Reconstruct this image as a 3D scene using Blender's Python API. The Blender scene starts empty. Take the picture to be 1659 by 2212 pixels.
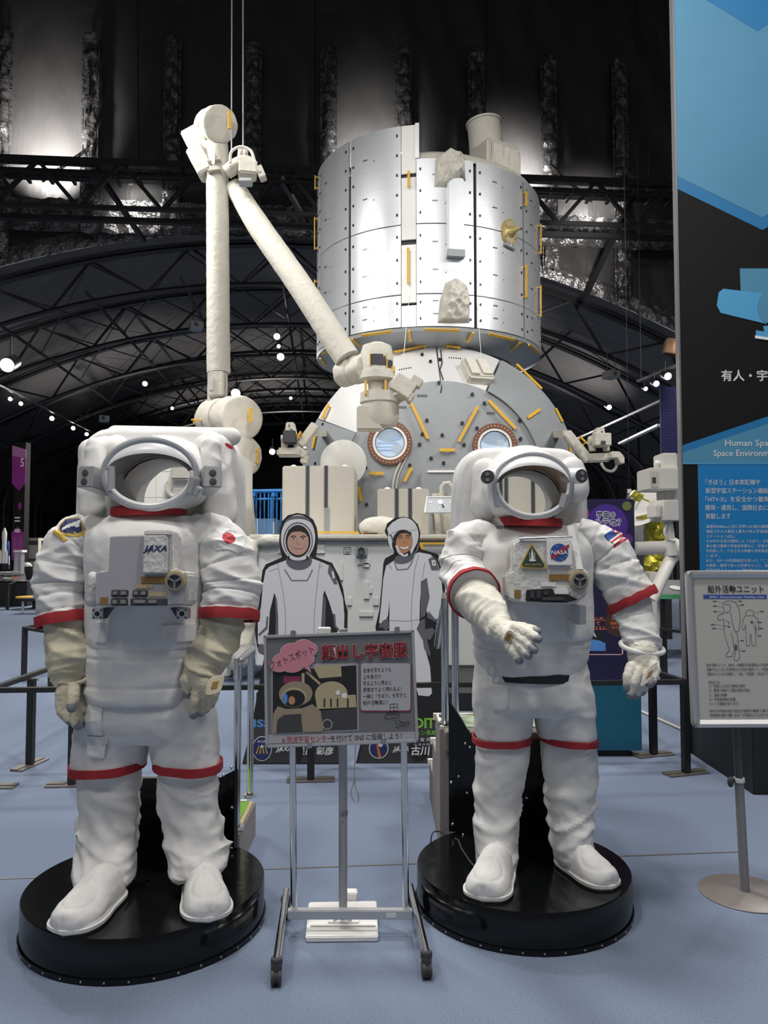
import bpy, bmesh, math, random
from mathutils import Vector, Matrix, noise
random.seed(7)
C = bpy.context.scene.collection
V = Vector
PI = math.pi
# ------------------------------------------------------------------ camera
FPX, CX, CY, CAMH, PITCH = 1662.0, 829.5, 1106.0, 1.45, math.radians(2.8)
cam_data = bpy.data.cameras.new('camera')
cam = bpy.data.objects.new('camera', cam_data); C.objects.link(cam)
cam.location = (0, 0, CAMH); cam.rotation_euler = (PI/2 + PITCH, 0, 0)
cam_data.sensor_fit = 'VERTICAL'; cam_data.sensor_height = 36.0
cam_data.lens = FPX / 2212.0 * 36.0
cam_data.clip_end = 300
bpy.context.scene.camera = cam
vs = bpy.context.scene.view_settings
vs.view_transform = 'Standard'; vs.look = 'None'; vs.gamma = 1.0; vs.use_curve_mapping = False
vs.exposure = 0.10
# ------------------------------------------------------------------ world and lamps
w = bpy.data.worlds.new('hall_ambience'); bpy.context.scene.world = w; w.use_nodes = True
w.node_tree.nodes['Background'].inputs[0].default_value = (0.95, 0.96, 1.0, 1)
w.node_tree.nodes['Background'].inputs[1].default_value = 0.125
def lamp(name, kind, loc, target, power, size=0.5, color=(1, 0.97, 0.93), spot=60, blend=0.6):
    l = bpy.data.lights.new(name, kind); l.energy = power; l.color = color
    if kind == 'AREA': l.shape = 'DISK'; l.size = size
    elif kind == 'SPOT': l.spot_size = math.radians(spot); l.spot_blend = blend; l.shadow_soft_size = size
    else: l.shadow_soft_size = size
    o = bpy.data.objects.new(name, l); C.objects.link(o); o.location = loc
    o.rotation_euler = (V(target) - V(loc)).to_track_quat('-Z', 'Y').to_euler()
    return o
# hall ceiling lamps above and behind the visitor
lamp('ceiling_lamp', 'AREA', (-3.2, -1.0, 7.5), (-0.6, 3.2, 0.8), 105, 1.2)
lamp('ceiling_lamp', 'AREA', (3.4, 0.3, 7.5), (0.5, 3.4, 0.8), 90, 1.2)
lamp('ceiling_lamp', 'AREA', (-1.6, 1.5, 8.0), (-0.9, 3.0, 0.5), 150, 0.6)
lamp('ceiling_lamp', 'AREA', (1.5, 1.7, 8.0), (0.6, 3.2, 0.5), 130, 0.6)
lamp('ceiling_lamp', 'AREA', (-0.5, 4.6, 8.2), (-0.3, 3.4, 0.0), 300, 1.2)
lamp('ceiling_lamp', 'AREA', (-5.0, 10.0, 8.5), (-4.5, 11.0, 0.0), 520, 1.5)
lamp('ceiling_lamp', 'AREA', (6.0, 9.0, 8.5), (5.0, 10.0, 0.0), 420, 1.5)
lamp('ceiling_lamp', 'AREA', (-7.5, 24.0, 6.0), (-7.0, 22.0, 0.0), 900, 2.0)
lamp('ceiling_lamp', 'AREA', (5.0, 27.0, 6.0), (5.0, 26.0, 0.0), 700, 2.0)
lamp('module_spotlight', 'SPOT', (-3.2, 3.5, 10.5), (0.6, 14.0, 6.8), 1000, 0.35, spot=52)
lamp('module_spotlight', 'SPOT', (0.3, 2.5, 11.0), (0.8, 14.0, 6.4), 620, 0.35, spot=46)
lamp('module_spotlight', 'SPOT', (5.5, 5.0, 10.5), (1.0, 14.0, 6.0), 400, 0.35, spot=50)
lamp('module_spotlight', 'SPOT', (-2.6, 7.2, 10.0), (0.2, 13.0, 4.3), 520, 0.25, spot=34)
lamp('platform_light', 'SPOT', (-2.2, 4.6, 8.5), (-2.55, 8.8, 2.0), 650, 0.3, spot=36)  # added light without a fixture, brightening the white box behind the helmet
lamp('platform_light', 'SPOT', (0.5, 5.4, 9.5), (0.7, 9.3, 1.4), 420, 0.3, spot=50)
# ------------------------------------------------------------------ helpers
def S(px, py, Y):
    a = (px - CX) / FPX; b = (CY - py) / FPX
    d = V((a, math.cos(PITCH) - b*math.sin(PITCH), math.sin(PITCH) + b*math.cos(PITCH)))
    return V((0, 0, CAMH)) + d * (Y / d.y)
def G(px, py, z=0.0):
    a = (px - CX) / FPX; b = (CY - py) / FPX
    d = V((a, math.cos(PITCH) - b*math.sin(PITCH), math.sin(PITCH) + b*math.cos(PITCH)))
    return V((0, 0, CAMH)) + d * ((z - CAMH) / d.z)
TH = math.radians(4.5)
def H(u, v, z): return V((u*math.cos(TH) - v*math.sin(TH), u*math.sin(TH) + v*math.cos(TH), z))
MATS = {}
def mat(name, col, rough=0.6, metal=0.0, bump=0.0, bscale=60.0, var=0.0, vscale=8.0, stretch=(1, 1, 1), emit=None, estr=1.0, spec=0.5, alpha=1.0, trans=0.0, coat=0.0, col2=None, detail=4.0):
    if name in MATS: return MATS[name]
    m = bpy.data.materials.new(name); m.use_nodes = True
    nt = m.node_tree; b = nt.nodes['Principled BSDF']
    b.inputs['Base Color'].default_value = (*col, 1); b.inputs['Roughness'].default_value = rough
    b.inputs['Metallic'].default_value = metal; b.inputs['Specular IOR Level'].default_value = spec
    b.inputs['Alpha'].default_value = alpha; b.inputs['Transmission Weight'].default_value = trans
    b.inputs['Coat Weight'].default_value = coat
    if emit:
        b.inputs['Emission Color'].default_value = (*emit, 1); b.inputs['Emission Strength'].default_value = estr
    if bump or var:
        tc = nt.nodes.new('ShaderNodeTexCoord'); mp = nt.nodes.new('ShaderNodeMapping'); mp.inputs['Scale'].default_value = stretch
        nt.links.new(tc.outputs['Object'], mp.inputs['Vector'])
    if bump:
        n = nt.nodes.new('ShaderNodeTexNoise'); n.inputs['Scale'].default_value = bscale; n.inputs['Detail'].default_value = detail
        bp = nt.nodes.new('ShaderNodeBump'); bp.inputs['Strength'].default_value = bump; bp.inputs['Distance'].default_value = 0.6/bscale
        nt.links.new(mp.outputs['Vector'], n.inputs['Vector']); nt.links.new(n.outputs['Fac'], bp.inputs['Height']); nt.links.new(bp.outputs['Normal'], b.inputs['Normal'])
    if var:
        n2 = nt.nodes.new('ShaderNodeTexNoise'); n2.inputs['Scale'].default_value = vscale; n2.inputs['Detail'].default_value = 5
        mx = nt.nodes.new('ShaderNodeMix'); mx.data_type = 'RGBA'
        c2 = col2 or tuple(max(0, c*(1-var)) for c in col); c1 = col if col2 else tuple(min(1, c*(1+var*0.6)) for c in col)
        mx.inputs[6].default_value = (*c1, 1); mx.inputs[7].default_value = (*c2, 1)
        nt.links.new(mp.outputs['Vector'], n2.inputs['Vector'])
        mr = nt.nodes.new('ShaderNodeMapRange'); mr.inputs[1].default_value = 0.3; mr.inputs[2].default_value = 0.7
        nt.links.new(n2.outputs['Fac'], mr.inputs[0]); nt.links.new(mr.outputs[0], mx.inputs[0]); nt.links.new(mx.outputs[2], b.inputs['Base Color'])
    MATS[name] = m; return m
OFF = {}
class Fr:
    """a flat frame: origin, right, up; the normal faces right x up"""
    def __init__(s, o, x, y): s.o = V(o); s.x = V(x).normalized(); s.y = V(y).normalized(); s.n = s.x.cross(s.y).normalized()
    def __call__(s, u, v, d=0.0): return s.o + s.x*u + s.y*v + s.n*d
class MB:
    def __init__(s): s.v = []; s.f = []; s.m = []; s.mats = []
    def mi(s, m):
        if m is None: return 0
        if m not in s.mats: s.mats.append(m)
        return s.mats.index(m)
    def add(s, vs, fs, m=None):
        k = len(s.v); s.v += [V(p) for p in vs]; i = s.mi(m)
        for f in fs: s.f.append([k+a for a in f]); s.m.append(i)
        return s
    def box(s, lo, hi, M=None, m=None):
        x0, y0, z0 = lo; x1, y1, z1 = hi
        p = [V(q) for q in ((x0,y0,z0),(x1,y0,z0),(x1,y1,z0),(x0,y1,z0),(x0,y0,z1),(x1,y0,z1),(x1,y1,z1),(x0,y1,z1))]
        if M is not None: p = [M @ q for q in p]
        return s.add(p, ((0,3,2,1),(4,5,6,7),(0,1,5,4),(1,2,6,5),(2,3,7,6),(3,0,4,7)), m)
    def fbox(s, F, u0, v0, u1, v1, d0, d1, m=None):
        p = [F(u, v, d) for d in (d0, d1) for u, v in ((u0,v0),(u1,v0),(u1,v1),(u0,v1))]
        return s.add(p, ((0,3,2,1),(4,5,6,7),(0,1,5,4),(1,2,6,5),(2,3,7,6),(3,0,4,7)), m)
    def prism(s, F, pts, d0, d1, m=None):
        s.k = (getattr(s, 'k', 0) + 1) % 24; d1 += s.k*1.5e-5 if 0 < abs(d1-d0) < 0.0021 else 0
        a = sum(pts[i][0]*pts[(i+1) % len(pts)][1] - pts[(i+1) % len(pts)][0]*pts[i][1] for i in range(len(pts)))
        if a < 0: pts = pts[::-1]
        n = len(pts); p = [F(u, v, d0) for u, v in pts] + [F(u, v, d1) for u, v in pts]
        fs = [list(range(n))[::-1], list(range(n, 2*n))] + [(i, (i+1) % n, n+(i+1) % n, n+i) for i in range(n)]
        return s.add(p, fs, m)
    def disc(s, F, u, v, r, d0, d1, m=None, n=28, ry=None, a=0.0):
        ry = ry or r
        pts = []
        for i in range(n):
            t = 2*PI*i/n; x = r*math.cos(t); y = ry*math.sin(t)
            pts.append((u + x*math.cos(a) - y*math.sin(a), v + x*math.sin(a) + y*math.cos(a)))
        return s.prism(F, pts, d0, d1, m)
    def ring(s, F, u, v, r0, r1, d0, d1, m=None, n=32, ry0=None, ry1=None):
        ry0 = ry0 or r0; ry1 = ry1 or r1; p = []
        for d in (d0, d1):
            for rx, ry in ((r0, ry0), (r1, ry1)):
                p += [F(u + rx*math.cos(2*PI*i/n), v + ry*math.sin(2*PI*i/n), d) for i in range(n)]
        fs = []
        for i in range(n):
            j = (i+1) % n
            fs += [(i, j, n+j, n+i)[::-1], (2*n+i, 2*n+j, 3*n+j, 3*n+i)[::1], (n+i, n+j, 3*n+j, 3*n+i), (i, j, 2*n+j, 2*n+i)[::-1]]
        return s.add(p, fs, m)
    def loft(s, rings, m=None, caps=True, closed=True):
        n = len(rings[0]); p = [q for r in rings for q in r]; fs = []
        for k in range(len(rings)-1):
            for i in range(n if closed else n-1):
                j = (i+1) % n; fs.append((k*n+i, k*n+j, (k+1)*n+j, (k+1)*n+i))
        if caps and closed: fs.append(list(range(n))[::-1]); fs.append([(len(rings)-1)*n+i for i in range(n)])
        return s.add(p, fs, m)
    def cone(s, a, b, r0, r1=None, n=14, m=None, caps=True):
        a = V(a); b = V(b); r1 = r0 if r1 is None else r1; d = (b-a).normalized()
        x = d.orthogonal().normalized(); y = d.cross(x)
        return s.loft([[c + (x*math.cos(2*PI*i/n) + y*math.sin(2*PI*i/n))*r for i in range(n)] for c, r in ((a, r0), (b, r1))], m, caps)
    def tube(s, pts, r, n=8, m=None, closed=False):
        pts = [V(p) for p in pts]; R = r if hasattr(r, '__len__') else [r]*len(pts); rings = []; x = None
        for i, p in enumerate(pts):
            d = (pts[min(i+1, len(pts)-1)] - pts[max(i-1, 0)])
            if closed: d = pts[(i+1) % len(pts)] - pts[i-1]
            d.normalize()
            x = d.orthogonal().normalized() if x is None else (x - d*x.dot(d)).normalized()
            y = d.cross(x); rings.append([p + (x*math.cos(2*PI*k/n) + y*math.sin(2*PI*k/n))*R[i] for k in range(n)])
        if closed: rings.append(rings[0])
        return s.loft(rings, m, not closed)
    def chain(s, pts, R, n=12, m=None):
        """a tapered limb with round ends"""
        pts = [V(p) for p in pts]; P = []; Q = []
        d0 = (pts[0]-pts[1]).normalized(); d1 = (pts[-1]-pts[-2]).normalized()
        for a in (1.45, 1.2, 0.8, 0.4): P.append(pts[0] + d0*R[0]*math.sin(a)); Q.append(max(R[0]*math.cos(a), R[0]*0.12))
        P += pts; Q += list(R)
        for a in (0.4, 0.8, 1.2, 1.45): P.append(pts[-1] + d1*R[-1]*math.sin(a)); Q.append(max(R[-1]*math.cos(a), R[-1]*0.12))
        return s.tube(P, Q, n, m)
    def bar(s, a, b, w, h=None, m=None, up=(0, 0, 1)):
        a = V(a); b = V(b); h = h or w; d = (b-a).normalized(); x = d.cross(V(up))
        if x.length < 1e-4: x = d.cross(V((0, 1, 0)))
        x.normalize(); y = x.cross(d)
        return s.loft([[c + x*(sx*w/2) + y*(sy*h/2) for sx, sy in ((-1,-1),(1,-1),(1,1),(-1,1))][::-1] for c in (a, b)], m)
    def ball(s, c, r, m=None, n=16, k=10, M=None):
        r = (r, r, r) if not hasattr(r, '__len__') else r; c = V(c); rings = []
        for j in range(k+1):
            t = PI*(j/k); t = min(max(t, 0.03), PI-0.03)
            ring = []
            for i in range(n):
                q = V((r[0]*math.sin(t)*math.cos(2*PI*i/n), r[1]*math.sin(t)*math.sin(2*PI*i/n), -r[2]*math.cos(t)))
                ring.append(c + (M @ q if M is not None else q))
            rings.append(ring)
        return s.loft(rings, m)
    def lathe(s, prof, o, ax=(0, 0, 1), n=32, m=None, caps=True, a0=0.0, a1=2*PI, x=None):
        ax = V(ax).normalized(); x = V(x).normalized() if x else ax.orthogonal().normalized(); y = ax.cross(x); o = V(o); full = abs(a1-a0-2*PI) < 1e-5
        k = n if full else n+1
        rings = [[o + ax*z + (x*math.cos(a0+(a1-a0)*i/n) + y*math.sin(a0+(a1-a0)*i/n))*r for i in range(k)] for r, z in prof]
        return s.loft(rings, m, caps and full, full)
    def text(s, F, body, u, v, h, wd=None, d=0.0015, m=None, bold=0.0, align='LEFT', rot=0.0, shear=0.0):
        cu = bpy.data.curves.new('t', 'FONT'); cu.body = body; cu.size = 1.0; cu.offset = bold; cu.align_x = align; cu.resolution_u = 2; cu.shear = shear
        o = bpy.data.objects.new('t', cu); C.objects.link(o)
        dg = bpy.context.evaluated_depsgraph_get(); me = bpy.data.meshes.new_from_object(o.evaluated_get(dg))
        vs_ = [p.co.copy() for p in me.vertices]; fs_ = [list(p.vertices) for p in me.polygons]
        bpy.data.objects.remove(o); bpy.data.curves.remove(cu); bpy.data.meshes.remove(me)
        if not vs_: return s
        x0 = min(p.x for p in vs_); x1 = max(p.x for p in vs_); sy = h; sx = h if wd is None else wd/max(x1-x0-2*bold, 1e-6)
        bx = x0 + bold if wd is not None else 0
        c, t = math.cos(rot), math.sin(rot); pts = []
        for p in vs_:
            a = (p.x - bx)*sx; b = p.y*sy; pts.append(F(u + a*c - b*t, v + a*t + b*c, d))
        return s.add(pts, fs_, m)
    def build(s, name, m=None, parent=None, origin=None, smooth=35, bevel=0.0, bseg=2, fix=True):
        me = bpy.data.meshes.new(name)
        if parent is not None: off = OFF[parent]
        elif origin is not None: off = V(origin)
        else:
            lo = V((min(p.x for p in s.v), min(p.y for p in s.v), min(p.z for p in s.v))); hi = V((max(p.x for p in s.v), max(p.y for p in s.v), max(p.z for p in s.v)))
            off = V(((lo.x+hi.x)/2, (lo.y+hi.y)/2, lo.z))
        me.from_pydata([p - off for p in s.v], [], s.f)
        ms = s.mats if s.mats else [m]
        for q in ms: me.materials.append(q if q is not None else m)
        if len(ms) > 1: me.polygons.foreach_set('material_index', s.m)
        if fix or bevel:
            bm = bmesh.new(); bm.from_mesh(me)
            if fix: bmesh.ops.recalc_face_normals(bm, faces=bm.faces)
            if bevel:
                es = [e for e in bm.edges if len(e.link_faces) == 2 and e.calc_face_angle(0) > 0.6]
                bmesh.ops.bevel(bm, geom=es, offset=bevel, segments=bseg, affect='EDGES', clamp_overlap=True)
            bm.to_mesh(me); bm.free()
        if smooth: me.shade_smooth(); me.set_sharp_from_angle(angle=math.radians(smooth))
        o = bpy.data.objects.new(name, me); C.objects.link(o); OFF[o] = off
        if parent is not None: o.parent = parent
        else: o.location = off
        return o
def tag(o, label, cat, group=None, kind=None):
    o['label'] = label; o['category'] = cat
    if group: o['group'] = group
    if kind: o['kind'] = kind
    return o
def thing(name, label, cat, loc, group=None):
    o = bpy.data.objects.new(name, None); C.objects.link(o); o.location = loc; o.empty_display_size = 0.1
    OFF[o] = V(loc); return tag(o, label, cat, group)
def struct(o): o['kind'] = 'structure'; return o
def plabel(o, s): o['label'] = s; return o
def crom(P, k=6):
    """Catmull-Rom through tuples of numbers"""
    out = []; n = len(P)
    for i in range(n-1):
        p0 = P[max(i-1, 0)]; p1 = P[i]; p2 = P[i+1]; p3 = P[min(i+2, n-1)]
        for j in range(k):
            t = j/k; out.append(tuple(0.5*(2*b + (c-a)*t + (2*a-5*b+4*c-d)*t*t + (3*b-a-3*c+d)*t**3) for a, b, c, d in zip(p0, p1, p2, p3)))
    out.append(tuple(P[-1])); return out
def ridge(x, y, z): return 1.0 - 2.0*abs(noise.noise(V((x, y, z))))
def crease(x, y, z, k=3.0): return 2.0*(1.0 - abs(noise.noise(V((x, y, z)))))**k - 1.0
def fuse(mb, voxel=0.01, smooth=6):
    """one continuous skin out of overlapping solids"""
    me = bpy.data.meshes.new('t'); me.from_pydata(mb.v, [], mb.f)
    bm = bmesh.new(); bm.from_mesh(me); bmesh.ops.recalc_face_normals(bm, faces=bm.faces); bm.to_mesh(me); bm.free()
    o = bpy.data.objects.new('t', me); C.objects.link(o)
    r = o.modifiers.new('r', 'REMESH'); r.mode = 'VOXEL'; r.voxel_size = voxel
    if smooth: q = o.modifiers.new('s', 'SMOOTH'); q.iterations = smooth; q.factor = 0.5
    dg = bpy.context.evaluated_depsgraph_get(); e = bpy.data.meshes.new_from_object(o.evaluated_get(dg))
    out = MB(); out.v = [p.co.copy() for p in e.vertices]; out.f = [list(p.vertices) for p in e.polygons]; out.m = [0]*len(out.f)
    nm = [p.normal.copy() for p in e.vertices]
    bpy.data.objects.remove(o); bpy.data.meshes.remove(me); bpy.data.meshes.remove(e)
    return out, nm
def displace(mb, nm, fn):
    mb.v = [p + n*fn(p) for p, n in zip(mb.v, nm)]; return mb
def normals(mb):
    me = bpy.data.meshes.new('t'); me.from_pydata(mb.v, [], mb.f)
    bm = bmesh.new(); bm.from_mesh(me); bmesh.ops.recalc_face_normals(bm, faces=bm.faces); bm.to_mesh(me); bm.free()
    nm = [p.normal.copy() for p in me.vertices]; bpy.data.meshes.remove(me); return nm
# ------------------------------------------------------------------ materials
M_carpet = mat('blue_carpet', (0.175, 0.215, 0.30), 0.95, bump=0.8, bscale=240, var=0.24, vscale=170, spec=0.1)
M_black = mat('black_paint', (0.012, 0.012, 0.013), 0.45, bump=0.05)
M_gloss = mat('gloss_black', (0.004, 0.0045, 0.005), 0.14, bump=0.03, bscale=6, spec=0.35)
M_sheet = mat('black_sheet', (0.055, 0.053, 0.053), 0.40, bump=0.25, bscale=1.1, stretch=(1, 1, 0.25), spec=0.7)
M_foil = mat('wrinkled_foil', (0.16, 0.155, 0.155), 0.27, metal=0.6, bump=0.9, bscale=5.0, spec=0.9)
M_roof = mat('roof_sheet', (0.10, 0.094, 0.092), 0.5, bump=0.3, bscale=2.5, stretch=(0.4, 1, 1), spec=0.5)
M_steel = mat('black_steel', (0.014, 0.014, 0.015), 0.4, spec=0.5, bump=0.03)
M_cloth = mat('white_suit_cloth', (0.70, 0.69, 0.675), 0.85, bump=0.35, bscale=220, var=0.07, vscale=14, spec=0.2)
M_cloth2 = mat('white_suit_cloth_soiled', (0.70, 0.695, 0.68), 0.85, bump=0.35, bscale=220, var=0.13, vscale=11, spec=0.2)
M_cream = mat('cream_glove_cloth', (0.58, 0.535, 0.40), 0.8, bump=0.4, bscale=160, var=0.12, vscale=18, spec=0.2)
M_glove2 = mat('pale_glove_cloth', (0.66, 0.64, 0.56), 0.8, bump=0.4, bscale=160, var=0.14, vscale=20, spec=0.2)
M_red = mat('red_band_cloth', (0.33, 0.018, 0.024), 0.8, bump=0.4, bscale=180, var=0.15, vscale=25)
M_shell = mat('white_helmet_shell', (0.74, 0.745, 0.75), 0.28, bump=0.04, bscale=30)
M_rim = mat('grey_helmet_rim', (0.50, 0.515, 0.53), 0.3, metal=0.35, bump=0.04)
M_chrome = mat('chrome', (0.72, 0.72, 0.72), 0.16, metal=1.0, bump=0.02)
M_alum = mat('brushed_aluminium', (0.60, 0.60, 0.61), 0.38, metal=0.7, bump=0.06, bscale=200, stretch=(0.05, 1, 1))
M_grey = mat('grey_plastic', (0.22, 0.22, 0.225), 0.5, bump=0.04)
M_dgrey = mat('dark_grey_rubber', (0.05, 0.05, 0.055), 0.6, bump=0.05)
M_rubber = mat('fingertip_rubber', (0.21, 0.21, 0.235), 0.5, bump=0.05)
M_white = mat('white_paint', (0.78, 0.77, 0.75), 0.5, bump=0.04)
M_yellow = mat('yellow_handrail', (0.66, 0.38, 0.035), 0.5, bump=0.06)
M_mli = mat('cream_insulation_cloth', (0.59, 0.565, 0.495), 0.75, bump=0.3, bscale=14, var=0.05, spec=0.3)
M_plate = mat('dcm_plate', (0.36, 0.36, 0.385), 0.5, bump=0.05)
M_ink = mat('black_ink', (0.012, 0.012, 0.014), 0.6, bump=0.02); M_navy = mat('navy_print', (0.02, 0.03, 0.12), 0.6, bump=0.02)
M_brown = mat('brown_fastener', (0.24, 0.13, 0.035), 0.85, bump=0.3, bscale=200); M_tan = mat('tan_label', (0.42, 0.35, 0.20), 0.8, bump=0.1)
M_gold = mat('gold_thread', (0.50, 0.34, 0.06), 0.7, bump=0.2, bscale=200); M_wprint = mat('white_print', (0.72, 0.72, 0.71), 0.6, bump=0.02); M_rprint = mat('red_print', (0.45, 0.02, 0.03), 0.6, bump=0.02)
M_bprint = mat('blue_print', (0.03, 0.08, 0.32), 0.6, bump=0.02); M_quilt = mat('quilted_white', (0.60, 0.59, 0.57), 0.8, bump=0.5, bscale=40)

from mathutils.bvhtree import BVHTree
def grid_patch(name, par, target, F, w_, h_, fn, off=0.004, n=26):
    """a sewn-on patch that follows the cloth under it; fn(u, v) in -1..1 picks each cell's colour"""
    me = target.data; o_ = OFF[target]; bt = BVHTree.FromPolygons([v.co + o_ for v in me.vertices], [list(q.vertices) for q in me.polygons])
    mb = MB(); P = {}
    for j in range(n+1):
        for i in range(n+1):
            u = (i/n - .5)*w_; v = (j/n - .5)*h_; q = F(u, v, .12); hit = bt.ray_cast(q, -F.n, .3); p = hit[0] if hit[0] is not None and abs((hit[0] - F(u, v, 0)).dot(F.n)) < .05 else bt.find_nearest(F(u, v, 0))[0]
            P[i, j] = p + F.n*off
    used = set()
    for j in range(n):
        for i in range(n):
            m = fn((i + .5)/n*2 - 1, (j + .5)/n*2 - 1)
            if m is None: continue
            used.add((i, j)); mb.add([P[i, j], P[i+1, j], P[i+1, j+1], P[i, j+1]], [(0, 1, 2, 3)], m)
    for (i, j) in used:
        for (a, b, di, dj) in (((i, j), (i+1, j), 0, -1), ((i+1, j), (i+1, j+1), 1, 0), ((i+1, j+1), (i, j+1), 0, 1), ((i, j+1), (i, j), -1, 0)):
            if (i+di, j+dj) not in used: mb.add([P[a], P[a] - F.n*(off + .006), P[b] - F.n*(off + .006), P[b]], [(0, 1, 2, 3)], fn((i + .5)/n*2 - 1, (j + .5)/n*2 - 1))
    return mb.build(name, None, par, smooth=50, fix=False)
def child(root, name, k=0): return [c for c in root.children if c.name.split('.')[0] == name][k]
# ------------------------------------------------------------------ the hall
mb = MB(); mb.add([H(-40, -8, 0), H(30, -8, 0), H(30, 75, 0), H(-40, 75, 0)], [(0, 1, 2, 3)])
struct(mb.build('floor', M_carpet, origin=(0, 0, 0)))
mb = MB(); a = G(545, 1879); b = G(900, 1866); d = (b-a).normalized(); a -= d*1.5; b += d*1.6
mb.bar(a + V((0, 0, .001)), b + V((0, 0, .001)), 0.012, 0.003)
struct(mb.build('trim_1', mat('floor_joint_metal', (0.2, 0.19, 0.18), 0.5, metal=0.4, bump=0.05)))
# profile of the far vault: flat arc, curved knee, straight wall
UC = -1.0
def arc_z(u): return 10.2 - (25.0 - math.sqrt(max(25.0**2 - (u-UC)**2, 0)))
def profile(off=0.0, n=36):
    P = []
    for i in range(n+1):
        u = UC - 12.4 + 24.8*i/n; P.append((u, arc_z(u)))
    kz = arc_z(UC + 12.4)
    knee = [(UC + 12.4 + 2.9*math.sin(t*PI/2/8), kz - 2.9*(1 - math.cos(t*PI/2/8))*1.0 - 0.55*math.sin(t*PI/2/8)) for t in range(1, 9)]
    R = P + knee + [(UC + 15.3, 0.0)]
    L = [(2*UC - u, z) for u, z in knee[::-1]]
    R = [(UC - 15.3, 0.0)] + L + R
    if off:
        out = []
        for i, (u, z) in enumerate(R):
            a = V(R[max(i-1, 0)]); b = V(R[min(i+1, len(R)-1)]); t = (b - a).normalized(); nn = V((t.y, -t.x)); out.append((u + nn.x*off, max(z + nn.y*off, 0)))
        return out
    return R
VW = 21.0
PR = profile()
mb = MB(); rows = []
for v in (VW, 25, 29, 33, 37, 41, 45, 49, 53, 57, 61): rows.append([H(u, v, z) for u, z in PR])
n = len(PR)
mb.loft(rows, None, False, False)
struct(mb.build('ceiling', M_roof, origin=H(0, 40, 0), fix=False))
# end wall of the vault
mb = MB(); mb.add([H(u, 61, z) for u, z in PR], [list(range(n))]); struct(mb.build('wall_far', mat('far_wall', (0.055, 0.05, 0.047), 0.7, bump=0.2, bscale=1), origin=H(0, 61, 0), smooth=0))
# curtain wall over the vault mouth, sagging sheets between the battens
BAT = [-12.6, -10.55, -8.5, -6.25, -4.1, -1.95, 0.1, 2.15, 4.2, 6.25, 8.3, 10.4, 12.5]
def sheet_off(u, z):
    k = 0.07*ridge(u*0.9 + 0.25*z, z*0.18, 3.1) + 0.03*noise.noise(V((u*2.2, z*0.9, 0)))
    for bb in BAT:
        q = abs(u - bb)
        if q < 0.9: k += 0.05*math.exp(-q*4)*ridge(z*2.6 - q*2, bb, q*1.5)
    e = max(0.0, 1 - (z - arc_z(u))/1.1); k += 0.13*e*ridge(u*3.2 + z*1.6, z*0.5, 9.0)
    return k
mb = MB(); NU, NZ = 190, 70; rows = []
for j in range(NZ+1):
    r = []
    for i in range(NU+1):
        u = -16 + 31.0*i/NU; zb = arc_z(u) if abs(u-UC) < 12.4 else arc_z(UC+12.4) - 2.2*min(1, (abs(u-UC)-12.4)/2.9); z = zb + (17.5 - zb)*(j/NZ)**1.25
        r.append(H(u, VW - 0.1 - sheet_off(u, z), z))
    rows.append(r)
mb.loft(rows, None, False, False); struct(mb.build('wall_back', M_sheet, origin=H(0, VW, 0), fix=False, smooth=60))
# near hall: dark side walls and roof
mb = MB()
mb.add([H(-22, -6, 0), H(-22, VW, 0), H(-22, VW, 16), H(-22, -6, 16)], [(0, 1, 2, 3)]); mb.add([H(-22, VW, 0), H(-15.9, VW, 0), H(-15.9, VW, 17.5), H(-22, VW, 17.5)], [(0, 1, 2, 3)])
struct(mb.build('wall_left', M_sheet, smooth=0))
mb = MB()
mb.add([H(20, -6, 0), H(20, VW, 0), H(20, VW, 16), H(20, -6, 16)], [(0, 1, 2, 3)]); mb.add([H(20, VW, 0), H(14.5, VW, 0), H(14.5, VW, 17.5), H(20, VW, 17.5)], [(0, 1, 2, 3)])
struct(mb.build('wall_right', M_sheet, smooth=0))
mb = MB(); mb.add([H(-22, 3, 17.4), H(20, 3, 17.4), H(20, VW, 17.4), H(-22, VW, 17.4)], [(0, 1, 2, 3)])
o = struct(mb.build('roof', M_sheet, smooth=0))
# foil-wrapped battens on the curtain
k = 2
for bb in BAT:
    if bb < -11 or bb > 9.5: continue
    mb = MB(); rows = []
    for j in range(90):
        z = arc_z(bb) + 0.05 + j*(15.2 - arc_z(bb))/89; r = []
        for i in range(9):
            s_ = -0.17 + 0.34*i/8
            r.append(H(bb + s_ + 0.03*noise.noise(V((z*1.5, bb, i*.2))), VW - 0.42 - 0.07*math.cos(s_*8) - 0.10*ridge(s_*4.5, z*2.1, bb) - 0.05*ridge(s_*9, z*5, bb+4), z))
        rows.append(r)
    mb.loft(rows, None, False, False)
    for s_ in (-0.2, 0.2): mb.bar(H(bb+s_, VW-0.45, arc_z(bb)), H(bb+s_, VW-0.45, 15.2), 0.05, 0.05)
    # knee brace down to the girder
    sg = -1 if bb < -1 else 1
    mb.bar(H(bb, VW-0.5, 12.1), H(bb + sg*0.85, 19.6, 10.75), 0.09)
    struct(mb.build('trim_%d' % k, M_foil, smooth=50)); k += 1
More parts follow.
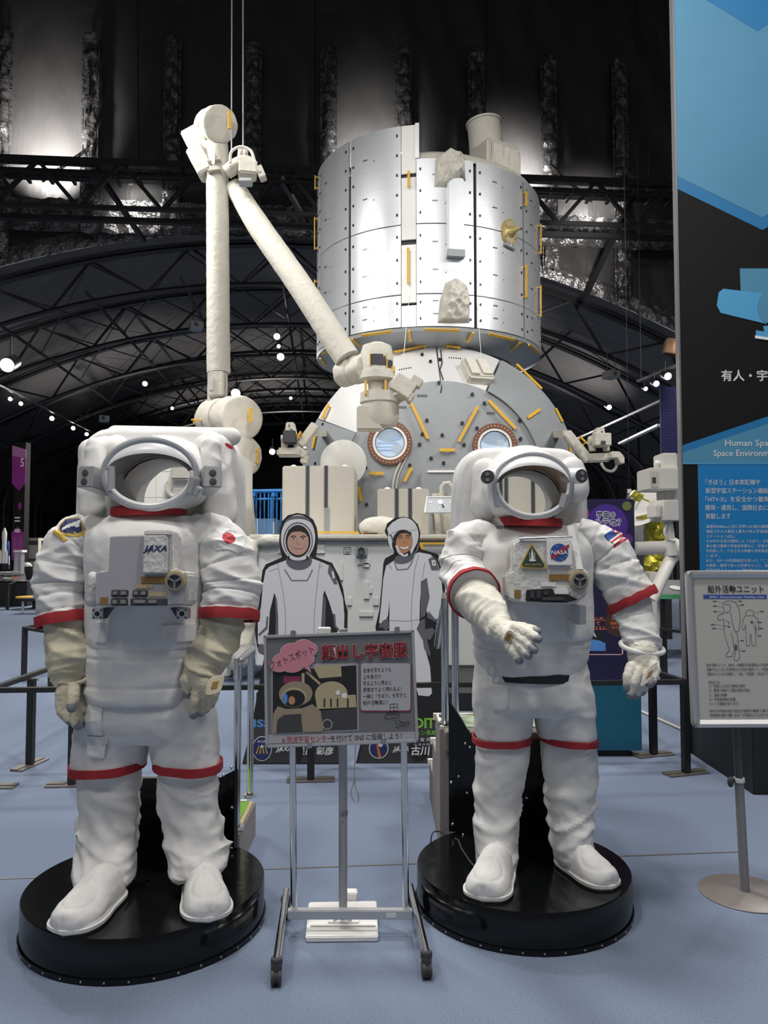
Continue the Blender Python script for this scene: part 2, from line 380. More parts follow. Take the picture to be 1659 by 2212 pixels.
# crumpled foil hem behind the girder and along the vault mouth
mb = MB(); rows = []
for i in range(260):
    u = -14.5 + 27.5*i/259; r = []
    for j in range(9):
        z = 9.72 + 0.11*j; r.append(H(u, 20.35 - 0.10*ridge(u*2.1, z*1.2, 1) - 0.10*ridge(u*4.7 + z*2.0, z*3, 5), z))
    rows.append(r)
mb.loft(rows, None, False, False); struct(mb.build('trim_%d' % k, M_foil, smooth=60)); k += 1
mb = MB(); rows = []
for i in range(300):
    u = UC - 12.4 + 24.8*i/299; r = []
    for j in range(7):
        z = arc_z(u) - 0.14 + 0.08*j; r.append(H(u, 20.72 - 0.07*ridge(u*5.0 + z*3, z*2, 1) - 0.05*math.sin(j/6*PI), z))
    rows.append(r)
mb.loft(rows, None, False, False); struct(mb.build('trim_%d' % k, M_foil, smooth=60)); k += 1
# girder with walkway in front of the curtain
mb = MB(); U0, U1 = -15.0, 13.0
for z, ww, hh in ((10.72, 0.24, 0.20), (9.62, 0.16, 0.12)): mb.bar(H(U0, 19.2, z), H(U1, 19.2, z), ww, hh); mb.bar(H(U0, 18.5, z), H(U1, 18.5, z), ww*0.7, hh*0.8)
for i in range(15):
    u = -14.6 + 1.95*i
    mb.bar(H(u, 18.5, 10.7), H(u + 0.95, 18.5, 9.6), 0.09); mb.bar(H(u + 1.9, 18.5, 10.7), H(u + 0.95, 18.5, 9.6), 0.09)
for i in range(52): u = -14.8 + 0.54*i; mb.bar(H(u, 18.5, 10.5), H(u, 19.2, 10.5), 0.07)
mb.bar(H(U0, 18.5, 10.42), H(U1, 18.5, 10.42), 0.06)
for i, u in enumerate((-9.3, -5.5, -1.1, 3.9, 7.9)): mb.bar(H(u, 18.6, 10.6), H(u + (0.75 if u < 2 else -0.75), 20.4, arc_z(u) - 0.2), 0.11)
struct(mb.build('roof_girder', M_steel))
# arch trusses of the vault
for j, v in enumerate((21.6, 25.5, 29.5, 33.5, 37.5, 41.5, 45.5, 49.5, 54, 58.5)):
    A = profile(0.12); B = profile(1.25); mb = MB()
    A = [p for p in A if p[1] > 0.01 or p[0] < UC+99]; 
    mb.tube([H(u, v, max(z, .02)) for u, z in A[:]], 0.085, 6); mb.tube([H(u, v, max(z, .02)) for u, z in B[:]], 0.075, 6)
    m_ = len(A); st = 2
    for i in range(1, m_-1-st, st):
        if (i//st) % 2: mb.bar(H(A[i][0], v, A[i][1]), H(B[i+st][0], v, B[i+st][1]), 0.06)
        else: mb.bar(H(B[i][0], v, B[i][1]), H(A[i+st][0], v, A[i+st][1]), 0.06)
    struct(mb.build('roof_truss', M_steel))
# purlins and raking tie rods under the roof
mb = MB()
for uu in (-9.2, -6.6, -4.0, -1.2, 1.6, 4.4, 7.2):
    mb.tube([H(uu, VW + 0.6, arc_z(uu) - 0.98), H(uu, 58, arc_z(uu) - 0.98)], 0.05, 6)
for v0 in range(0, 9):
    for uu in (-9.2, -6.6, -4.0, -1.2, 1.6, 4.4):
        va = 21.6 + 4*v0; mb.bar(H(uu, va, arc_z(uu) - 0.15), H(uu + 2.7, va + 4, arc_z(uu + 2.7) - 1.0), 0.035)
        mb.bar(H(uu + 2.7, va, arc_z(uu + 2.7) - 0.15), H(uu, va + 4, arc_z(uu) - 1.0), 0.035)
struct(mb.build('roof_purlin', mat('grey_steel', (0.05, 0.05, 0.053), 0.35, metal=0.3, bump=0.03)))
# side-wall studs and rails in the vault
for sd in (-1, 1):
    mb = MB(); u = UC + sd*15.1
    for i in range(20): mb.bar(H(u, 22 + 2*i, 0), H(u, 22 + 2*i, 5.6), 0.10)
    for z in (1.9, 3.4, 5.2): mb.bar(H(u - sd*0.05, 21.5, z), H(u - sd*0.05, 60, z), 0.10)
    struct(mb.build('wall_left_frame' if sd < 0 else 'wall_right_frame', M_steel))
# patches of light on the curtain from lamps standing on the girder
for u, z, pw in ((-11.6, 12.4, 420), (-7.3, 13.1, 520), (1.3, 12.9, 420), (5.2, 12.6, 520), (-5.0, 11.2, 60), (7.4, 12.0, 60)):
    lamp('curtain_light', 'SPOT', H(u, 19.35, 11.0), H(u, VW, z - 0.9), pw*6.0, 0.25, spot=88, blend=1.0)
lamp('curtain_light', 'SPOT', H(-10, 16, 8.0), H(-10.5, VW, 9.8), 1100, 0.2, spot=50, blend=1.0)  # added lights with no fixture, here and next line, giving the battens highlights
lamp('curtain_light', 'SPOT', H(6.5, 16, 8.0), H(6.5, VW, 9.8), 1100, 0.2, spot=50, blend=1.0)
for u, v, pw in ((-7, 30, 120), (-2.5, 33, 150), (-2, 41, 200), (3.5, 29, 160), (6.5, 33, 200), (4.5, 25, 110), (-6, 40, 140), (8.5, 40, 150), (-10, 31, 90), (9, 27, 150), (-11, 26, 60)):
    lamp('roof_uplight', 'SPOT', H(u, v, 4.6), H(u, v + 0.6, 10), pw*4.2, 0.12, spot=95, blend=1.0)
# ------------------------------------------------------------------ space station module on show
def ray_dir(px, py):
    a = (px - CX)/FPX; b = (CY - py)/FPX
    return V((a, math.cos(PITCH) - b*math.sin(PITCH), math.sin(PITCH) + b*math.cos(PITCH)))
EC = V((0.87, 15.1)); ER = 2.2
def elm(px, py, r=ER):
    d = ray_dir(px, py); q = V((d.x, d.y)); a = q.dot(q); b = -2*q.dot(EC); c = EC.dot(EC) - r*r; D = b*b - 4*a*c
    if D < 0: t = -b/(2*a)
    else: t = (-b - math.sqrt(D))/(2*a)
    p = V((0, 0, CAMH)) + d*t; n = V((p.x - EC.x, p.y - EC.y, 0)).normalized(); return p, n
def phi(px): p, n = elm(px, 600); return math.atan2(n.x, -n.y)
def epos(f, z, r=ER): return V((EC.x + r*math.sin(f), EC.y - r*math.cos(f), z))
M_skin = mat('module_aluminium', (0.68, 0.70, 0.725), 0.38, metal=0.55, bump=0.05, bscale=30, stretch=(1, 1, 0.02), var=0.05, vscale=3)
M_skin2 = mat('module_white', (0.80, 0.79, 0.76), 0.4, bump=0.05)
M_panel = mat('module_grey_panel', (0.30, 0.32, 0.335), 0.45, metal=0.2, bump=0.04, bscale=12, var=0.05, vscale=2)
M_core = mat('module_dark_core', (0.05, 0.05, 0.055), 0.7, bump=0.05); M_bolt = mat('dark_fastener', (0.03, 0.03, 0.035), 0.4, metal=0.4, bump=0.03)
M_copper = mat('window_ring_brown', (0.17, 0.06, 0.03), 0.5, bump=0.08); M_cable = mat('cream_cable', (0.55, 0.53, 0.46), 0.7, bump=0.2)
logi = thing('logistics_module', 'upright silver drum module with yellow handrails, above the grey domed module', 'space module', (EC.x, EC.y, 4.7))
mb = MB(); mb.lathe([(2.14, 5.22), (2.14, 8.1), (2.05, 8.12)], (EC.x, EC.y, 0), n=72, caps=False); mb.build('core_drum', M_core, logi)
def arc_panel(f0, f1, z0, z1, r=ER, m=None, name='shield_panel', bolts=True):
    mb = MB(); n = max(3, int(abs(f1-f0)/0.05)); rows = []
    for q, z in ((r-0.03, z0), (r, z0 + 0.006), (r, z1 - 0.006), (r-0.03, z1)): rows.append([epos(f0 + (f1-f0)*i/n, z, q) for i in range(n+1)])
    mb.loft(rows, m or M_skin, False, False)
    for f, g in ((f0, 1), (f1, -1)): mb.add([epos(f, z0, r-.03), epos(f, z0, r), epos(f, z1, r), epos(f, z1, r-.03)], [(0, 1, 2, 3)], m or M_skin)
    if bolts:
        k = max(2, int((z1-z0)/0.32))
        for i in range(k):
            z = z0 + (z1-z0)*(i+0.5)/k
            for f in (f0 + 0.03, f1 - 0.03): mb.box((-.014, -.012, -.02), (.014, .008, .02), Matrix.Translation(epos(f, z, r + .004)) @ Matrix.Rotation(f, 4, 'Z'), M_bolt)
        for i in range(1, k*2):
            z = z0 + (z1-z0)*i/(k*2)
            if i % 2: continue
            m_ = int(abs(f1-f0)*ER/0.07)
            for j in range(1, m_):
                f = f0 + (f1-f0)*j/m_; mb.box((-.003, -.003, -.003), (.003, .002, .003), Matrix.Translation(epos(f, z, r + .001)) @ Matrix.Rotation(f, 4, 'Z'), M_bolt)
        f = (f0+f1)/2
        for z in (z0 + (z1-z0)*.3, z0 + (z1-z0)*.7):
            mb.box((-.012, -.003, -.003), (.012, .002, .003), Matrix.Translation(epos(f, z, r + .001)) @ Matrix.Rotation(f, 4, 'Z'), M_bolt); mb.box((-.003, -.003, -.014), (.003, .002, .014), Matrix.Translation(epos(f, z, r + .001)) @ Matrix.Rotation(f, 4, 'Z'), M_bolt)
            for q in range(5): mb.box((-.006, -.003, -.012), (.006, .002, .012), Matrix.Translation(epos(f - .10 + q*.009, z + .05, r + .001)) @ Matrix.Rotation(f, 4, 'Z'), M_bolt)
    return mb.build(name, None, logi, fix=False, smooth=25)
g0, g1, g2, g3, g4 = phi(755), phi(866), phi(900), phi(1027), phi(1132); gp = 0.013
cols = [(-2.2, -1.30, 8.78), (-1.28, g0-gp, 8.78), (g0+gp, g1, 8.78), (g2, g3-gp, 8.17), (g3+gp, g4-gp, 8.17), (g4+gp, 1.28, 8.17), (1.30, 2.2, 8.17)]
for a, b, zt in cols:
    for z0, z1 in ((5.24, 5.80), (5.81, 7.02), (7.03, zt)): arc_panel(a, b, z0, z1)
# upper-left wing panel, its end strip and the recessed handrail column
for z0, z1 in ((5.24, 5.62), (5.66, 6.68), (6.76, 7.86), (7.92, 8.78)): arc_panel(g1 + .004, g2 - .004, z0, z1, ER - .012, M_skin2 if z0 > 5.5 else M_skin, 'handrail_recess', False)
arc_panel(g2 - .01, g2 + .022, 8.17, 8.80, ER + .01, M_skin, 'end_strip', False)
mb = MB(); mb.lathe([(2.18, 8.14), (2.10, 8.30), (1.75, 8.52), (1.2, 8.62), (0.05, 8.62)], (EC.x, EC.y, 0), n=72, caps=False); mb.build('top_cone', M_mli, logi)
mb = MB(); mb.lathe([(2.20, 5.23), (2.19, 5.17), (1.72, 4.985), (1.66, 4.99)], (EC.x, EC.y, 0), n=96, caps=False); mb.build('bottom_cone', M_panel, logi)
mb = MB(); mb.lathe([(1.67, 4.99), (1.5, 5.06), (1.2, 5.06), (1.15, 4.79)], (EC.x, EC.y, 0), n=64, caps=False); mb.build('docking_neck', M_core, logi)
def handrail(par, a, b, n, off=0.055, w=0.034, name='handrail'):
    a = V(a); b = V(b); n = V(n).normalized(); d = (b-a).normalized(); mb = MB(); mb.bar(a + n*off, b + n*off, w, 0.018, None, n)
    for p in (a + d*.03, b - d*.03): mb.bar(p, p + n*off, 0.026, 0.018, None, d)
    return mb.build(name, M_yellow, par)
for x0, y0, x1, y1 in ((884, 373, 884, 407), (883, 538, 883, 614), (1131, 415, 1131, 447), (1131, 574, 1131, 645), (687, 380, 687, 410), (686, 470, 686, 540), (686, 605, 686, 650), (1162, 485, 1162, 550), (1162, 618, 1162, 685)):
    a, n = elm(x0, y0); b, _ = elm(x1, y1); handrail(logi, a, b, n, 0.06, 0.045)
def cone_hit(px, py):
    d = ray_dir(px, py); best = None
    for i in range(400):
        Y = 12.6 + i*0.008; p = V((0, 0, CAMH)) + d*(Y/d.y); r = math.hypot(p.x - EC.x, p.y - EC.y); zc = 5.17 - (2.19 - r)*0.392
        if p.z >= zc: return p
    return p
for x0, y0, x1, y1 in ((782, 721, 847, 712), (760, 728, 779, 745), (884, 711, 887, 734), (917, 708, 991, 710), (1022, 715, 1008, 736), (1054, 717, 1109, 730), (1123, 736, 1102, 753), (1140, 741, 1160, 759), (700, 762, 716, 750), (694, 770, 706, 786)):
    a = cone_hit(x0, y0); b = cone_hit(x1, y1); m_ = (a+b)/2; n = V((m_.x-EC.x, m_.y-EC.y, 0)).normalized()*0.55 + V((0, 0, -0.83)); handrail(logi, a, b, n, 0.05, 0.05)
# equipment on the drum
def crumple(pts, c, dep, name, par, amp=0.07, f=5.0, mm_=None, n=16):
    """a cloth cover bulging out of an outline given in pixels"""
    P = [elm(x, y)[0] for x, y in pts]; nn = elm(*c)[1]; cc = elm(*c)[0]; rings = []
    for j in range(21):
        t = j/20; row = []
        for p in P:
            q = p.lerp(cc, min(t, .985)); k_ = min(1, t*3)
            row.append(q + nn*(dep*(.35*min(1, t*7) + .65*math.sin(min(1, t*1.1)*PI/2))) + nn*k_*(amp*noise.noise(q*f*.8) + amp*.55*crease(q.x*f*1.1, q.z*f, 2, 3) + amp*.3*crease(q.x*f*2.4, q.z*f*2.2, 5, 3)))
        rings.append(row)
    mb = MB(); mb.loft(rings, None, False); mb.add(rings[-1], [list(range(len(P)))]); return mb.build(name, mm_ or M_mli, par, smooth=85)
def dense_poly(pts, k=12):
    out = []
    for i, p in enumerate(pts):
        q = pts[(i+1) % len(pts)]; out += [(p[0] + (q[0]-p[0])*j/k, p[1] + (q[1]-p[1])*j/k) for j in range(k)]
    return out
crumple(dense_poly([(940, 345), (972, 320), (1002, 335), (1006, 392), (995, 388), (962, 405), (938, 404)]), (975, 362), 0.2, 'cloth_cover', logi)
crumple(dense_poly([(962, 612), (985, 600), (1008, 616), (1015, 650), (1014, 698), (945, 698), (950, 650)]), (985, 655), 0.2, 'cloth_cover', logi)
a, n = elm(982, 470); F = Fr(a, V((0, 0, 1)).cross(n), (0, 0, 1)); mb = MB()
mb.fbox(F, -.145, -.68, .145, .66, -.05, .10); o = mb.build('equipment_box', M_skin, logi, bevel=0.02)
mb = MB(); mb.prism(Fr(F(0, -.70, 0), F.n, F.y), [(-.02, 0), (.10, .10), (.13, .10), (.13, -.02), (-.02, -.02)], -.15, .15); mb.build('box_lip', M_panel, o)
a, n = elm(1098, 503); x = V((0, 0, 1)).cross(n).normalized(); F = Fr(a, x, (0, 0, 1)); M_brass = mat('gold_fixture', (0.50, 0.40, 0.16), 0.42, metal=0.5, bump=0.1, bscale=20)
mb = MB(); mb.disc(F, 0, 0, .175, 0, .05, M_brass, 40, ry=.235); mb.disc(F, 0, 0, .15, .05, .055, mat('pale_brass', (0.55, 0.48, 0.30), 0.4, metal=0.4, bump=0.1), 40, ry=.20); gf = mb.build('grapple_plate', None, logi)
mb = MB(); mb.lathe([(.11, 0), (.09, .03), (.05, .10), (.03, .22), (.012, .24)], F(0, 0, .055), n, 24); mb.cone(F(-.08, -.06, .10), F(.12, .07, .16), .012); mb.cone(F(0, .10, .05), F(0, .02, .2), .014); mb.build('grapple_pin', M_brass, gf)
mb = MB()
for q in ((-.11, .08), (.11, .08), (.12, -.10), (-.11, -.1)): mb.disc(F, q[0], q[1], .022, .055, .06, None, 4)
mb.build('target_mark', mat('rust_mark', (0.30, 0.10, 0.04), 0.7, bump=0.05), gf)
mb = MB(); mb.bar(F(-.13, -.24, .04), F(.13, -.27, .04), .05, .05); mb.cone(F(0, -.28, .06), F(0, -.2, .06), .02); mb.build('grapple_bracket', M_panel, gf)
c = V((2.05, 14.0, 8.15)); mb = MB(); mb.box((-.36, -.3, 0), (.36, .3, .78), Matrix.Translation(c) @ Matrix.Rotation(0.5, 4, 'Z')); nm = None; tb = mb.build('top_fixture_box', M_mli, logi, bevel=0.04, bseg=3)
mb = MB(); mb.lathe([(.32, 0), (.31, .52), (.335, .52), (.335, .56), (.28, .56), (.27, .5)], c + V((-.12, .1, .76)), (-0.10, 0, 1), 36); mb.build('top_fixture_drum', M_mli, tb)
mb = MB(); rows = []
for j in range(8):
    rows.append([c + V((-.1 + .55*i/11 + .02*noise.noise(V((i, j, 0))), -.38 - .05*ridge(i*.5, j*.35, 1) + .3*i/11*.5, .68 - .55*j/7 - .12*(i/11))) for i in range(12)])
mb.loft(rows, None, False, False); mb.build('cloth_cover', M_mli, tb, fix=False)
# ---- the domed laboratory module
PC = V((0.97, 0, 2.62)); PY0, PR0, PY1, PR1 = 12.62, 1.62, 13.40, 2.41
dome = thing('laboratory_module', 'huge round grey module end with portholes and yellow handrails', 'space module', (PC.x, PY0, 0.17))
def pm(px, py):
    d = ray_dir(px, py); p = V((0, 0, CAMH)) + d*(PY0/d.y)
    if math.hypot(p.x-PC.x, p.z-PC.z) <= PR0: return p, V((0, -1, 0))
    for i in range(150):
        Y = PY0 + i*0.008; p = V((0, 0, CAMH)) + d*(Y/d.y); r = math.hypot(p.x-PC.x, p.z-PC.z)
        if r <= PR0 + (PR1-PR0)*(Y-PY0)/(PY1-PY0): break
    k = V((p.x-PC.x, 0, p.z-PC.z)).normalized(); return p, (k*(PY1-PY0) + V((0, -1, 0))*(PR1-PR0)).normalized()
def pmring(r, Y, a0, a1, n): return [V((PC.x + r*math.cos(a0+(a1-a0)*i/n), Y, PC.z + r*math.sin(a0+(a1-a0)*i/n))) for i in range(n+1)]
mb = MB(); mb.lathe([(0.05, 0), (1.62, 0), (1.62, .02)], (PC.x, PY0, PC.z), (0, 1, 0), 96, caps=False); mb.build('end_disc', M_panel, dome)
R_ = math.radians
def sector(a0, a1, m, lift=0.0, name='cone_panel'):
    n = int(abs(a1-a0)/R_(3))+2; mb = MB()
    mb.loft([pmring(PR0 - .01, PY0 - lift + .03, a0, a1, n), pmring(PR0, PY0 - lift, a0, a1, n), pmring(PR1, PY1 - lift, a0, a1, n), pmring(PR1, PY1 + .05, a0, a1, n)], None, False, False)
    for a in (a0, a1): mb.add([pmring(PR0, PY0 - lift, a, a, 1)[0], pmring(PR1, PY1 - lift, a, a, 1)[0], pmring(PR1, PY1 + .05, a, a, 1)[0], pmring(PR0, PY0 + .05, a, a, 1)[0]], [(0, 1, 2, 3)])
    return mb.build(name, m, dome, fix=False, smooth=30)
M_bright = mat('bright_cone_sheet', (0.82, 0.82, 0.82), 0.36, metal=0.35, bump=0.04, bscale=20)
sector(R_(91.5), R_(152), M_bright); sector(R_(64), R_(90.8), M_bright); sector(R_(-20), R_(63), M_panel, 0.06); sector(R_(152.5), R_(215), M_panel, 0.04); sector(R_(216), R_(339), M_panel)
mb = MB(); mb.lathe([(PR1 + .0, PY1), (2.2, PY1 + .1), (2.2, 22.0)], (PC.x, 0, PC.z), (0, 1, 0), 96, caps=False); mb.build('hull', M_skin, dome)
mb = MB(); mb.box((-1.5, 0, 0), (1.5, 5, .6), Matrix.Translation((PC.x, 14, .17))); mb.build('cradle', M_black, dome)
for x0, y0, x1, y1 in ((852, 768, 922, 753), (963, 754, 993, 758), (888, 872, 924, 949), (1031, 880, 990, 955), (1054, 866, 1112, 927), (1112, 793, 1166, 846), (1134, 907, 1160, 889), (1194, 886, 1209, 915), (949, 973, 982, 973), (889, 1011, 873, 1041), (798, 1023, 829, 1024), (774, 1052, 782, 1083), (688, 940, 681, 971), (715, 878, 701, 908), (1222, 958, 1226, 979)):
    a, n = pm(x0, y0); b, n2 = pm(x1, y1); handrail(dome, a, b, n, 0.07, 0.05)
mb = MB()
for x, y in ((930, 783), (912, 768), (950, 779), (1008, 781), (1086, 783), (948, 827), (1020, 852), (1046, 871), (1022, 803), (955, 940), (922, 908), (998, 914), (906, 960), (1002, 961), (1122, 908), (1170, 863), (1185, 878), (1150, 857), (700, 918), (684, 1002), (958, 1000), (912, 938), (1180, 890), (1124, 948), (1210, 930), (790, 1010), (792, 1090), (931, 990), (1240, 1000), (885, 1005), (1030, 925)):
    p, n = pm(x, y); mb.cone(p, p + n*.04, .03, .028, 10)
mb.build('bolt', M_bolt, dome)
mb = MB()
for x, y, w_ in ((875, 798, 30), (983, 775, 30), (912, 855, 22), (868, 880, 20), (1060, 893, 18), (1175, 905, 16), (1152, 870, 12), (1190, 940, 10)):
    p, n = pm(x, y); k = 13/FPX; xx = V((1, 0, 0)) - n*n.x; yy = n.cross(xx)
    for i in range(6): q = p + xx*((i-2.5)*w_*k/6) + n*.004; mb.add([q - xx*w_*k*.05 - V((0, 0, .022)), q + xx*w_*k*.05 - V((0, 0, .022)), q + xx*w_*k*.04 + V((0, 0, .022)), q - xx*w_*k*.05 + V((0, 0, .022))], [(0, 1, 2, 3)])
mb.build('stencil_print', M_bolt, dome, smooth=0, fix=False)
mb = MB(); p, n = pm(952, 765); pts = [pm(x, y)[0] + pm(x, y)[1]*.01 for x, y in ((952, 757), (955, 785), (950, 800), (957, 820), (952, 848))]; mb.tube(pts, .012, 6); mb.build('seam_cable', M_core, dome)
M_pane = mat('porthole_glass', (0.55, 0.70, 0.85), 0.05, bump=0.02, coat=0.5, alpha=0.35)
M_lit = mat('cabin_wall_glow', (0.62, 0.68, 0.74), 0.6, emit=(0.60, 0.72, 0.86), estr=0.45, bump=0.03); M_cab = mat('cabin_blue_glow', (0.05, 0.22, 0.55), 0.5, emit=(0.05, 0.25, 0.6), estr=0.3, bump=0.03)  # lit cabin interior imitated by glow put into these two materials
for x, y in ((842, 957), (1068, 963)):
    c = pm(x, y)[0]; F = Fr(c, (1, 0, 0), (0, 0, 1)); mb = MB(); mb.ring(F, 0, 0, .285, .365, 0, .06, None, 56); rg = plabel(mb.build('porthole', M_copper, dome), 'brown bolted porthole ring')
    mb = MB()
    for i in range(36): mb.disc(F, .325*math.cos(2*PI*i/36), .325*math.sin(2*PI*i/36), .008, .06, .066, None, 8)
    mb.build('porthole_rivet', M_wprint, rg)
    mb = MB(); mb.ring(F, 0, 0, .245, .285, 0, .05, None, 48); mb.build('porthole_seal', M_skin2, rg); mb = MB(); mb.ring(F, 0, 0, .235, .247, .002, .04, None, 48); mb.build('porthole_gasket', M_core, rg)
    mb = MB(); mb.disc(F, 0, 0, .24, .001, .006, M_lit, 40); mb.disc(F, 0.0, 0.11, .21, .006, .008, mat('cabin_grey', (0.35, 0.40, 0.45), 0.6, bump=0.03), 40, ry=.10)
    if x < 900:
        for v, u0, u1, h_ in ((-.02, -.2, .15, .025), (-.08, -.22, .2, .02), (.06, .02, .18, .03), (-.14, -.18, .12, .03)): mb.fbox(F, u0, v, u1, v + h_, .008, .009, M_cab)
        mb.disc(F, .12, -.1, .09, .009, .011, M_wprint, 24)
    else: mb.fbox(F, .04, .0, .16, .10, .008, .010, M_wprint)
    mb.build('cabin_view', None, rg, smooth=0, fix=False); mb = MB(); mb.disc(F, 0, 0, .242, .02, .024, None, 40); mb.build('porthole_pane', M_pane, rg)
c = pm(962, 1040)[0]; F = Fr(c, (1, 0, 0), (0, 0, 1)); pts = [(-.42, -.4), (-.42, .12), (-.34, .22), (.34, .22), (.42, .12), (.42, -.4)]
mb = MB(); mb.prism(F, pts, 0, .10); al = mb.build('airlock_hatch', M_panel, dome, bevel=0.03, bseg=3); mb = MB(); mb.fbox(F, -.30, .13, .32, .17, .09, .13); mb.build('hatch_bar', M_skin2, al, bevel=0.01)
mb = MB(); pts = [pm(x, y)[0] + V((0, -.03, 0)) for x, y in ((872, 985), (862, 1005), (852, 1030), (848, 1055), (846, 1075))]; mb.tube([V(q) for q in crom([tuple(p) for p in pts], 5)], .018, 8); mb.tube([V(q) + V((.06, 0, 0)) for q in crom([tuple(p) for p in pts], 5)], .012, 8); mb.build('cable', M_cable, dome)
# boxes wrapped in cloth on the cone
p, n = pm(1026, 808); F = Fr(p, V((0, 0, 1)).cross(n).normalized(), n.cross(V((0, 0, 1)).cross(n)).normalized()); mb = MB(); mb.fbox(F, -.22, -.30, .24, .24, -.1, .16); nb = mb.build('cone_box', M_mli, dome, bevel=0.03, bseg=3)
mb = MB(); mb.fbox(F, -.19, -.26, -.02, .20, .16, .19); mb.fbox(F, .02, -.24, .21, .20, .16, .19); mb.build('cloth_pad', M_mli, nb, bevel=0.02)
mb = MB(); mb.lathe([(.01, 0), (.33, 0), (.36, .02), (.36, .5)], S(742, 999, 11.9), (-0.08, 1, 0), 48); mb.build('round_cover', M_skin2, dome)
# ---- exposed platform in front of the module
mb = MB(); mb.box((-1.15, 7.0, 0), (1.78, 16.0, 0.16)); tag(mb.build('exhibit_stage', M_black), 'low black stage carrying the white platform and the module', 'stage')
M_ef = mat('platform_white', (0.60, 0.615, 0.60), 0.55, bump=0.05, var=0.03); M_beige = mat('beige_payload_cloth', (0.52, 0.49, 0.425), 0.75, bump=0.12, bscale=9, var=0.03)
ef = thing('exposed_platform', 'broad white equipment platform box behind the two cut-out figures', 'platform', (0.6, 8.6, 0.16))
mb = MB(); mb.box((-1.42, 8.55, .16), (1.85, 11.6, 1.56)); mb.build('body', M_ef, ef, bevel=0.02)
mb = MB(); mb.box((-1.5, 8.45, 1.555), (1.92, 11.7, 1.62)); mb.build('top_deck', M_mli, ef, bevel=0.02)
mb = MB(); mb.chain([V((-1.50, 8.50, 1.50)), V((-1.50, 8.50, 1.1))], [.10, .09], 14); mb.chain([V((-1.48, 8.5, 1.55)), V((-.9, 8.46, 1.57))], [.05, .05], 14); mb.chain([V((-1.5, 8.5, .9)), V((-1.62, 8.5, .3))], [.10, .16], 14); o, nm = fuse(mb, .02, 4); displace(o, nm, lambda p: .02*ridge(p.x*6, p.y*6, p.z*6)); o.build('cloth_wrap', M_mli, ef, smooth=60)
for x0, y0, x1, y1 in ((601, 1180, 702, 1192), (772, 1210, 800, 1216), (784, 1219, 798, 1222), (735, 1218, 741, 1250), (786, 1260, 798, 1290), (798, 1272, 804, 1278), (750, 1294, 760, 1304), (776, 1324, 806, 1328), (806, 1294, 818, 1304)):
    F = Fr(S((x0+x1)/2, (y0+y1)/2, 8.55), (1, 0, 0), (0, 0, 1)); k = 8.55/FPX; mb = MB(); mb.fbox(F, -(x1-x0)/2*k, -(y1-y0)/2*k - .02, (x1-x0)/2*k, (y1-y0)/2*k + .02, -.01, .025); mb.build('surface_plate', M_ef, ef, bevel=0.006)
F = Fr(S(781, 1190, 8.55), (1, 0, 0), (0, 0, 1)); mb = MB(); mb.prism(F, [(-.06, .05), (.06, .05), (.065, -.05), (0, -.09), (-.065, -.05)], -.01, .05); cn = mb.build('sensor_mount', M_panel, ef, bevel=0.008); mb = MB(); mb.lathe([(.04, 0), (.04, .12), (.03, .12), (.02, .11)], F(0, 0, .04), (0, -1, 0), 24); mb.build('sensor_lens', M_core, cn)
F = Fr(S(750, 1190, 8.548), (1, 0, 0), (0, 0, 1)); mb = MB()
for u0, v0, u1, v1 in ((-.04, -.04, .04, -.036), (-.04, .036, .04, .04), (-.04, -.04, -.036, .04), (.036, -.04, .04, .04), (-.03, .015, -.006, .02), (.004, .015, .03, .02)): mb.fbox(F, u0, v0, u1, v1, 0, .002)
mb.text(F, '25', -.02, -.034, .04, .04, .002, None, .01); mb.build('stencil_number', M_bolt, ef, smooth=0, fix=False)
for a, b in ((S(640, 1150, 8.7), S(775, 1150, 8.7)), (S(905, 1174, 8.43), S(1040, 1174, 8.43))):
    mb = MB(); mb.bar(a, b, .02, .022); 
    for q in (a.lerp(b, .02), a.lerp(b, .97)): mb.prism(Fr(q, (1, 0, 0), (0, 0, 1)), [(-.02, 0), (.02, 0), (.05, -.07), (-.05, -.07)], -.02, .02)
    mb.build('edge_handrail', M_yellow, ef)
for x in (790, 803, 812): mb = MB(); c = S(x, 1157, 8.75); mb.lathe([(.03, -.03), (.02, .0), (.035, .03)], c, (0, 0, 1), 12); mb.build('tie_down', M_copper, ef)
def payload(label, X0, X1, Y0, Y1, Z0, Z1, stripes, side=None, group=None):
    t = thing('payload_box', label, 'equipment box', ((X0+X1)/2, Y0, Z0), group); mb = MB(); mb.box((X0, Y0, Z0), (X1, Y1, Z1)); mb.build('casing', M_beige, t, bevel=0.015)
    for x, zb in stripes:
        F = Fr((x, Y0, 0), (1, 0, 0), (0, 0, 1)); mb = MB(); mb.fbox(F, -.028, zb, -.02, Z1, 0, .006); mb.fbox(F, .02, zb, .028, Z1, 0, .006); pr = mb.build('strip_edge', M_panel, t); mb = MB(); mb.fbox(F, -.02, zb, .02, Z1 + .002, 0, .004); mb.build('black_strip', M_core, t)
    for x in (X0 + .12, X1 - .12): mb = MB(); mb.ball((x, Y0 + .15, Z1), (.04, .04, .03)); mb.build('lift_eye', M_white, t)
    return t
def XP(px, Y): return (px - CX)/FPX*Y
t = payload('tall beige box with two black strips behind the left cut-out figure', XP(609, 9.2), XP(765, 9.2), 9.2, 10.3, 1.62, 2.455, [(XP(664, 9.2), 1.8), (XP(704, 9.2), 1.95)])
mb = MB(); mb.box((XP(700, 9.18), 9.19, 1.62), (XP(712, 9.18), 9.2, 1.95)); mb.build('grey_cover', M_panel, t)
t = payload('low beige box with two thin black strips behind the right cut-out figure', XP(815, 9.0), XP(928, 9.0), 9.0, 9.9, 1.62, 2.165, [(XP(857, 9.0), 1.7), (XP(886, 9.0), 1.7)])
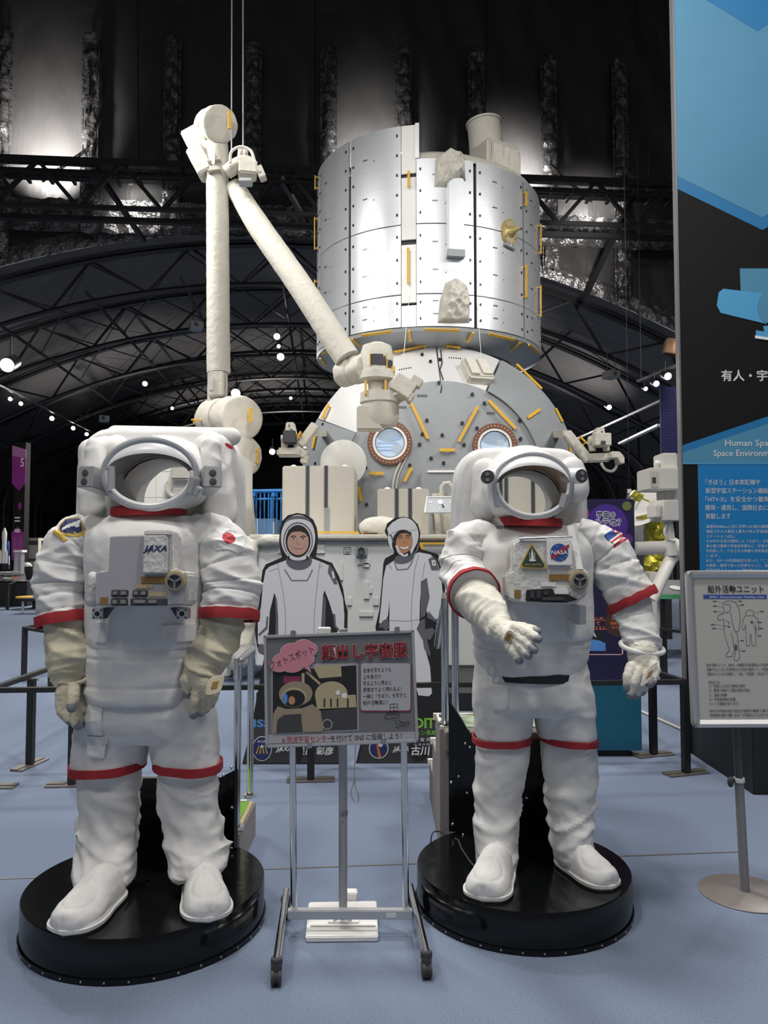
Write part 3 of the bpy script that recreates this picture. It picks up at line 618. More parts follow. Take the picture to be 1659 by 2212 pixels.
for i in range(4): mb = MB(); x = XP(815, 9.0) - .003; mb.box((x, 9.08 + i*.2, 1.72), (x + .003, 9.13 + i*.2, 2.12)); mb.build('black_strip', M_core, t)
payload('white box with black strips seen through the helmet of the suit reaching out', XP(1050, 9.1), XP(1215, 9.1), 9.1, 10.2, 1.62, 2.46, [(XP(1082, 9.1), 1.62), (XP(1094, 9.1), 1.62), (XP(1152, 9.1), 1.62), (XP(1185, 9.1), 1.62)])
# thruster-like cloth drum with a tilted plate
t = thing('cloth_drum', 'pleated cream cloth drum under a tilted grey plate, beside the low beige box', 'equipment', (XP(974, 9.0), 9.0, 1.62)); mb = MB(); rings = []
for j in range(12):
    rr = 0.19 + 0.03*(j/11); rings.append([V((XP(974, 9.2) + (rr + .018*math.sin(i*9*2*PI/90 + j*.25))*math.cos(2*PI*i/90), 9.25 + (rr + .018*math.sin(i*9*2*PI/90 + j*.25))*math.sin(2*PI*i/90), 1.62 + .5*j/11)) for i in range(90)])
mb.loft(rings); mb.build('pleated_skirt', M_mli, t); c = S(955, 1092, 8.75); F = Fr(c, (1, 0, 0), (0, 0.45, 0.9)); mb = MB(); mb.prism(F, [(-.2, -.10), (-.165, .10), (.2, .10), (.2, -.10)], -.01, .01); pl = mb.build('tilted_plate', M_panel, t, bevel=0.003)
mb = MB(); mb.prism(F, [(-.21, -.10), (-.175, .11), (.2, .11), (.2, .10), (-.165, .10), (-.195, -.10)], .01, .018)
for q in (-.13, .1): mb.disc(F, q, .04, .012, .01, .014, None, 10)
mb.disc(F, -.02, .04, .03, .01, .014, None, 14); mb.disc(F, -.03, -.05, .01, .01, .014, None, 10); mb.build('plate_edge', M_white, pl)
mb = MB(); mb.bar(S(946, 1075, 8.85), S(958, 1095, 8.72), .015); mb.build('plate_rod', M_core, t); mb = MB(); mb.tube([S(x, y, 8.95) for x, y in ((955, 1075), (955, 1052), (960, 1045), (970, 1044), (974, 1052))], .03, 10); mb.build('hose', M_cable, t)
mb = MB(); mb.ball((0, 0, 0), (.24, .14, .12), None, 20, 12, None); mb.v = [p + V((XP(822, 8.9), 8.85, 1.70)) + V((0, 0, .0)) for p in mb.v]; nm = normals(mb); displace(mb, nm, lambda p: .02*ridge(p.x*9, p.y*9, p.z*9)); tag(mb.build('cloth_bundle', M_mli), 'crumpled cream cloth bundle at the foot of the low beige box', 'cloth bundle')
# white box seen through the other helmet
t = thing('white_equipment_box', 'white box seen through the helmet of the suit with hanging arms', 'equipment box', (XP(345, 8.8), 8.8, 0)); X0, X1 = XP(205, 8.8), XP(500, 8.8)
mb = MB(); mb.box((X0, 8.8, 0.0), (X1, 10.2, 2.62)); mb.build('casing', mat('white_tile_sheet', (0.80, 0.78, 0.73), 0.5, bump=0.08, bscale=9), t, bevel=0.02)
mb = MB()
for i in range(1, 9): x = X0 + (X1-X0)*i/9; mb.box((x-.003, 8.797, .1), (x+.003, 8.8, 2.58))
for z in (1.7, 2.05, 2.35): mb.box((X0, 8.797, z-.003), (X1, 8.8, z+.003))
mb.build('panel_seam', M_mli, t); mb = MB(); mb.box((XP(372, 8.8), 8.68, S(0, 1038, 8.8).z), (XP(412, 8.8), 8.8, S(0, 1004, 8.8).z)); mb.build('junction_box', M_beige, t, bevel=0.02)
for q in (0, 1, 2): mb = MB(); mb.tube([V(p) for p in crom([tuple(S(x + q*4, y + q*3, 8.74)) for x, y in ((362, 1040), (358, 1050), (362, 1064), (374, 1072), (384, 1064))], 6)], .016, 8); mb.build('cable_loop', M_cable, t)
# ---- robot arm
arm = thing('robot_arm', 'long cream robot arm with a folded elbow, over the left suit', 'robot arm', (-2.4, 11.0, 2.2))
def disp_tube(pts, R, n, amp, f, name, par, m=M_mli, k=8):
    P = crom([tuple(p) + (r,) for p, r in zip([tuple(V(q)) for q in pts], R)], k); mb = MB(); mb.tube([q[:3] for q in P], [q[3] for q in P], n); nm = normals(mb); displace(mb, nm, lambda p: amp*ridge(p.x*f, p.y*f, p.z*f*.8 + p.x*f*.6)); return mb.build(name, m, par, smooth=50)
disp_tube([S(469, 310, 11), S(470, 480, 11), S(471, 640, 11), S(472, 805, 11)], [.158, .16, .162, .165], 20, .005, 9, 'lower_boom', arm, k=18)
disp_tube([S(470, 800, 11), S(470, 868, 11), S(470, 940, 11), S(470, 985, 11)], [.14, .14, .13, .15], 20, .006, 6, 'boom_root', arm, k=10)
mb = MB(); c = S(470, 830, 10.86); mb.box((-.13, -.06, -.18), (.10, .1, .18), Matrix.Translation(c)); br = mb.build('boom_bracket', M_mli, arm, bevel=.02); mb = MB(); c = S(457, 830, 10.79); mb.box((-.03, -.02, -.09), (.03, .02, .09), Matrix.Translation(c)); mb.build('boom_latch', M_alum, br, bevel=.005)
disp_tube([S(506, 402, 11), S(560, 490, 10.85), S(650, 620, 10.6), S(750, 775, 10.35)], [.135, .165, .172, .175], 20, .004, 7, 'upper_boom', arm, k=16)
def joint(a, b, r, name, prof=None, m=M_mli, amp=.012, n=28):
    a = V(a); b = V(b); L = (b-a).length; mb = MB(); prof = prof or [(.55, -.02), (.9, 0), (1, .06), (1, .4), (.92, .44), (.92, .52), (1, .56), (1, .94), (.9, 1), (.5, 1.02)]
    P = crom([(q[0]*r, q[1]*L) for q in prof], 3); mb.lathe(P, a, (b-a), n); nm = normals(mb); displace(mb, nm, lambda p: amp*ridge(p.x*7, p.y*7, p.z*7)); return mb.build(name, m, arm, smooth=45)
j1 = joint(S(476, 268, 10.75), S(455, 275, 11.3), .25, 'elbow_joint'); handrail(arm, S(492, 245, 10.68), S(493, 283, 10.68), (0.5, -1, 0), .08, .04)
mb = MB(); c = S(431, 315, 11.15); mb.box((-.16, -.2, -.30), (.13, .2, .22), Matrix.Translation(c) @ Matrix.Rotation(-0.52, 4, 'Y')); eb = mb.build('elbow_box', M_beige, arm, bevel=.02); mb = MB(); c = S(438, 358, 11.1); mb.box((-.125, -.24, -.2), (.125, .1, .2), Matrix.Translation(c) @ Matrix.Rotation(-0.5, 4, 'Y')); mb.build('elbow_box_cover', M_mli, eb, bevel=.02)
mb = MB()
for x, y in ((463, 345), (463, 366)): c = S(x, y, 10.82); mb.prism(Fr(c, (1, 0, 0), (0, 0, 1)), [(-.09, -.05), (.02, .06), (.10, -.02)], -.05, .06)
mb.build('guide_bracket', M_beige, arm); mb = MB(); mb.box((-.02, -.02, -.1), (.02, .02, .1), Matrix.Translation(S(461, 340, 10.76))); mb.build('chrome_latch', M_chrome, arm, bevel=.006)
cm = disp_tube([S(490, 372, 10.8), S(520, 352, 10.75), S(548, 352, 10.75)], [.10, .09, .08], 14, .008, 9, 'camera_arm', arm, M_beige)
mb = MB(); c = S(535, 368, 10.7); mb.box((-.13, -.15, -.10), (.13, .15, .10), Matrix.Translation(c) @ Matrix.Rotation(.2, 4, 'Z')); ch = mb.build('camera_housing', M_mli, arm, bevel=.02); mb = MB(); c = S(531, 393, 10.62); mb.box((-.09, -.05, -.05), (.09, .05, .03), Matrix.Translation(c) @ Matrix.Rotation(-.6, 4, 'X')); mb.build('camera_visor', M_panel, ch, bevel=.005); mb = MB(); c = S(564, 375, 10.7); mb.box((-.05, -.08, -.09), (.05, .08, .09), Matrix.Translation(c) @ Matrix.Rotation(-.4, 4, 'Y')); mb.build('camera_end_box', M_beige, ch, bevel=.01)
for pts in ([(497, 352), (500, 328), (520, 317), (542, 326), (550, 350)], [(495, 360), (515, 350), (545, 352), (562, 372)]): mb = MB(); mb.tube([V(p) for p in crom([tuple(S(x, y, 10.62)) for x, y in pts], 7)], .022, 8); mb.build('cable_loop', M_cable, arm)
for x, y, sy in ((520, 322, 60), (530, 326, 0)): mb = MB(); mb.cone(S(x, y + 20, 10.75), S(x, y - 5, 10.75), .05, .035); mb.build('cable_fitting', M_mli, arm)
joint(S(524, 903, 10.4), S(462, 908, 11.2), .30, 'shoulder_joint', amp=.016); handrail(arm, S(536, 884, 10.35), S(536, 914, 10.35), (0.6, -1, 0), .09, .045)
disp_tube([S(500, 925, 10.9), S(510, 950, 10.85), S(508, 985, 10.8)], [.15, .14, .16], 18, .008, 6, 'shoulder_link', arm); joint(S(534, 985, 10.5), S(470, 985, 10.9), .27, 'base_joint', amp=.012); handrail(arm, S(550, 968, 10.6), S(550, 1002, 10.6), (1, -0.1, 0), .05, .045); handrail(arm, S(414, 914, 10.8), S(446, 916, 10.8), (0, -.3, 1), .05, .05)
mb = MB(); c = S(500, 1100, 11.0); mb.lathe([(.4, -1.6), (.36, -.4), (.3, .2), (.25, .7)], c, (0, 0, 1), 28); mb.build('arm_pedestal', M_mli, arm)
# wrist and hand
joint(S(738, 808, 10.5), S(790, 795, 10.2), .17, 'wrist_joint', amp=.02); disp_tube([S(760, 795, 10.4), S(785, 790, 10.3), S(800, 790, 10.25)], [.14, .15, .14], 18, .02, 7, 'wrist_cover', arm)
mb = MB(); mb.lathe([(.10, .36), (.19, .32), (.215, .22), (.215, -.02), (.24, -.03), (.24, -.13), (.19, -.15), (.12, -.15), (.10, -.36)], S(814, 800, 10.2), (0, 0, 1), 36); nm = normals(mb); displace(mb, nm, lambda p: .006*ridge(p.x*8, p.y*8, p.z*8)); wc = mb.build('wrist_drum', M_mli, arm, smooth=40)
c = S(814, 800, 10.2); mb = MB(); rows = [[c + V((.219*math.cos(a), .219*math.sin(a), z)) for a in [R_(-112 + 58*i/10) for i in range(11)]] for z in (.02, .17)]; mb.loft(rows, None, False, False); rows = [[c + V((.219*math.cos(a), .219*math.sin(a), z)) for a in [R_(-50 + 34*i/8) for i in range(9)]] for z in (.0, .11)]; mb.loft(rows, None, False, False); mb.build('black_grille', M_core, wc, fix=False)
mb = MB()
for a, z0, z1 in ((-113, .01, .18), (-53, -.04, .18), (-18, -.04, .03)): p = c + V((.224*math.cos(R_(a)), .224*math.sin(R_(a)), 0)); mb.bar(p + V((0, 0, z0)), p + V((0, 0, z1)), .015 if a < -20 else .06)
mb.build('yellow_edge', M_yellow, wc); handrail(arm, S(809, 762, 10.1), S(829, 760, 10.1), (0, 0, 1), .09, .035)
for x in (790, 833): mb = MB(); mb.bar(S(x, 822, 10.0), S(x, 853, 10.0), .05, .03); mb.build('grip_bar', M_yellow, arm)
mb = MB(); mb.lathe([(.26, .0), (.265, -.13), (.245, -.14), (.25, -.34), (.20, -.44), (.10, -.46)], S(821, 850, 10.2), (0, 0, 1), 40); nm = normals(mb); displace(mb, nm, lambda p: .006*ridge(p.x*6, p.y*6, p.z*6)); mb.build('end_effector', M_beige, arm, smooth=40)
mb = MB(); c = S(792, 905, 10.1); mb.box((-.13, -.1, -.16), (.2, .1, .16), Matrix.Translation(c)); mb.build('effector_box', M_beige, arm, bevel=.02)
mb = MB(); c = S(868, 838, 10.1); M4 = Matrix.Translation(c) @ Matrix.Rotation(.55, 4, 'Y'); mb.box((-.13, -.14, -.10), (.16, .14, .13), M4); wb = mb.build('wrist_camera', M_mli, arm, bevel=.01); mb = MB(); mb.box((.05, -.1, .11), (.20, .1, .22), M4); mb.box((.15, -.12, -.12), (.20, .12, .0), M4); mb.build('wrist_camera_hood', M_beige, wb, bevel=.006); mb = MB(); mb.cone(S(846, 822, 10.2), S(862, 860, 10.1), .10, .13); mb.build('wrist_cone', M_mli, arm)
# ---- small camera arms on both flanks of the dome
def camarm(label, sd, Y):
    Q = (lambda x, y, d=0: S(x, y, Y + d)); t = thing('camera_boom', label, 'camera', Q(640 if sd < 0 else 1290, 980)); m = M_mli
    if sd < 0:
        mb = MB(); mb.bar(Q(648, 962), Q(682, 917), .13, .13); mb.bar(Q(640, 970), Q(662, 985), .14, .12); mb.bar(Q(660, 982), Q(655, 1002), .10); mb.build('boom', m, t, bevel=.015); mb = MB(); mb.box((-.19, -.1, -.05), (.17, .1, .08), Matrix.Translation(Q(627, 980))); mb.build('pan_base', m, t, bevel=.03)
        mb = MB(); mb.bar(Q(615, 945), Q(615, 980), .05, .1); mb.bar(Q(641, 940), Q(642, 978), .05, .1); mb.build('yoke', m, t, bevel=.01); mb = MB(); mb.box((-.09, -.15, -.09), (.09, .15, .09), Matrix.Translation(Q(627, 946, -.05))); hd = mb.build('camera_head', M_core, t, bevel=.01)
        mb = MB(); mb.prism(Fr(Q(627, 928, -.15), (1, 0, 0), (0, 0, 1)), [(-.09, -.07), (-.06, .11), (.05, .11), (.09, -.07)], -.2, 0); mb.build('lens_hood', m, t, bevel=.01); mb = MB(); mb.disc(Fr(Q(625, 921, -.16), (1, 0, 0), (0, 0, 1)), 0, .01, .012, 0, .03); mb.disc(Fr(Q(625, 921, -.16), (1, 0, 0), (0, 0, 1)), .03, -.05, .012, 0, .03); mb.build('camera_lens', M_core, hd)
        mb = MB(); mb.cone(Q(607, 947), Q(615, 947), .05); mb.build('tilt_knob', m, t); mb = MB(); mb.bar(Q(676, 935), pm(690, 935)[0] + V((.1, .1, 0)), .10, .10); mb.build('root_bracket', m, t); handrail(t, Q(646, 950, -.1), Q(655, 937, -.1), (-.5, -.5, .5), .05, .04)
    else:
        mb = MB(); mb.bar(Q(1222, 935), Q(1272, 996), .16, .14); mb.bar(Q(1268, 990), Q(1316, 988), .15, .13); mb.build('boom', m, t, bevel=.02); mb = MB(); mb.prism(Fr(Q(1326, 990, -.1), (1, 0, 0), (0, 0, 1)), [(-.1, .08), (.03, .08), (.10, 0), (.10, -.10), (.04, -.10), (0, -.02), (-.1, -.02)], 0, .2); mb.build('boom_end', m, t, bevel=.01)
        mb = MB(); mb.bar(Q(1280, 975), Q(1276, 950), .06, .1); mb.bar(Q(1310, 975), Q(1308, 955), .05, .1); mb.build('yoke', m, t, bevel=.01); mb = MB(); mb.box((-.13, -.14, -.09), (.12, .14, .10), Matrix.Translation(Q(1298, 952, -.05))); hd = mb.build('camera_head', m, t, bevel=.01); mb = MB(); mb.prism(Fr(Q(1297, 936, -.15), (1, 0, 0), (0, 0, 1)), [(-.09, -.06), (-.05, .09), (.06, .09), (.08, -.06)], -.2, 0); mb.build('lens_hood', m, t, bevel=.01)
        mb = MB(); mb.fbox(Fr(Q(1303, 956, -.2), (1, 0, 0), (0, 0, 1)), -.035, -.03, .035, .025, 0, .01); mb.disc(Fr(Q(1300, 933, -.16), (1, 0, 0), (0, 0, 1)), 0, 0, .012, 0, .02); mb.build('camera_lens', M_core, hd); mb = MB(); mb.cone(Q(1271, 953), Q(1280, 953), .07); mb.build('tilt_knob', m, t)
        mb = MB(); mb.tube([V(p) for p in crom([tuple(Q(x, y, -.1)) for x, y in ((1298, 1000), (1308, 1014), (1322, 1018), (1332, 1008), (1330, 996))], 6)], .022, 8); mb.build('cable_loop', M_cable, t); mb = MB(); mb.bar(Q(1225, 938), pm(1212, 935)[0] + V((-.1, .1, 0)), .12, .12); mb.build('root_bracket', m, t); handrail(t, Q(1247, 947, -.12), Q(1263, 963, -.12), (.5, -.5, .5), .05, .04)
camarm('cream camera on a short boom above the tall beige box', -1, 11.2); camarm('cream camera on a bent boom right of the grey domed module', 1, 11.6)
# hanging wires
for i, (x0, y0, x1, y1, Y0, Y1) in enumerate(((297, -60, 300, 392, 18.4, 18.5), (681, -60, 680, 392, 18.4, 18.5), (1054, -60, 1046, 330, 18.5, 18.6), (1420, 60, 1398, 425, 18.6, 19.2), (525, -60, 525, 330, 10.8, 10.8), (501, -60, 500, 330, 10.8, 10.8))):
    mb = MB(); mb.cone(S(x0, y0, Y0), S(x1, y1, Y1), .014 if i < 4 else .010, n=6); tag(mb.build('hanging_wire', M_steel if i < 4 else M_alum), ('thin wire hanging straight to the roof girder', 'thin wire hanging to the girder behind the robot arm', 'thin wire hanging behind the silver drum module', 'slanting wire hanging beside the tall blue banner', 'pale wire holding the camera at the elbow of the robot arm', 'pale wire holding the elbow of the robot arm')[i], 'wire', 'wires from the roof')
for i, (x0, y0, x1, y1) in enumerate(((884, 640, 872, 770), (1030, 650, 1040, 775))): mb = MB(); mb.cone(S(x0, y0, 12.6), S(x1, y1, 12.3), .005, n=6); tag(mb.build('hanging_wire', M_alum), ('thin pale wire between the drum and the dome, at its middle', 'thin pale wire between the drum and the dome, near the cloth box')[i], 'wire', 'wires between the modules')
# ------------------------------------------------------------------ display platforms
def platform(name, c, r, label):
    t = thing('display_platform', label, 'platform', (c[0], c[1], 0))
    mb = MB(); mb.lathe([(r*1.0, 0.012), (r*1.0, 0.145), (r*0.994, 0.15), (0.01, 0.15)], (c[0], c[1], 0), n=96, caps=False)
    mb.lathe([(r*0.97, 0.0), (r*0.97, 0.02)], (c[0], c[1], 0), n=64, caps=False)
    mb.build('drum', M_gloss, t, smooth=40)
    mb = MB(); mb.lathe([(r+0.001, 0.0), (r+0.006, 0.0), (r+0.006, 0.02), (r+0.001, 0.02)], (c[0], c[1], 0), n=96, caps=False); mb.build('base_rim', M_gloss, t)
    for i in range(36):
        a = 2*PI*i/36; mb = MB(); p = V((c[0] + (r+0.006)*math.cos(a), c[1] + (r+0.006)*math.sin(a), 0.012)); mb.ball(p, 0.0045, n=8, k=5); mb.build('bolt', M_chrome, t)
    return t
PA = (-0.93, 3.09); PB = (0.572, 3.255)
tA = platform('a', PA, 0.455, 'round gloss black platform under the suit with its arms hanging down')
tB = platform('b', PB, 0.435, 'round gloss black platform under the suit holding out a hand')
def board(t, pts, d, bolts, name='back_panel'):
    """upright black panel: plan polyline at the foot and heights along it"""
    mb = MB(); n = len(pts)
    for i in range(n-1):
        (x0, y0, h0), (x1, y1, h1) = pts[i], pts[i+1]; a = V((x0, y0, 0.15)); b = V((x1, y1, 0.15)); nn = V((-(y1-y0), x1-x0, 0)).normalized()*d
        mb.add([a, b, b+nn, a+nn, a+V((0,0,h0)), b+V((0,0,h1)), b+nn+V((0,0,h1)), a+nn+V((0,0,h0))], ((0,3,2,1),(4,5,6,7),(0,1,5,4),(1,2,6,5),(2,3,7,6),(3,0,4,7)))
    o = mb.build(name, M_gloss, t, bevel=0.002)
    for p in bolts:
        mb = MB(); mb.ball(p, 0.0075, n=10, k=6); mb.build('bolt', M_chrome, t)
board(tA, [(-1.12, 3.42, 0.30), (-0.725, 3.42, 0.30), (-0.648, 3.385, 0.345)], 0.03, [S(500, 1658, 3.385), S(483, 1675, 3.395), S(501, 1744, 3.385), S(500, 1832, 3.385)])
board(tB, [(0.30, 3.62, 0.60), (0.42, 3.60, 0.42), (0.86, 3.60, 0.42)], 0.03, [S(975, 1690, 3.58), S(1009, 1713, 3.58), S(991, 1677, 3.6), S(1024, 1830, 3.56), S(1000, 1803, 3.58), S(978, 1780, 3.6), S(1137, 1724, 3.59), S(1137, 1829, 3.59), S(1005, 1606, 3.6), S(1015, 1614, 3.6)])
# ------------------------------------------------------------------ space suits
def sec(xl, xr, y, Yc, ry, n=56, tilt=0.0, e=2.4, front=0.0):
    c = S((xl+xr)/2, y, Yc); rx = (xr-xl)/2*Yc/FPX; out = []
    for i in range(n):
        t = 2*PI*i/n; a, b = math.cos(t), math.sin(t)
        x = math.copysign(abs(a)**(2/e), a)*rx; yy = math.copysign(abs(b)**(2/e), b)*ry
        out.append(c + V((x, yy, tilt*x + front*yy)))
    return out
def body_loft(secs, k=6, n=56, **kw): return [sec(*q[:5], n=n, tilt=(q[5] if len(q) > 5 else 0.0), **kw) for q in crom([tuple(list(q) + [0.0]*(6-len(q))) for q in secs], k)]
def limb(path, k=10, n=40):
    P = crom(path, k); return [S(a, b, Y) for a, b, Y, r in P], [r*Y/FPX for a, b, Y, r in P]
def tube_disp(path, disp, k=10, n=40):
    pts, R = limb(path, k); mb = MB(); mb.tube(pts, R, n); nm = normals(mb); m_ = len(pts); q = []
    for i, (p, nn) in enumerate(zip(mb.v, nm)): q.append(p + nn*disp(min(i//n, m_-1)/(m_-1), 2*PI*(i % n)/n, p))
    mb.v = q; return mb
def seam(t, ts, w=0.012, a=0.006): return -a*sum(math.exp(-((t-s)/w)**2) for s in ts)
def wr(p, sx, sy, sz, amp, o=0.0): return amp*(ridge(p.x*sx + o, p.y*sy, p.z*sz) - 0.1)
def hand(name, root, m, palm, fingers, thumb, rp=1.0, extra=None, tipm=None):
    mb = MB()
    for a, b in zip(palm[:-1], palm[1:]): mb.chain([S(*a[:3]), S(*b[:3])], [a[3]*a[2]/FPX, b[3]*b[2]/FPX], 14)
    for f in fingers + [thumb]: mb.chain([S(*q[:3]) for q in f], [q[3]*q[2]/FPX*rp for q in f], 12)
    o, nm = fuse(mb, 0.0042, 3)
    displace(o, nm, lambda p: 0.0022*ridge(p.x*38, p.y*38, p.z*38) + 0.0012*ridge(p.x*90, p.y*60, p.z*110))
    g = o.build(name, m, root, smooth=70)
    for f in fingers + [thumb]:
        a = S(*f[-1][:3]); b = S(*f[-2][:3]); d = (a-b).normalized(); r = f[-1][3]*f[-1][2]/FPX*rp*1.06
        mb = MB(); mb.chain([a - d*r*0.1, a + d*r*0.75], [r, r*0.92], 14); plabel(mb.build('fingertip', M_rubber, g), 'grey rubber fingertip')
    return g
def boot(root, heel, toe, width, ankle, m):
    heel = V(heel); toe = V(toe); d = (toe-heel).normalized(); heel -= d*0.03; L = (toe-heel).length; s_ = V((-d.y, d.x, 0)); z0 = 0.15
    prof = [(0.0, .30, .085), (.08, .40, .10), (.25, .44, .115), (.42, .46, .105), (.58, .51, .082), (.75, .52, .068), (.9, .43, .055), (.97, .28, .05), (1.0, .12, .04)]
    mb = MB(); rings = []
    for t, wd, hh in crom(prof, 4):
        c = heel + d*(L*t); ring = []
        for i in range(28):
            a = 2*PI*i/28; x = math.cos(a)*width*max(wd, .05); zz = math.sin(a); zz = hh*zz if zz > 0 else 0.02*zz
            ring.append(V((c.x, c.y, z0 + 0.024)) + s_*x + V((0, 0, zz)))
        rings.append(ring)
    mb.loft(rings)
    c = heel + d*(L*0.18); rings = []
    for q in ((0.03, 1.0), (0.08, 0.98), (0.12, 0.92), (0.16, 0.88), (0.19, 0.88)):
        cc = V((c.x, c.y, z0 + q[0])).lerp(V(ankle), min(1, max(0, (q[0]-0.03)/0.12))); cc.z = z0 + q[0]
        rings.append([cc + s_*(math.cos(2*PI*i/28)*0.062*q[1]) + d*(math.sin(2*PI*i/28)*0.075*q[1]) for i in range(28)])
    mb.loft(rings); o, nm = fuse(mb, 0.006, 8)
    tc = heel + d*(L*0.70)
    def dp(p):
        q = V((p.x-tc.x, p.y-tc.y)); r = math.hypot(q.dot(V((d.x, d.y)))/1.25, q.dot(V((s_.x, s_.y))))
        g = -0.003*math.exp(-((r-0.055)/0.006)**2) if p.z < 0.30 else 0
        l = (V((p.x-heel.x, p.y-heel.y)).dot(V((s_.x, s_.y)))); 
        if p.z > 0.20: g -= 0.0025*math.exp(-((abs(l)-0.012)/0.004)**2)
        return g + 0.0022*ridge(p.x*14, p.y*14, p.z*20)
    displace(o, nm, dp); b = o.build('boot', m, root, smooth=70)
    mb = MB(); F = Fr((heel.x, heel.y, z0), d, s_); pts = []
    for t, wd, hh in crom(prof, 4): pts.append((L*t - (0.012 if t == 0 else 0), width*wd*1.07 + 0.004))
    pts.append((L*1.03, 0.0)); poly = pts + [(u, -v) for u, v in pts[:-1][::-1]]
    mb.prism(F, poly, 0.001, 0.028); mb.build('boot_sole', M_cloth, b, bevel=0.008, bseg=3, smooth=60)
    return b
def band(root, path, m=None, name='red_band', wob=0.004):
    """a strip of cloth around a sleeve or leg end: list of (rings)"""
    mb = MB(); mb.loft(path, None, False)
    inner = [[p + (sum(r, V())/len(r) - p)*0.06 for p in r] for r in path][::-1]
    mb.loft([path[-1]] + inner + [path[0]], None, False)
    mb.v = [p + V((1, 1, 1))*0 for p in mb.v]
    return mb.build(name, m or M_red, root, smooth=60)
def ringring(p, d, r, n=44, flat=1.0, sag=0.0):
    d = d.normalized(); x = V((1, 0, 0)); x = (x - d*x.dot(d)).normalized(); y = d.cross(x)
    return [p + x*(r*math.cos(2*PI*i/n)) + y*(r*flat*math.sin(2*PI*i/n)) for i in range(n)]
def sleeve_band(root, path, t0, grow=1.04, wide=0.035, n=44, ext=0.012):
    pts, R = limb(path, 10); d = (pts[-1]-pts[-4]).normalized(); p = pts[-1] + d*ext; r = R[-1]*grow
    rings = []
    for j in range(5):
        q = p - d*(wide*(1 - j/4)); rr = r*(1 + 0.015*math.sin(j/4*PI)); ring = []
        for i, v in enumerate(ringring(q, d, rr, n)): ring.append(v + d*0.004*noise.noise(V((i*.5, j*.1, t0))) + (v-q).normalized()*0.003*noise.noise(V((i*.35, t0, 2))))
        rings.append(ring)
    return band(root, rings)
def rim_tube(c, rx, rz, r, a0, a1, n=40, fx=0.0, y=None, k=8):
    pts = []
    for i in range(n+1):
        a = a0 + (a1-a0)*i/n; pts.append(V(c) + V((rx*math.cos(a), fx*math.sin(a), rz*math.sin(a))))
    mb = MB(); mb.tube(pts, r, k); return mb
def shell_pack(hole_c, hole_rx, hole_rz, x0, x1, z0, z1, y0, y1, n=72, e=5.0, rad=0.06):
    """life-support backpack with the tunnel through which visitors put their face"""
    cx = (x0+x1)/2; cz = (z0+z1)/2; rx = (x1-x0)/2; rz = (z1-z0)/2; mb = MB(); rings = []
    def outer(k, y, dz=0.0):
        r = []
        for i in range(n):
            t = 2*PI*i/n; a, b = math.cos(t), math.sin(t)
            r.append(V((cx + math.copysign(abs(a)**(2/e), a)*rx*k, y, cz + math.copysign(abs(b)**(2/e), b)*(rz - (rx*(1-k))))))
        return r
    def inner(k, y): return [V((hole_c[0] + hole_rx*k*math.cos(2*PI*i/n), y, hole_c[2] + hole_rz*k*math.sin(2*PI*i/n))) for i in range(n)]
    rings = [inner(1, y0), outer(0.8, y0), outer(0.93, y0+0.012), outer(0.985, y0+0.045), outer(1, y0+0.09), outer(1, y1-0.06), outer(0.96, y1-0.015), outer(0.9, y1), inner(1, y1), inner(1, y0)]
    dense = []
    for a, b in zip(rings[:-1], rings[1:]):
        for j in range(4): dense.append([p.lerp(q, j/4) for p, q in zip(a, b)])
    dense.append(rings[-1]); mb.loft(dense, None, False); return mb
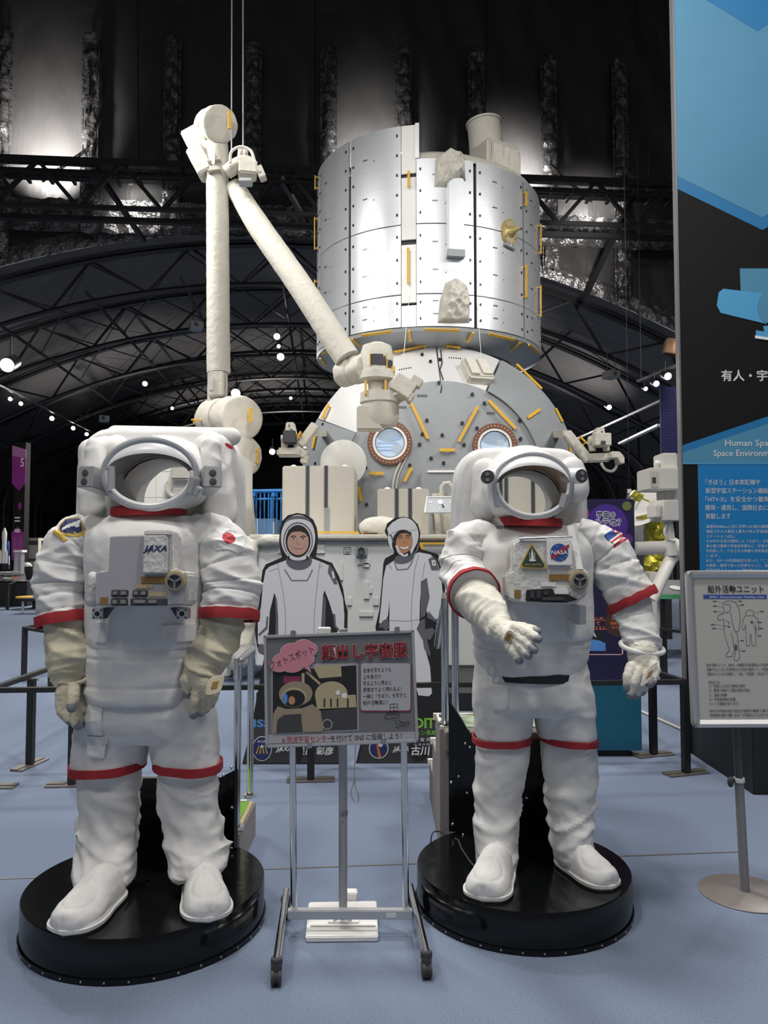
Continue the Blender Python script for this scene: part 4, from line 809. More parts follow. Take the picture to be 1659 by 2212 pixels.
def suit(sp):
    base = sp['base']; root = thing('spacesuit', sp['label'], 'spacesuit', (base[0], base[1], 0.15)); cl = sp['cloth']; Y = sp['Y']; o_ = sp['seed']
    # trousers: upper shorts and lower legs
    mb = MB(); mb.loft(body_loft(sp['pelvis']))
    for l in sp['thigh']: mb.loft(body_loft(l))
    o, nm = fuse(mb, 0.009, 10)
    displace(o, nm, lambda p: wr(p, 7, 7, 9, 0.006, o_) + wr(p, 18, 18, 26, 0.0022, o_))
    tr = o.build('trousers', cl, root, smooth=70)
    for l, b in zip(sp['shin'], sp['legband']):
        rings = body_loft(l, 9, 64); mb = MB(); mb.loft(rings); nm = normals(mb); xc = sum((p.x for p in mb.v))/len(mb.v)
        def dp(p):
            q = p.z - 2.6*(p.x-xc)**2*sp['u'] + 0.30*(p.x-xc)*sp['slant'] + 0.045*noise.noise(p*5.5)
            kz = max(0.25, 1 - abs(p.z-0.36)/0.30)
            return sp.get('fold', 1.0)*kz*(0.0125*crease(p.x*2.6 + o_, p.y*2.6, q*12 + o_, 4) + 0.006*crease(p.x*4 + o_, p.y*4, (q + 0.8*(p.x-xc))*15, 4)) + 0.003*ridge(p.x*6, p.y*6, q*24 + o_) + 0.0018*crease(p.x*17, p.y*17, p.z*22)
        displace(mb, nm, dp); leg = mb.build('trouser_leg', cl, root, smooth=70)
        rr = []
        for j in range(5):
            s_ = list(b); s_[2] = b[2] + b[6]*j/4; rr.append([p + V((0, 0, 0.003*noise.noise(p*14))) for p in sec(*s_[:5], n=56, tilt=b[5])])
        band(root, rr)
    for h, tt, wd, ank in sp['boots']: boot(root, h, tt, wd, ank, cl)
    # torso
    mb = MB(); mb.loft(body_loft(sp['torso'], 8, 72)); 
    for q in sp.get('bulge', []): mb.chain([S(*a[:3]) for a in q], [a[3]*a[2]/FPX for a in q], 20)
    o, nm = fuse(mb, 0.010, 10); displace(o, nm, lambda p: wr(p, 5, 5, 6, 0.005, o_) + wr(p, 15, 15, 22, 0.002, o_)); to = o.build('torso', cl, root, smooth=70)
    rings = body_loft(sp['skirt'], 9, 72); mb = MB(); mb.loft(rings); nm = normals(mb)
    zs = [S(300, y, Y).z for y in sp['skirt_seams']]
    displace(mb, nm, lambda p: -0.004*sum(math.exp(-((p.z-z)/0.005)**2) for z in zs) + wr(p, 4, 4, 12, 0.006, o_) + wr(p, 13, 13, 20, 0.0025, o_)); mb.build('waist_section', cl, root, smooth=70)
    # sleeves and gauntlets
    for a in sp['arms']:
        sm = a.get('seams', [])
        def dp(t, an, p): return min(1.0, (1-t)*6 + .08)*(seam(t, sm) + 0.0085*a.get('w', 1)*crease(p.x*3 + o_, p.y*3, p.z*8 + 3.0*p.x, 5) + 0.004*a.get('w', 1)*crease(p.x*8, p.y*8, p.z*20 + o_, 4) + 0.0022*ridge(p.x*30, p.y*30, p.z*30))
        sl = tube_disp(a['upper'], dp, 14, 60).build('sleeve', cl, root, smooth=70)
        sleeve_band(root, a['upper'], o_, a.get('bg', 1.10), a.get('bw', 0.042), ext=a.get('ext', 0.012))
        def dq(t, an, p): return 0.009*crease(p.x*4 + o_, p.y*4, p.z*12 + 6*p.x, 4) + 0.006*(ridge(t*a.get('rings', 5), an*0.25, o_)) + 0.002*ridge(p.x*32, p.y*32, p.z*32)
        g = tube_disp(a['fore'], dq, 14, 52).build('gauntlet', a['gm'], root, smooth=70)
        if 'cuff' in a:
            c, d, r, fl = a['cuff']; mb = MB(); mb.tube(ringring(S(*c), V(d), r, 40, fl), a.get('cr', 0.008), 10, None, True); mb.build('cuff_ring', a['gm'], g)
        hd = hand('glove', root, a['hm'], a['palm'], a['fingers'], a['thumb'])
        if 'flap' in a:
            c, ux, uy, ww, hh = a['flap']; F = Fr(S(*c), ux, uy); mb = MB(); pts = [(ww/2*math.copysign(abs(math.cos(t))**.6, math.cos(t)), hh/2*math.copysign(abs(math.sin(t))**.6, math.sin(t))) for t in [2*PI*i/24 for i in range(24)]]
            mb.prism(F, pts, -0.002, 0.004); f = mb.build('glove_flap', a['hm'], hd, bevel=0.0015); mb = MB(); mb.fbox(F, -0.011, -0.013, 0.011, 0.013, 0.004, 0.006); mb.build('hook_patch', mat('brown_patch', (0.30, 0.17, 0.05), 0.8, bump=0.1), hd)
    # backpack and helmet tunnel
    hc = S(*sp['hole'][:3]); hrx, hrz = sp['hole'][3:5]; x0, x1, yt, yb = sp['pack']
    Yf, Yb = sp['packY']; a = S(x0, 1050, Yf+0.1); b = S(x1, 1050, Yf+0.1)
    mb = shell_pack(hc, hrx, hrz, a.x, b.x, S(0, yb, Yf).z, S(300, yt, Yf+0.1).z, Yf, Yb); nm = normals(mb)
    displace(mb, nm, lambda p: wr(p, 6, 6, 4, 0.006, o_) + wr(p, 16, 16, 14, 0.002, o_)); mb.build('backpack', cl, root, smooth=60)
    F_ = sp['helmet']; c = S(*F_['c']); rx, rz = F_['r']; n = 64; yaw = F_.get('yaw', 0.0)
    def el(k, dy, kz=None, dz=0.0, dx=0.0):
        kz = k if kz is None else kz; out = []
        for i in range(n):
            t = 2*PI*i/n; x = rx*k*math.cos(t); out.append(c + V((x + dx, dy + x*yaw + 0.035*math.sin(t)*(-1 if dy < 0.02 else 0)*0 + F_.get('lean', 0.0)*math.sin(t)*(1 if dy < 0.05 else 0), rz*kz*math.sin(t) + dz)))
        return out
    hx = hc.x - c.x; hz = hc.z - c.z; depth = Yf - c.y
    back = [V((hc.x + hrx*math.cos(2*PI*i/n), Yf + 0.01, hc.z + hrz*math.sin(2*PI*i/n))) for i in range(n)]
    fr = el(0.93, -0.004); mid = [p.lerp(q, 0.5) + (p - c).normalized()*0.035 for p, q in zip(el(1.0, depth*0.4), back)]
    mb = MB(); rr = []
    for j in range(9):
        t = j/8; rr.append([(p*(1-t)**2 + m2*2*t*(1-t) + q*t**2) for p, m2, q in zip(fr, mid, back)])
    mb.loft(rr, None, False, True); hl = mb.build('helmet_liner', F_['liner'], root, fix=False, smooth=60)
    mb = MB(); rr = [el(0.95, -0.012), el(1.0, -0.008), el(1.03, 0.03), el(1.08, 0.09, 1.13, 0.0), el(1.10, 0.16, F_.get('hood', 1.2), 0.01), el(1.08, depth*0.85, F_.get('hood', 1.2) - .04, 0.01), el(1.02, depth + 0.05, 1.06, 0.0)]
    dense = [];
    for j in range(len(rr)-1):
        for q in range(4): dense.append([a_.lerp(b_, q/4) for a_, b_ in zip(rr[j], rr[j+1])])
    dense.append(rr[-1]); mb.loft(dense, None, False); nm = normals(mb); displace(mb, nm, lambda p: 0.0 if p.y < c.y + 0.02 else wr(p, 9, 9, 6, 0.005, o_)); mb.build('helmet_cover', cl, root, smooth=60)
    mb = MB(); pts = el(0.98, -0.012); mb.tube(pts, F_.get('rim', 0.012), 10, None, True); h = mb.build('helmet_rim', M_rim, root)
    mb = MB(); pts = el(0.90, -0.018); mb.tube(pts[31:64] + pts[:2], F_.get('rim', 0.012)*0.75, 8); mb.build('rim_clamp', M_shell, h)
    # eyeshade across the brow
    mb = MB(); top = []; low = []; m_ = 30; bulge = F_.get('bulge', 0.05)
    rr = []
    for j in range(7):
        t = j/6; row = []
        for i in range(m_+1):
            a_ = PI*(0.04 + 0.92*i/m_); s_ = math.sin(a_); zt = 0.95*rz*s_; zl = rz*(F_['brow0'] + F_['brow1']*s_)
            zz = zt*(1-t) + zl*t if zl < zt else zt
            row.append(c + V((rx*0.955*math.cos(a_)*(1 - 0.015*t), -0.012 - bulge*math.sin(t*PI*0.5)*s_*0.5 + rx*0.955*math.cos(a_)*yaw, zz)))
        rr.append(row)
    mb.loft(rr, None, False, False)
    mb.build('eyeshade', M_shell, root, smooth=60, fix=False)
    for b in F_['bits']:
        mb = MB(); mb.box((-b[3], -b[4], -b[5]), (b[3], b[4], b[5]), Matrix.Translation(S(*b[:3])) @ Matrix.Rotation(b[6], 4, 'Z') @ Matrix.Rotation(b[7], 4, 'Y')); mb.build('hinge_block', M_rim, h, bevel=0.004)
    nr = F_['neck']; cc = S(*nr[:3]); mb = MB(); rings = []
    for j in range(6): rings.append([cc + V((nr[3]*(1 + 0.02*math.sin(j/5*PI))*math.cos(2*PI*i/56), nr[4]*math.sin(2*PI*i/56), -nr[5]*j/5 + nr[6]*math.cos(2*PI*i/56))) for i in range(56)])
    mb.loft(rings); mb.build('neck_ring', M_red, root)
    return root
def mm(*q): return q
YA = 3.10
A = dict(base=(-0.93, 3.05), Y=YA, seed=1.7, cloth=M_cloth, u=1.0, slant=1.0, label='white spacesuit with arms hanging down and cream gauntlets, red disc on shoulder',
    pelvis=[(195, 438, 1470, YA, .16), (180, 455, 1510, YA, .17), (172, 462, 1550, YA, .17), (190, 450, 1590, YA, .14)],
    thigh=[[(176, 318, 1530, YA, .14), (168, 320, 1580, YA, .135), (163, 312, 1630, YA, .13), (160, 308, 1662, YA, .13, .05)],
           [(326, 462, 1530, YA, .14), (326, 466, 1580, YA, .135), (334, 470, 1630, YA, .13), (340, 474, 1662, YA, .13, -.05)]],
    shin=[[(178, 296, 1630, YA, .10), (173, 300, 1690, YA, .11), (172, 296, 1760, YA, .115), (171, 291, 1825, YA-.03, .125), (167, 285, 1875, YA-.08, .125), (170, 284, 1900, YA-.10, .12), (178, 280, 1908, YA-.10, .11)],
          [(346, 460, 1630, YA, .10), (346, 466, 1690, YA, .11), (353, 473, 1760, YA, .115), (360, 487, 1815, YA-.02, .13), (367, 497, 1845, YA-.05, .135), (374, 486, 1874, YA-.08, .125), (384, 470, 1886, YA-.08, .11)]],
    legband=[(156, 311, 1643, YA, .142, .06, 18), (335, 478, 1640, YA, .142, -.07, 18)],
    boots=[(G(234, 1938, .15), G(136, 2023, .15), 0.168, S(232, 1880, YA-.06)), (G(436, 1922, .15), G(452, 1994, .15), 0.160, S(430, 1860, YA-.05))],
    torso=[(280, 376, 1104, 3.14, .08), (250, 405, 1114, 3.13, .12), (218, 432, 1132, 3.12, .155), (198, 447, 1158, YA, .178), (192, 450, 1200, YA, .19), (194, 449, 1270, YA, .19), (194, 452, 1340, YA, .19), (198, 452, 1384, YA, .195), (205, 446, 1396, YA, .18)],
    bulge=[[(205, 1150, YA, 40), (160, 1190, YA, 38)], [(430, 1150, YA, 40), (480, 1190, YA, 38)]],
    skirt=[(208, 440, 1370, YA, .18), (196, 446, 1400, YA, .19), (193, 442, 1430, YA, .195), (190, 438, 1470, YA, .195), (193, 434, 1500, YA, .195), (196, 432, 1506, YA, .185)],
    skirt_seams=[1412, 1470],
    arms=[dict(upper=[(196, 1142, 3.10, 42), (160, 1170, 3.09, 52), (140, 1215, 3.08, 57), (133, 1265, 3.07, 58), (134, 1310, 3.05, 55), (137, 1343, 3.04, 51)], seams=[.18, .42, .6, .72, .86], w=0.8, gm=M_cream, hm=M_cream,
               fore=[(142, 1330, 3.05, 40), (147, 1380, 3.03, 42), (150, 1425, 3.01, 43), (153, 1452, 3.0, 39), (153, 1475, 2.99, 31)], rings=6,
               cuff=((154, 1466, 2.97), (0.1, -0.45, 1), 0.052, 0.62), palm=[(152, 1478, 2.98, 24), (147, 1500, 2.97, 26), (148, 1520, 2.96, 25)],
               fingers=[[(130, 1512, 2.95, 11), (134, 1537, 2.93, 11), (148, 1553, 2.92, 10)], [(142, 1522, 2.95, 11), (149, 1547, 2.92, 11), (163, 1562, 2.92, 10)], [(156, 1520, 2.96, 11), (165, 1545, 2.95, 11), (172, 1557, 2.96, 10)], [(168, 1508, 2.98, 11), (178, 1525, 2.98, 10), (182, 1535, 2.98, 9.5)]],
               thumb=[(158, 1488, 2.92, 13), (158, 1506, 2.89, 12), (156, 1520, 2.88, 11)]),
          dict(upper=[(430, 1140, 3.10, 42), (470, 1165, 3.09, 54), (493, 1215, 3.08, 62), (500, 1265, 3.07, 64), (497, 1305, 3.05, 62), (495, 1333, 3.04, 59)], seams=[.18, .40, .58, .70, .85], w=0.8, gm=M_cream, hm=M_cream,
               fore=[(482, 1320, 3.05, 42), (474, 1365, 3.03, 46), (455, 1405, 3.0, 44), (437, 1440, 2.97, 38), (432, 1465, 2.95, 32)], rings=5,
               palm=[(430, 1450, 2.95, 29), (440, 1475, 2.94, 27), (447, 1492, 2.94, 24)],
               fingers=[[(428, 1490, 2.92, 12), (421, 1515, 2.91, 11), (419, 1537, 2.92, 10)], [(442, 1494, 2.93, 11), (438, 1515, 2.93, 11), (434, 1533, 2.95, 10)], [(454, 1492, 2.95, 11), (451, 1511, 2.95, 10), (446, 1526, 2.97, 10)], [(465, 1488, 2.97, 10), (462, 1503, 2.97, 10), (457, 1516, 2.98, 9.5)]],
               thumb=[(412, 1450, 2.93, 14), (402, 1470, 2.92, 13), (405, 1490, 2.93, 11)], flap=((464, 1480, 2.875), (0.96, 0.25, 0.15), (0.2, 0.3, 1), 0.062, 0.072))],
    hole=(352, 1068, 3.30, 0.165, 0.150), pack=(176, 514, 927, 1330), packY=(3.24, 3.56),
    helmet=dict(c=(326, 1024, 2.98), r=(0.182, 0.137), liner=mat('grey_green_liner', (0.33, 0.35, 0.31), 0.45, bump=0.05), brow0=-0.02, brow1=0.58, bulge=0.055, rim=0.013, yaw=0.0,
                bits=[(240, 1035, 2.97, .014, .02, .05, 0.4, 0.0), (418, 1050, 2.96, .016, .02, .035, -0.4, 0.3), (428, 1062, 2.94, .012, .012, .02, -0.4, 0.6)], neck=(322, 1094, 3.09, 0.147, 0.130, 0.040, 0.006)))
sA = suit(A)
YB = 3.28
B = dict(base=(0.572, 3.2), Y=YB, seed=6.2, cloth=M_cloth2, fold=0.72, u=0.9, slant=-1.6, label='white spacesuit reaching one gloved hand forward, triangle and round emblems on its chest box',
    pelvis=[(1032, 1262, 1425, YB, .15), (1026, 1270, 1470, YB, .165), (1024, 1277, 1515, YB, .17), (1050, 1260, 1535, YB, .13)],
    thigh=[[(1028, 1150, 1480, YB, .14), (1024, 1148, 1520, YB, .135), (1027, 1146, 1560, YB, .125), (1030, 1144, 1592, YB, .12, .01)],
           [(1152, 1274, 1480, YB, .14), (1153, 1280, 1520, YB, .135), (1160, 1280, 1560, YB, .125), (1166, 1283, 1594, YB, .12, -.04)]],
    shin=[[(1036, 1138, 1560, YB, .10), (1030, 1141, 1620, YB, .112), (1026, 1132, 1690, YB, .115), (1024, 1122, 1750, YB-.01, .112), (1027, 1117, 1810, YB-.04, .11), (1030, 1115, 1856, YB-.07, .105), (1034, 1114, 1872, YB-.08, .10)],
          [(1174, 1278, 1560, YB, .10), (1172, 1286, 1620, YB, .112), (1178, 1287, 1690, YB, .115), (1182, 1281, 1750, YB-.01, .112), (1190, 1278, 1800, YB-.03, .11), (1196, 1278, 1840, YB-.05, .105), (1202, 1274, 1856, YB-.05, .10)]],
    legband=[(1021, 1147, 1588, YB, .132, .03, 13), (1164, 1289, 1588, YB, .132, -.09, 13)],
    boots=[(G(1074, 1893, .15), G(1043, 1950, .15), 0.160, S(1074, 1840, YB-.05)), (G(1228, 1868, .15), G(1322, 1924, .15), 0.138, S(1240, 1830, YB-.04))],
    torso=[(1098, 1198, 1132, 3.32, .08), (1070, 1226, 1141, 3.31, .12), (1040, 1252, 1156, 3.30, .155), (1022, 1270, 1180, YB, .178), (1020, 1276, 1210, YB, .185), (1022, 1277, 1270, YB, .185), (1022, 1278, 1320, YB, .185), (1022, 1276, 1366, YB, .19), (1030, 1270, 1378, YB, .175)],
    bulge=[[(1040, 1160, YB, 36), (1010, 1180, YB, 34)], [(1250, 1165, YB, 36), (1290, 1190, YB, 34)]],
    skirt=[(1032, 1264, 1355, YB, .17), (1026, 1268, 1382, YB, .18), (1028, 1264, 1412, YB, .182), (1038, 1255, 1440, YB, .178), (1044, 1250, 1450, YB, .165)],
    skirt_seams=[1395],
    arms=[dict(upper=[(1050, 1160, 3.28, 36), (1008, 1176, 3.26, 48), (1003, 1225, 3.22, 50), (1010, 1260, 3.15, 51), (1024, 1282, 3.05, 54)], seams=[.25, .5, .68, .84], w=1.1, gm=M_glove2, hm=M_glove2, bg=1.07, bw=0.03,
               fore=[(1012, 1255, 3.14, 36), (1028, 1292, 3.04, 41), (1052, 1325, 2.94, 40), (1074, 1352, 2.86, 34), (1086, 1366, 2.82, 29)], rings=11,
               palm=[(1080, 1358, 2.82, 25), (1097, 1372, 2.78, 24), (1106, 1376, 2.75, 22)],
               fingers=[[(1112, 1356, 2.74, 11), (1138, 1366, 2.69, 10.5), (1157, 1377, 2.66, 9.5)], [(1114, 1369, 2.73, 11), (1136, 1386, 2.68, 10.5), (1149, 1399, 2.66, 9.5)], [(1109, 1381, 2.74, 11), (1127, 1399, 2.69, 10.5), (1137, 1411, 2.67, 9.5)], [(1098, 1388, 2.75, 11), (1110, 1408, 2.71, 10.5), (1118, 1421, 2.70, 9)]],
               thumb=[(1100, 1354, 2.82, 12), (1130, 1356, 2.74, 11), (1154, 1362, 2.71, 9.5)], flap=((1096, 1376, 2.708), (0.8, 0.5, -0.4), (0.5, 0.1, 0.9), 0.036, 0.05)),
          dict(upper=[(1240, 1150, 3.28, 36), (1282, 1170, 3.27, 46), (1316, 1200, 3.26, 52), (1338, 1246, 3.24, 54), (1366, 1298, 3.22, 52)], seams=[.22, .45, .64, .8], w=1.1, gm=M_cloth2, hm=M_glove2, bg=1.10, bw=0.036,
               fore=[(1358, 1290, 3.22, 38), (1370, 1325, 3.20, 39), (1382, 1360, 3.17, 38), (1386, 1388, 3.15, 36), (1388, 1402, 3.14, 34)], rings=4,
               cuff=((1387, 1398, 3.13), (0.12, -0.3, 1), 0.085, 0.75), cr=0.010, palm=[(1388, 1408, 3.12, 32), (1388, 1430, 3.11, 29), (1386, 1446, 3.10, 25)],
               fingers=[[(1364, 1440, 3.07, 11), (1357, 1462, 3.05, 11), (1356, 1478, 3.05, 10)], [(1376, 1450, 3.06, 11), (1369, 1475, 3.04, 11), (1364, 1494, 3.05, 10)], [(1390, 1452, 3.07, 11), (1382, 1478, 3.06, 11), (1375, 1495, 3.07, 10)], [(1403, 1450, 3.08, 11), (1396, 1473, 3.08, 10.5), (1389, 1488, 3.09, 9.5)]],
               thumb=[(1408, 1425, 3.08, 13), (1415, 1448, 3.05, 12), (1407, 1468, 3.03, 11)], flap=((1402, 1456, 3.02), (0.9, 0.2, 0.5), (0.45, 0.2, 0.85), 0.06, 0.09))],
    hole=(1132, 1078, 3.46, 0.150, 0.128), pack=(982, 1262, 970, 1345), packY=(3.40, 3.70),
    helmet=dict(c=(1150, 1050, 3.13), r=(0.162, 0.133), liner=mat('pale_gold_liner', (0.60, 0.45, 0.24), 0.35, bump=0.05), brow0=0.0, brow1=0.60, bulge=0.075, rim=0.010, yaw=0.04,
                bits=[(1074, 1075, 3.13, .01, .02, .04, 0.4, -0.2), (1218, 1082, 3.12, .014, .02, .03, -0.4, 0.3)], neck=(1146, 1120, 3.24, 0.130, 0.13, 0.034, -0.004), hood=1.34))
sB = suit(B)
# ---- lamps, chest boxes, patches and straps of the two suits
def fpx(px, py, Y): return Fr(S(px, py, Y), (1, 0, 0), (0, 0, 1))
def pxbox(mb, F, c, Y, x0, y0, x1, y1, d0, d1, m=None):
    k = Y/FPX; mb.fbox(F, (x0-c[0])*k, (c[1]-y1)*k, (x1-c[0])*k, (c[1]-y0)*k, d0, d1, m); return mb
def pxpoly(mb, F, c, Y, pts, d0, d1, m=None):
    k = Y/FPX; mb.prism(F, [((x-c[0])*k, (c[1]-y)*k) for x, y in pts], d0, d1, m); return mb
def jaxa(mb, F, u, v, h, w, m, d):
    """the slanted agency wordmark with a star-like A"""
    mb.text(F, 'JAXA', u, v, h*1.05, w, d, m, 0.03, shear=0.28)
    mb.prism(F, [(u + w*.16, v - h*.42), (u + w*.40, v + h*.82), (u + w*.44, v + h*.82), (u + w*.36, v + h*.22)], d - .0008, d + .0002, m); mb.prism(F, [(u - w*.04, v + h*.02), (u + w*.36, v + h*.30), (u + w*.36, v + h*.2)], d - .0008, d + .0002, m)
def dial(par, c, Y, r, d):
    F = fpx(*c, Y); mb = MB(); mb.disc(F, 0, 0, r*1.35, 0, d, M_tan, 12); base = mb.build('dial', None, par, bevel=0.002)
    mb = MB(); mb.ring(F, 0, 0, r*0.82, r, d, d+.012, M_chrome); mb.disc(F, 0, 0, r*0.84, d, d+.005, M_dgrey)
    for a in (0.5, 2.6, 4.7): mb.fbox(Fr(F(0, 0, d+.005), (math.cos(a), 0, math.sin(a)), (-math.sin(a), 0, math.cos(a))), 0, -.0035, r*.85, .0035, 0, .006, M_chrome)
    mb.build('dial_face', None, base); return base
# --- suit with hanging arms
cA = (306, 1230); Yc = 2.80; FA = Fr(S(*cA, Yc), (0.999, -0.03, 0), (0, 0.06, 1))
mb = MB(); k = Yc/FPX
pxpoly(mb, FA, cA, Yc, [(236, 1158), (368, 1152), (372, 1230), (404, 1234), (409, 1240), (407, 1300), (400, 1309), (300, 1313), (212, 1309), (207, 1300), (205, 1236), (234, 1230)], -0.13, 0.0)
dm = mb.build('chest_module', M_quilt, sA, bevel=0.006, bseg=3)
mb = MB(); pxpoly(mb, FA, cA, Yc, [(236, 1160), (312, 1158), (312, 1238), (363, 1240), (404, 1237), (404, 1304), (300, 1308), (212, 1304), (209, 1238), (236, 1234)], 0.0, 0.008); plabel(mb.build('front_plate', M_plate, dm, bevel=0.002), 'flat grey front plate')
mb = MB(); pxbox(mb, FA, cA, Yc, 313, 1156, 364, 1240, 0.0, 0.028); pk = mb.build('pouch', M_quilt, dm, bevel=0.006, bseg=3)
mb = MB(); pxbox(mb, FA, cA, Yc, 312, 1146, 368, 1158, -0.1, 0.024); mb.build('pouch_flap', M_cloth, dm, bevel=0.005)
mb = MB(); jaxa(mb, FA, (314-306)*k, (1230-1192)*k, 0.029, 0.085, M_navy, 0.0295); mb.build('wordmark', None, pk, smooth=0, fix=False)
mb = MB(); pxbox(mb, FA, cA, Yc, 308, 1246, 362, 1260, 0.008, 0.012); mb.build('fastener_strip', M_brown, dm, bevel=0.001)
mb = MB(); pxbox(mb, FA, cA, Yc, 296, 1261, 334, 1271, 0.008, 0.010); pxbox(mb, FA, cA, Yc, 324, 1277, 364, 1288, 0.008, 0.010); mb.build('tan_label', M_tan, dm, bevel=0.0008)
mb = MB(); pxbox(mb, FA, cA, Yc, 221, 1290, 237, 1305, 0.008, 0.011); mb.build('fastener_patch', M_brown, dm, bevel=0.001)
for x0, y0, x1, y1 in ((244, 1274, 281, 1289), (244, 1292, 281, 1308), (290, 1274, 323, 1289), (286, 1292, 366, 1307)):
    mb = MB(); pxbox(mb, FA, cA, Yc, x0, y0, x1, y1, 0.006, 0.011); sw = mb.build('switch_recess', M_dgrey, dm, bevel=0.0035, bseg=3)
    w_ = (x1-x0); mb = MB()
    for q in ((0.12, 0.38), (0.58, 0.9)) if w_ < 50 else ((0.1, 0.42), (0.5, 0.72)): pxbox(mb, FA, cA, Yc, x0 + w_*q[0], y0 + 3, x0 + w_*q[1], y1 - 4, 0.010, 0.018)
    mb.build('switch', M_grey, sw, bevel=0.002)
dial(dm, (381, 1256), Yc - 0.005, 0.030, 0.014)
mb = MB(); mb.chain([S(202, 1250, 2.86), S(200, 1296, 2.86)], [0.024, 0.026], 16); nm = normals(mb); displace(mb, nm, lambda p: 0.004*ridge(p.x*25, p.y*25, p.z*25)); mb.build('side_pillow', M_quilt, sA, smooth=70)
for x, y in ((210, 1326), (393, 1326)):
    F = Fr(S(x, y, 2.84), (1, 0, 0), (0, 0, 1)); mb = MB(); mb.fbox(F, -.02, -.02, .02, .02, -.05, 0.0); q = mb.build('mount_bracket', M_alum, sA, bevel=0.003)
    mb = MB(); mb.disc(F, 0, 0, .009, 0, .002)
    for a, b in ((-1, -1), (1, -1), (1, 1), (-1, 1)): mb.disc(F, a*.0135, b*.0135, .0035, 0, .002)
    mb.build('bracket_hole', M_ink, q)
    mb = MB(); sg = 1 if x < 300 else -1; mb.prism(F, [(.02*sg, -.02), (.045*sg, .02), (.02*sg, .02)] if sg > 0 else [(-.02, -.02), (-.02, .02), (-.045, .02)], -.05, -.01); mb.build('bracket_gusset', M_dgrey, q)
for x, Yl, sg, yaw in ((205, 3.04, -1, -0.3), (452, 3.02, 1, 0.45)):
    c = S(x, 1036, Yl); Mx = Matrix.Translation(c) @ Matrix.Rotation(yaw, 4, 'Z') @ Matrix.Rotation(-0.15, 4, 'X')
    mb = MB(); mb.box((-.036, -.06, -.044), (.036, .10, .040), Mx); lb = mb.build('helmet_lamp', M_alum, sA, bevel=0.004)
    mb = MB()
    for q in (0.012, -0.022): mb.lathe([(0.014, 0), (0.014, 0.003), (0.01, 0.004)], Mx @ V((0, -.06, q)), Mx.to_3x3() @ V((0, -1, 0)), 16)
    mb.build('lamp_lens', M_dgrey, lb)
    mb = MB(); c2 = S(x + sg*2, 990, Yl + 0.05); mb.chain([c2 + V((0, 0.02, 0.05)), c2 + V((0, 0.0, -0.035))], [0.036, 0.044], 18); mb.chain([c2 + V((0, 0.02, 0.05)), c2 + V((-sg*0.05, 0.12, 0.06))], [0.036, 0.05], 14)
    o, nm = fuse(mb, 0.006, 4); displace(o, nm, lambda p: wr(p, 14, 14, 14, 0.006)); o.build('lamp_cover', M_cloth, sA, smooth=70)
for q in ([(198, 975, 3.3, .05), (200, 1100, 3.24, .055)], [(470, 970, 3.3, .06), (474, 1110, 3.24, .07)]):
    mb = MB(); mb.chain([S(*a[:3]) for a in q], [a[3] for a in q], 16); o, nm = fuse(mb, 0.009, 4); displace(o, nm, lambda p: wr(p, 8, 8, 8, 0.009)); o.build('shoulder_padding', M_cloth, sA, smooth=70)
mb = MB(); mb.chain([S(248, 936, 3.32), S(500, 944, 3.32)], [0.032, 0.036], 16); nm = normals(mb); displace(mb, nm, lambda p: wr(p, 8, 8, 8, 0.006)); mb.build('pack_roll', M_cloth, sA, smooth=70)
mb = MB(); F = Fr(S(495, 964, 3.215), (1, 0, 0), (0, 0, 1)); mb.disc(F, 0, 0, .02, 0, .004, ry=.008, a=-0.6); mb.build('red_marker', M_rprint, sA)
def pframe(c, n, up): n = V(n).normalized(); x = V(up).cross(n).normalized(); return Fr(c, x, n.cross(x))
def flagfn(u, v): return M_rprint if (u*1.48)**2 + v*v < 0.36 else M_wprint
plabel(grid_patch('red_disc_flag', sA, child(sA, 'sleeve', 1), pframe(S(495, 1158, 2.985), (0.25, -0.72, 0.72), (0.1, 0.4, 1)), .125, .085, flagfn, n=40), 'white patch with a red disc')
def badgefn(u, v):
    if v < -.72: return M_gold if abs(u) < .9 else None
    r = (u*1.0)**2 + ((v - .12)/.88)**2
    if r > 1: return None
    if r > .62: return M_gold
    return M_wprint if abs(u - .1 - v*.25) < .13 and v > -.5 or (u - .35)**2 + (v - .4)**2 < .03 else M_navy
plabel(grid_patch('gold_badge', sA, child(sA, 'sleeve', 0), pframe(S(155, 1142, 3.02), (-0.55, -0.60, 0.60), (0.55, 0.2, 0.9)), .072, .115, badgefn, n=34), 'gold edged badge')
# trouser pockets
for x0, y0, x1, y1, m_, par, tg, nx in ((180, 1512, 218, 1590, M_cloth, sA, 'trousers', -.45), (178, 1594, 220, 1640, M_cloth, sA, 'trousers', -.45), (1058, 1480, 1096, 1534, M_cloth2, sB, 'trousers', -.35), (205, 1344, 242, 1386, M_cloth, sA, 'torso', -.35), (352, 1350, 430, 1386, M_cloth, sA, 'torso', .3)):
    Yq = 2.93 if par is sA else 3.12; F = pframe(S((x0+x1)/2, (y0+y1)/2, Yq), (nx, -1, 0), (0, 0, 1)); kk = Yq/FPX
    grid_patch('pocket_flap' if tg == 'trousers' else 'waist_tab', par, child(par, tg), F, (x1-x0)*kk*1.05, (y1-y0)*kk, lambda u, v: None if abs(u) + max(0, -v)*.9 > 1.55 else m_, off=.009, n=22)
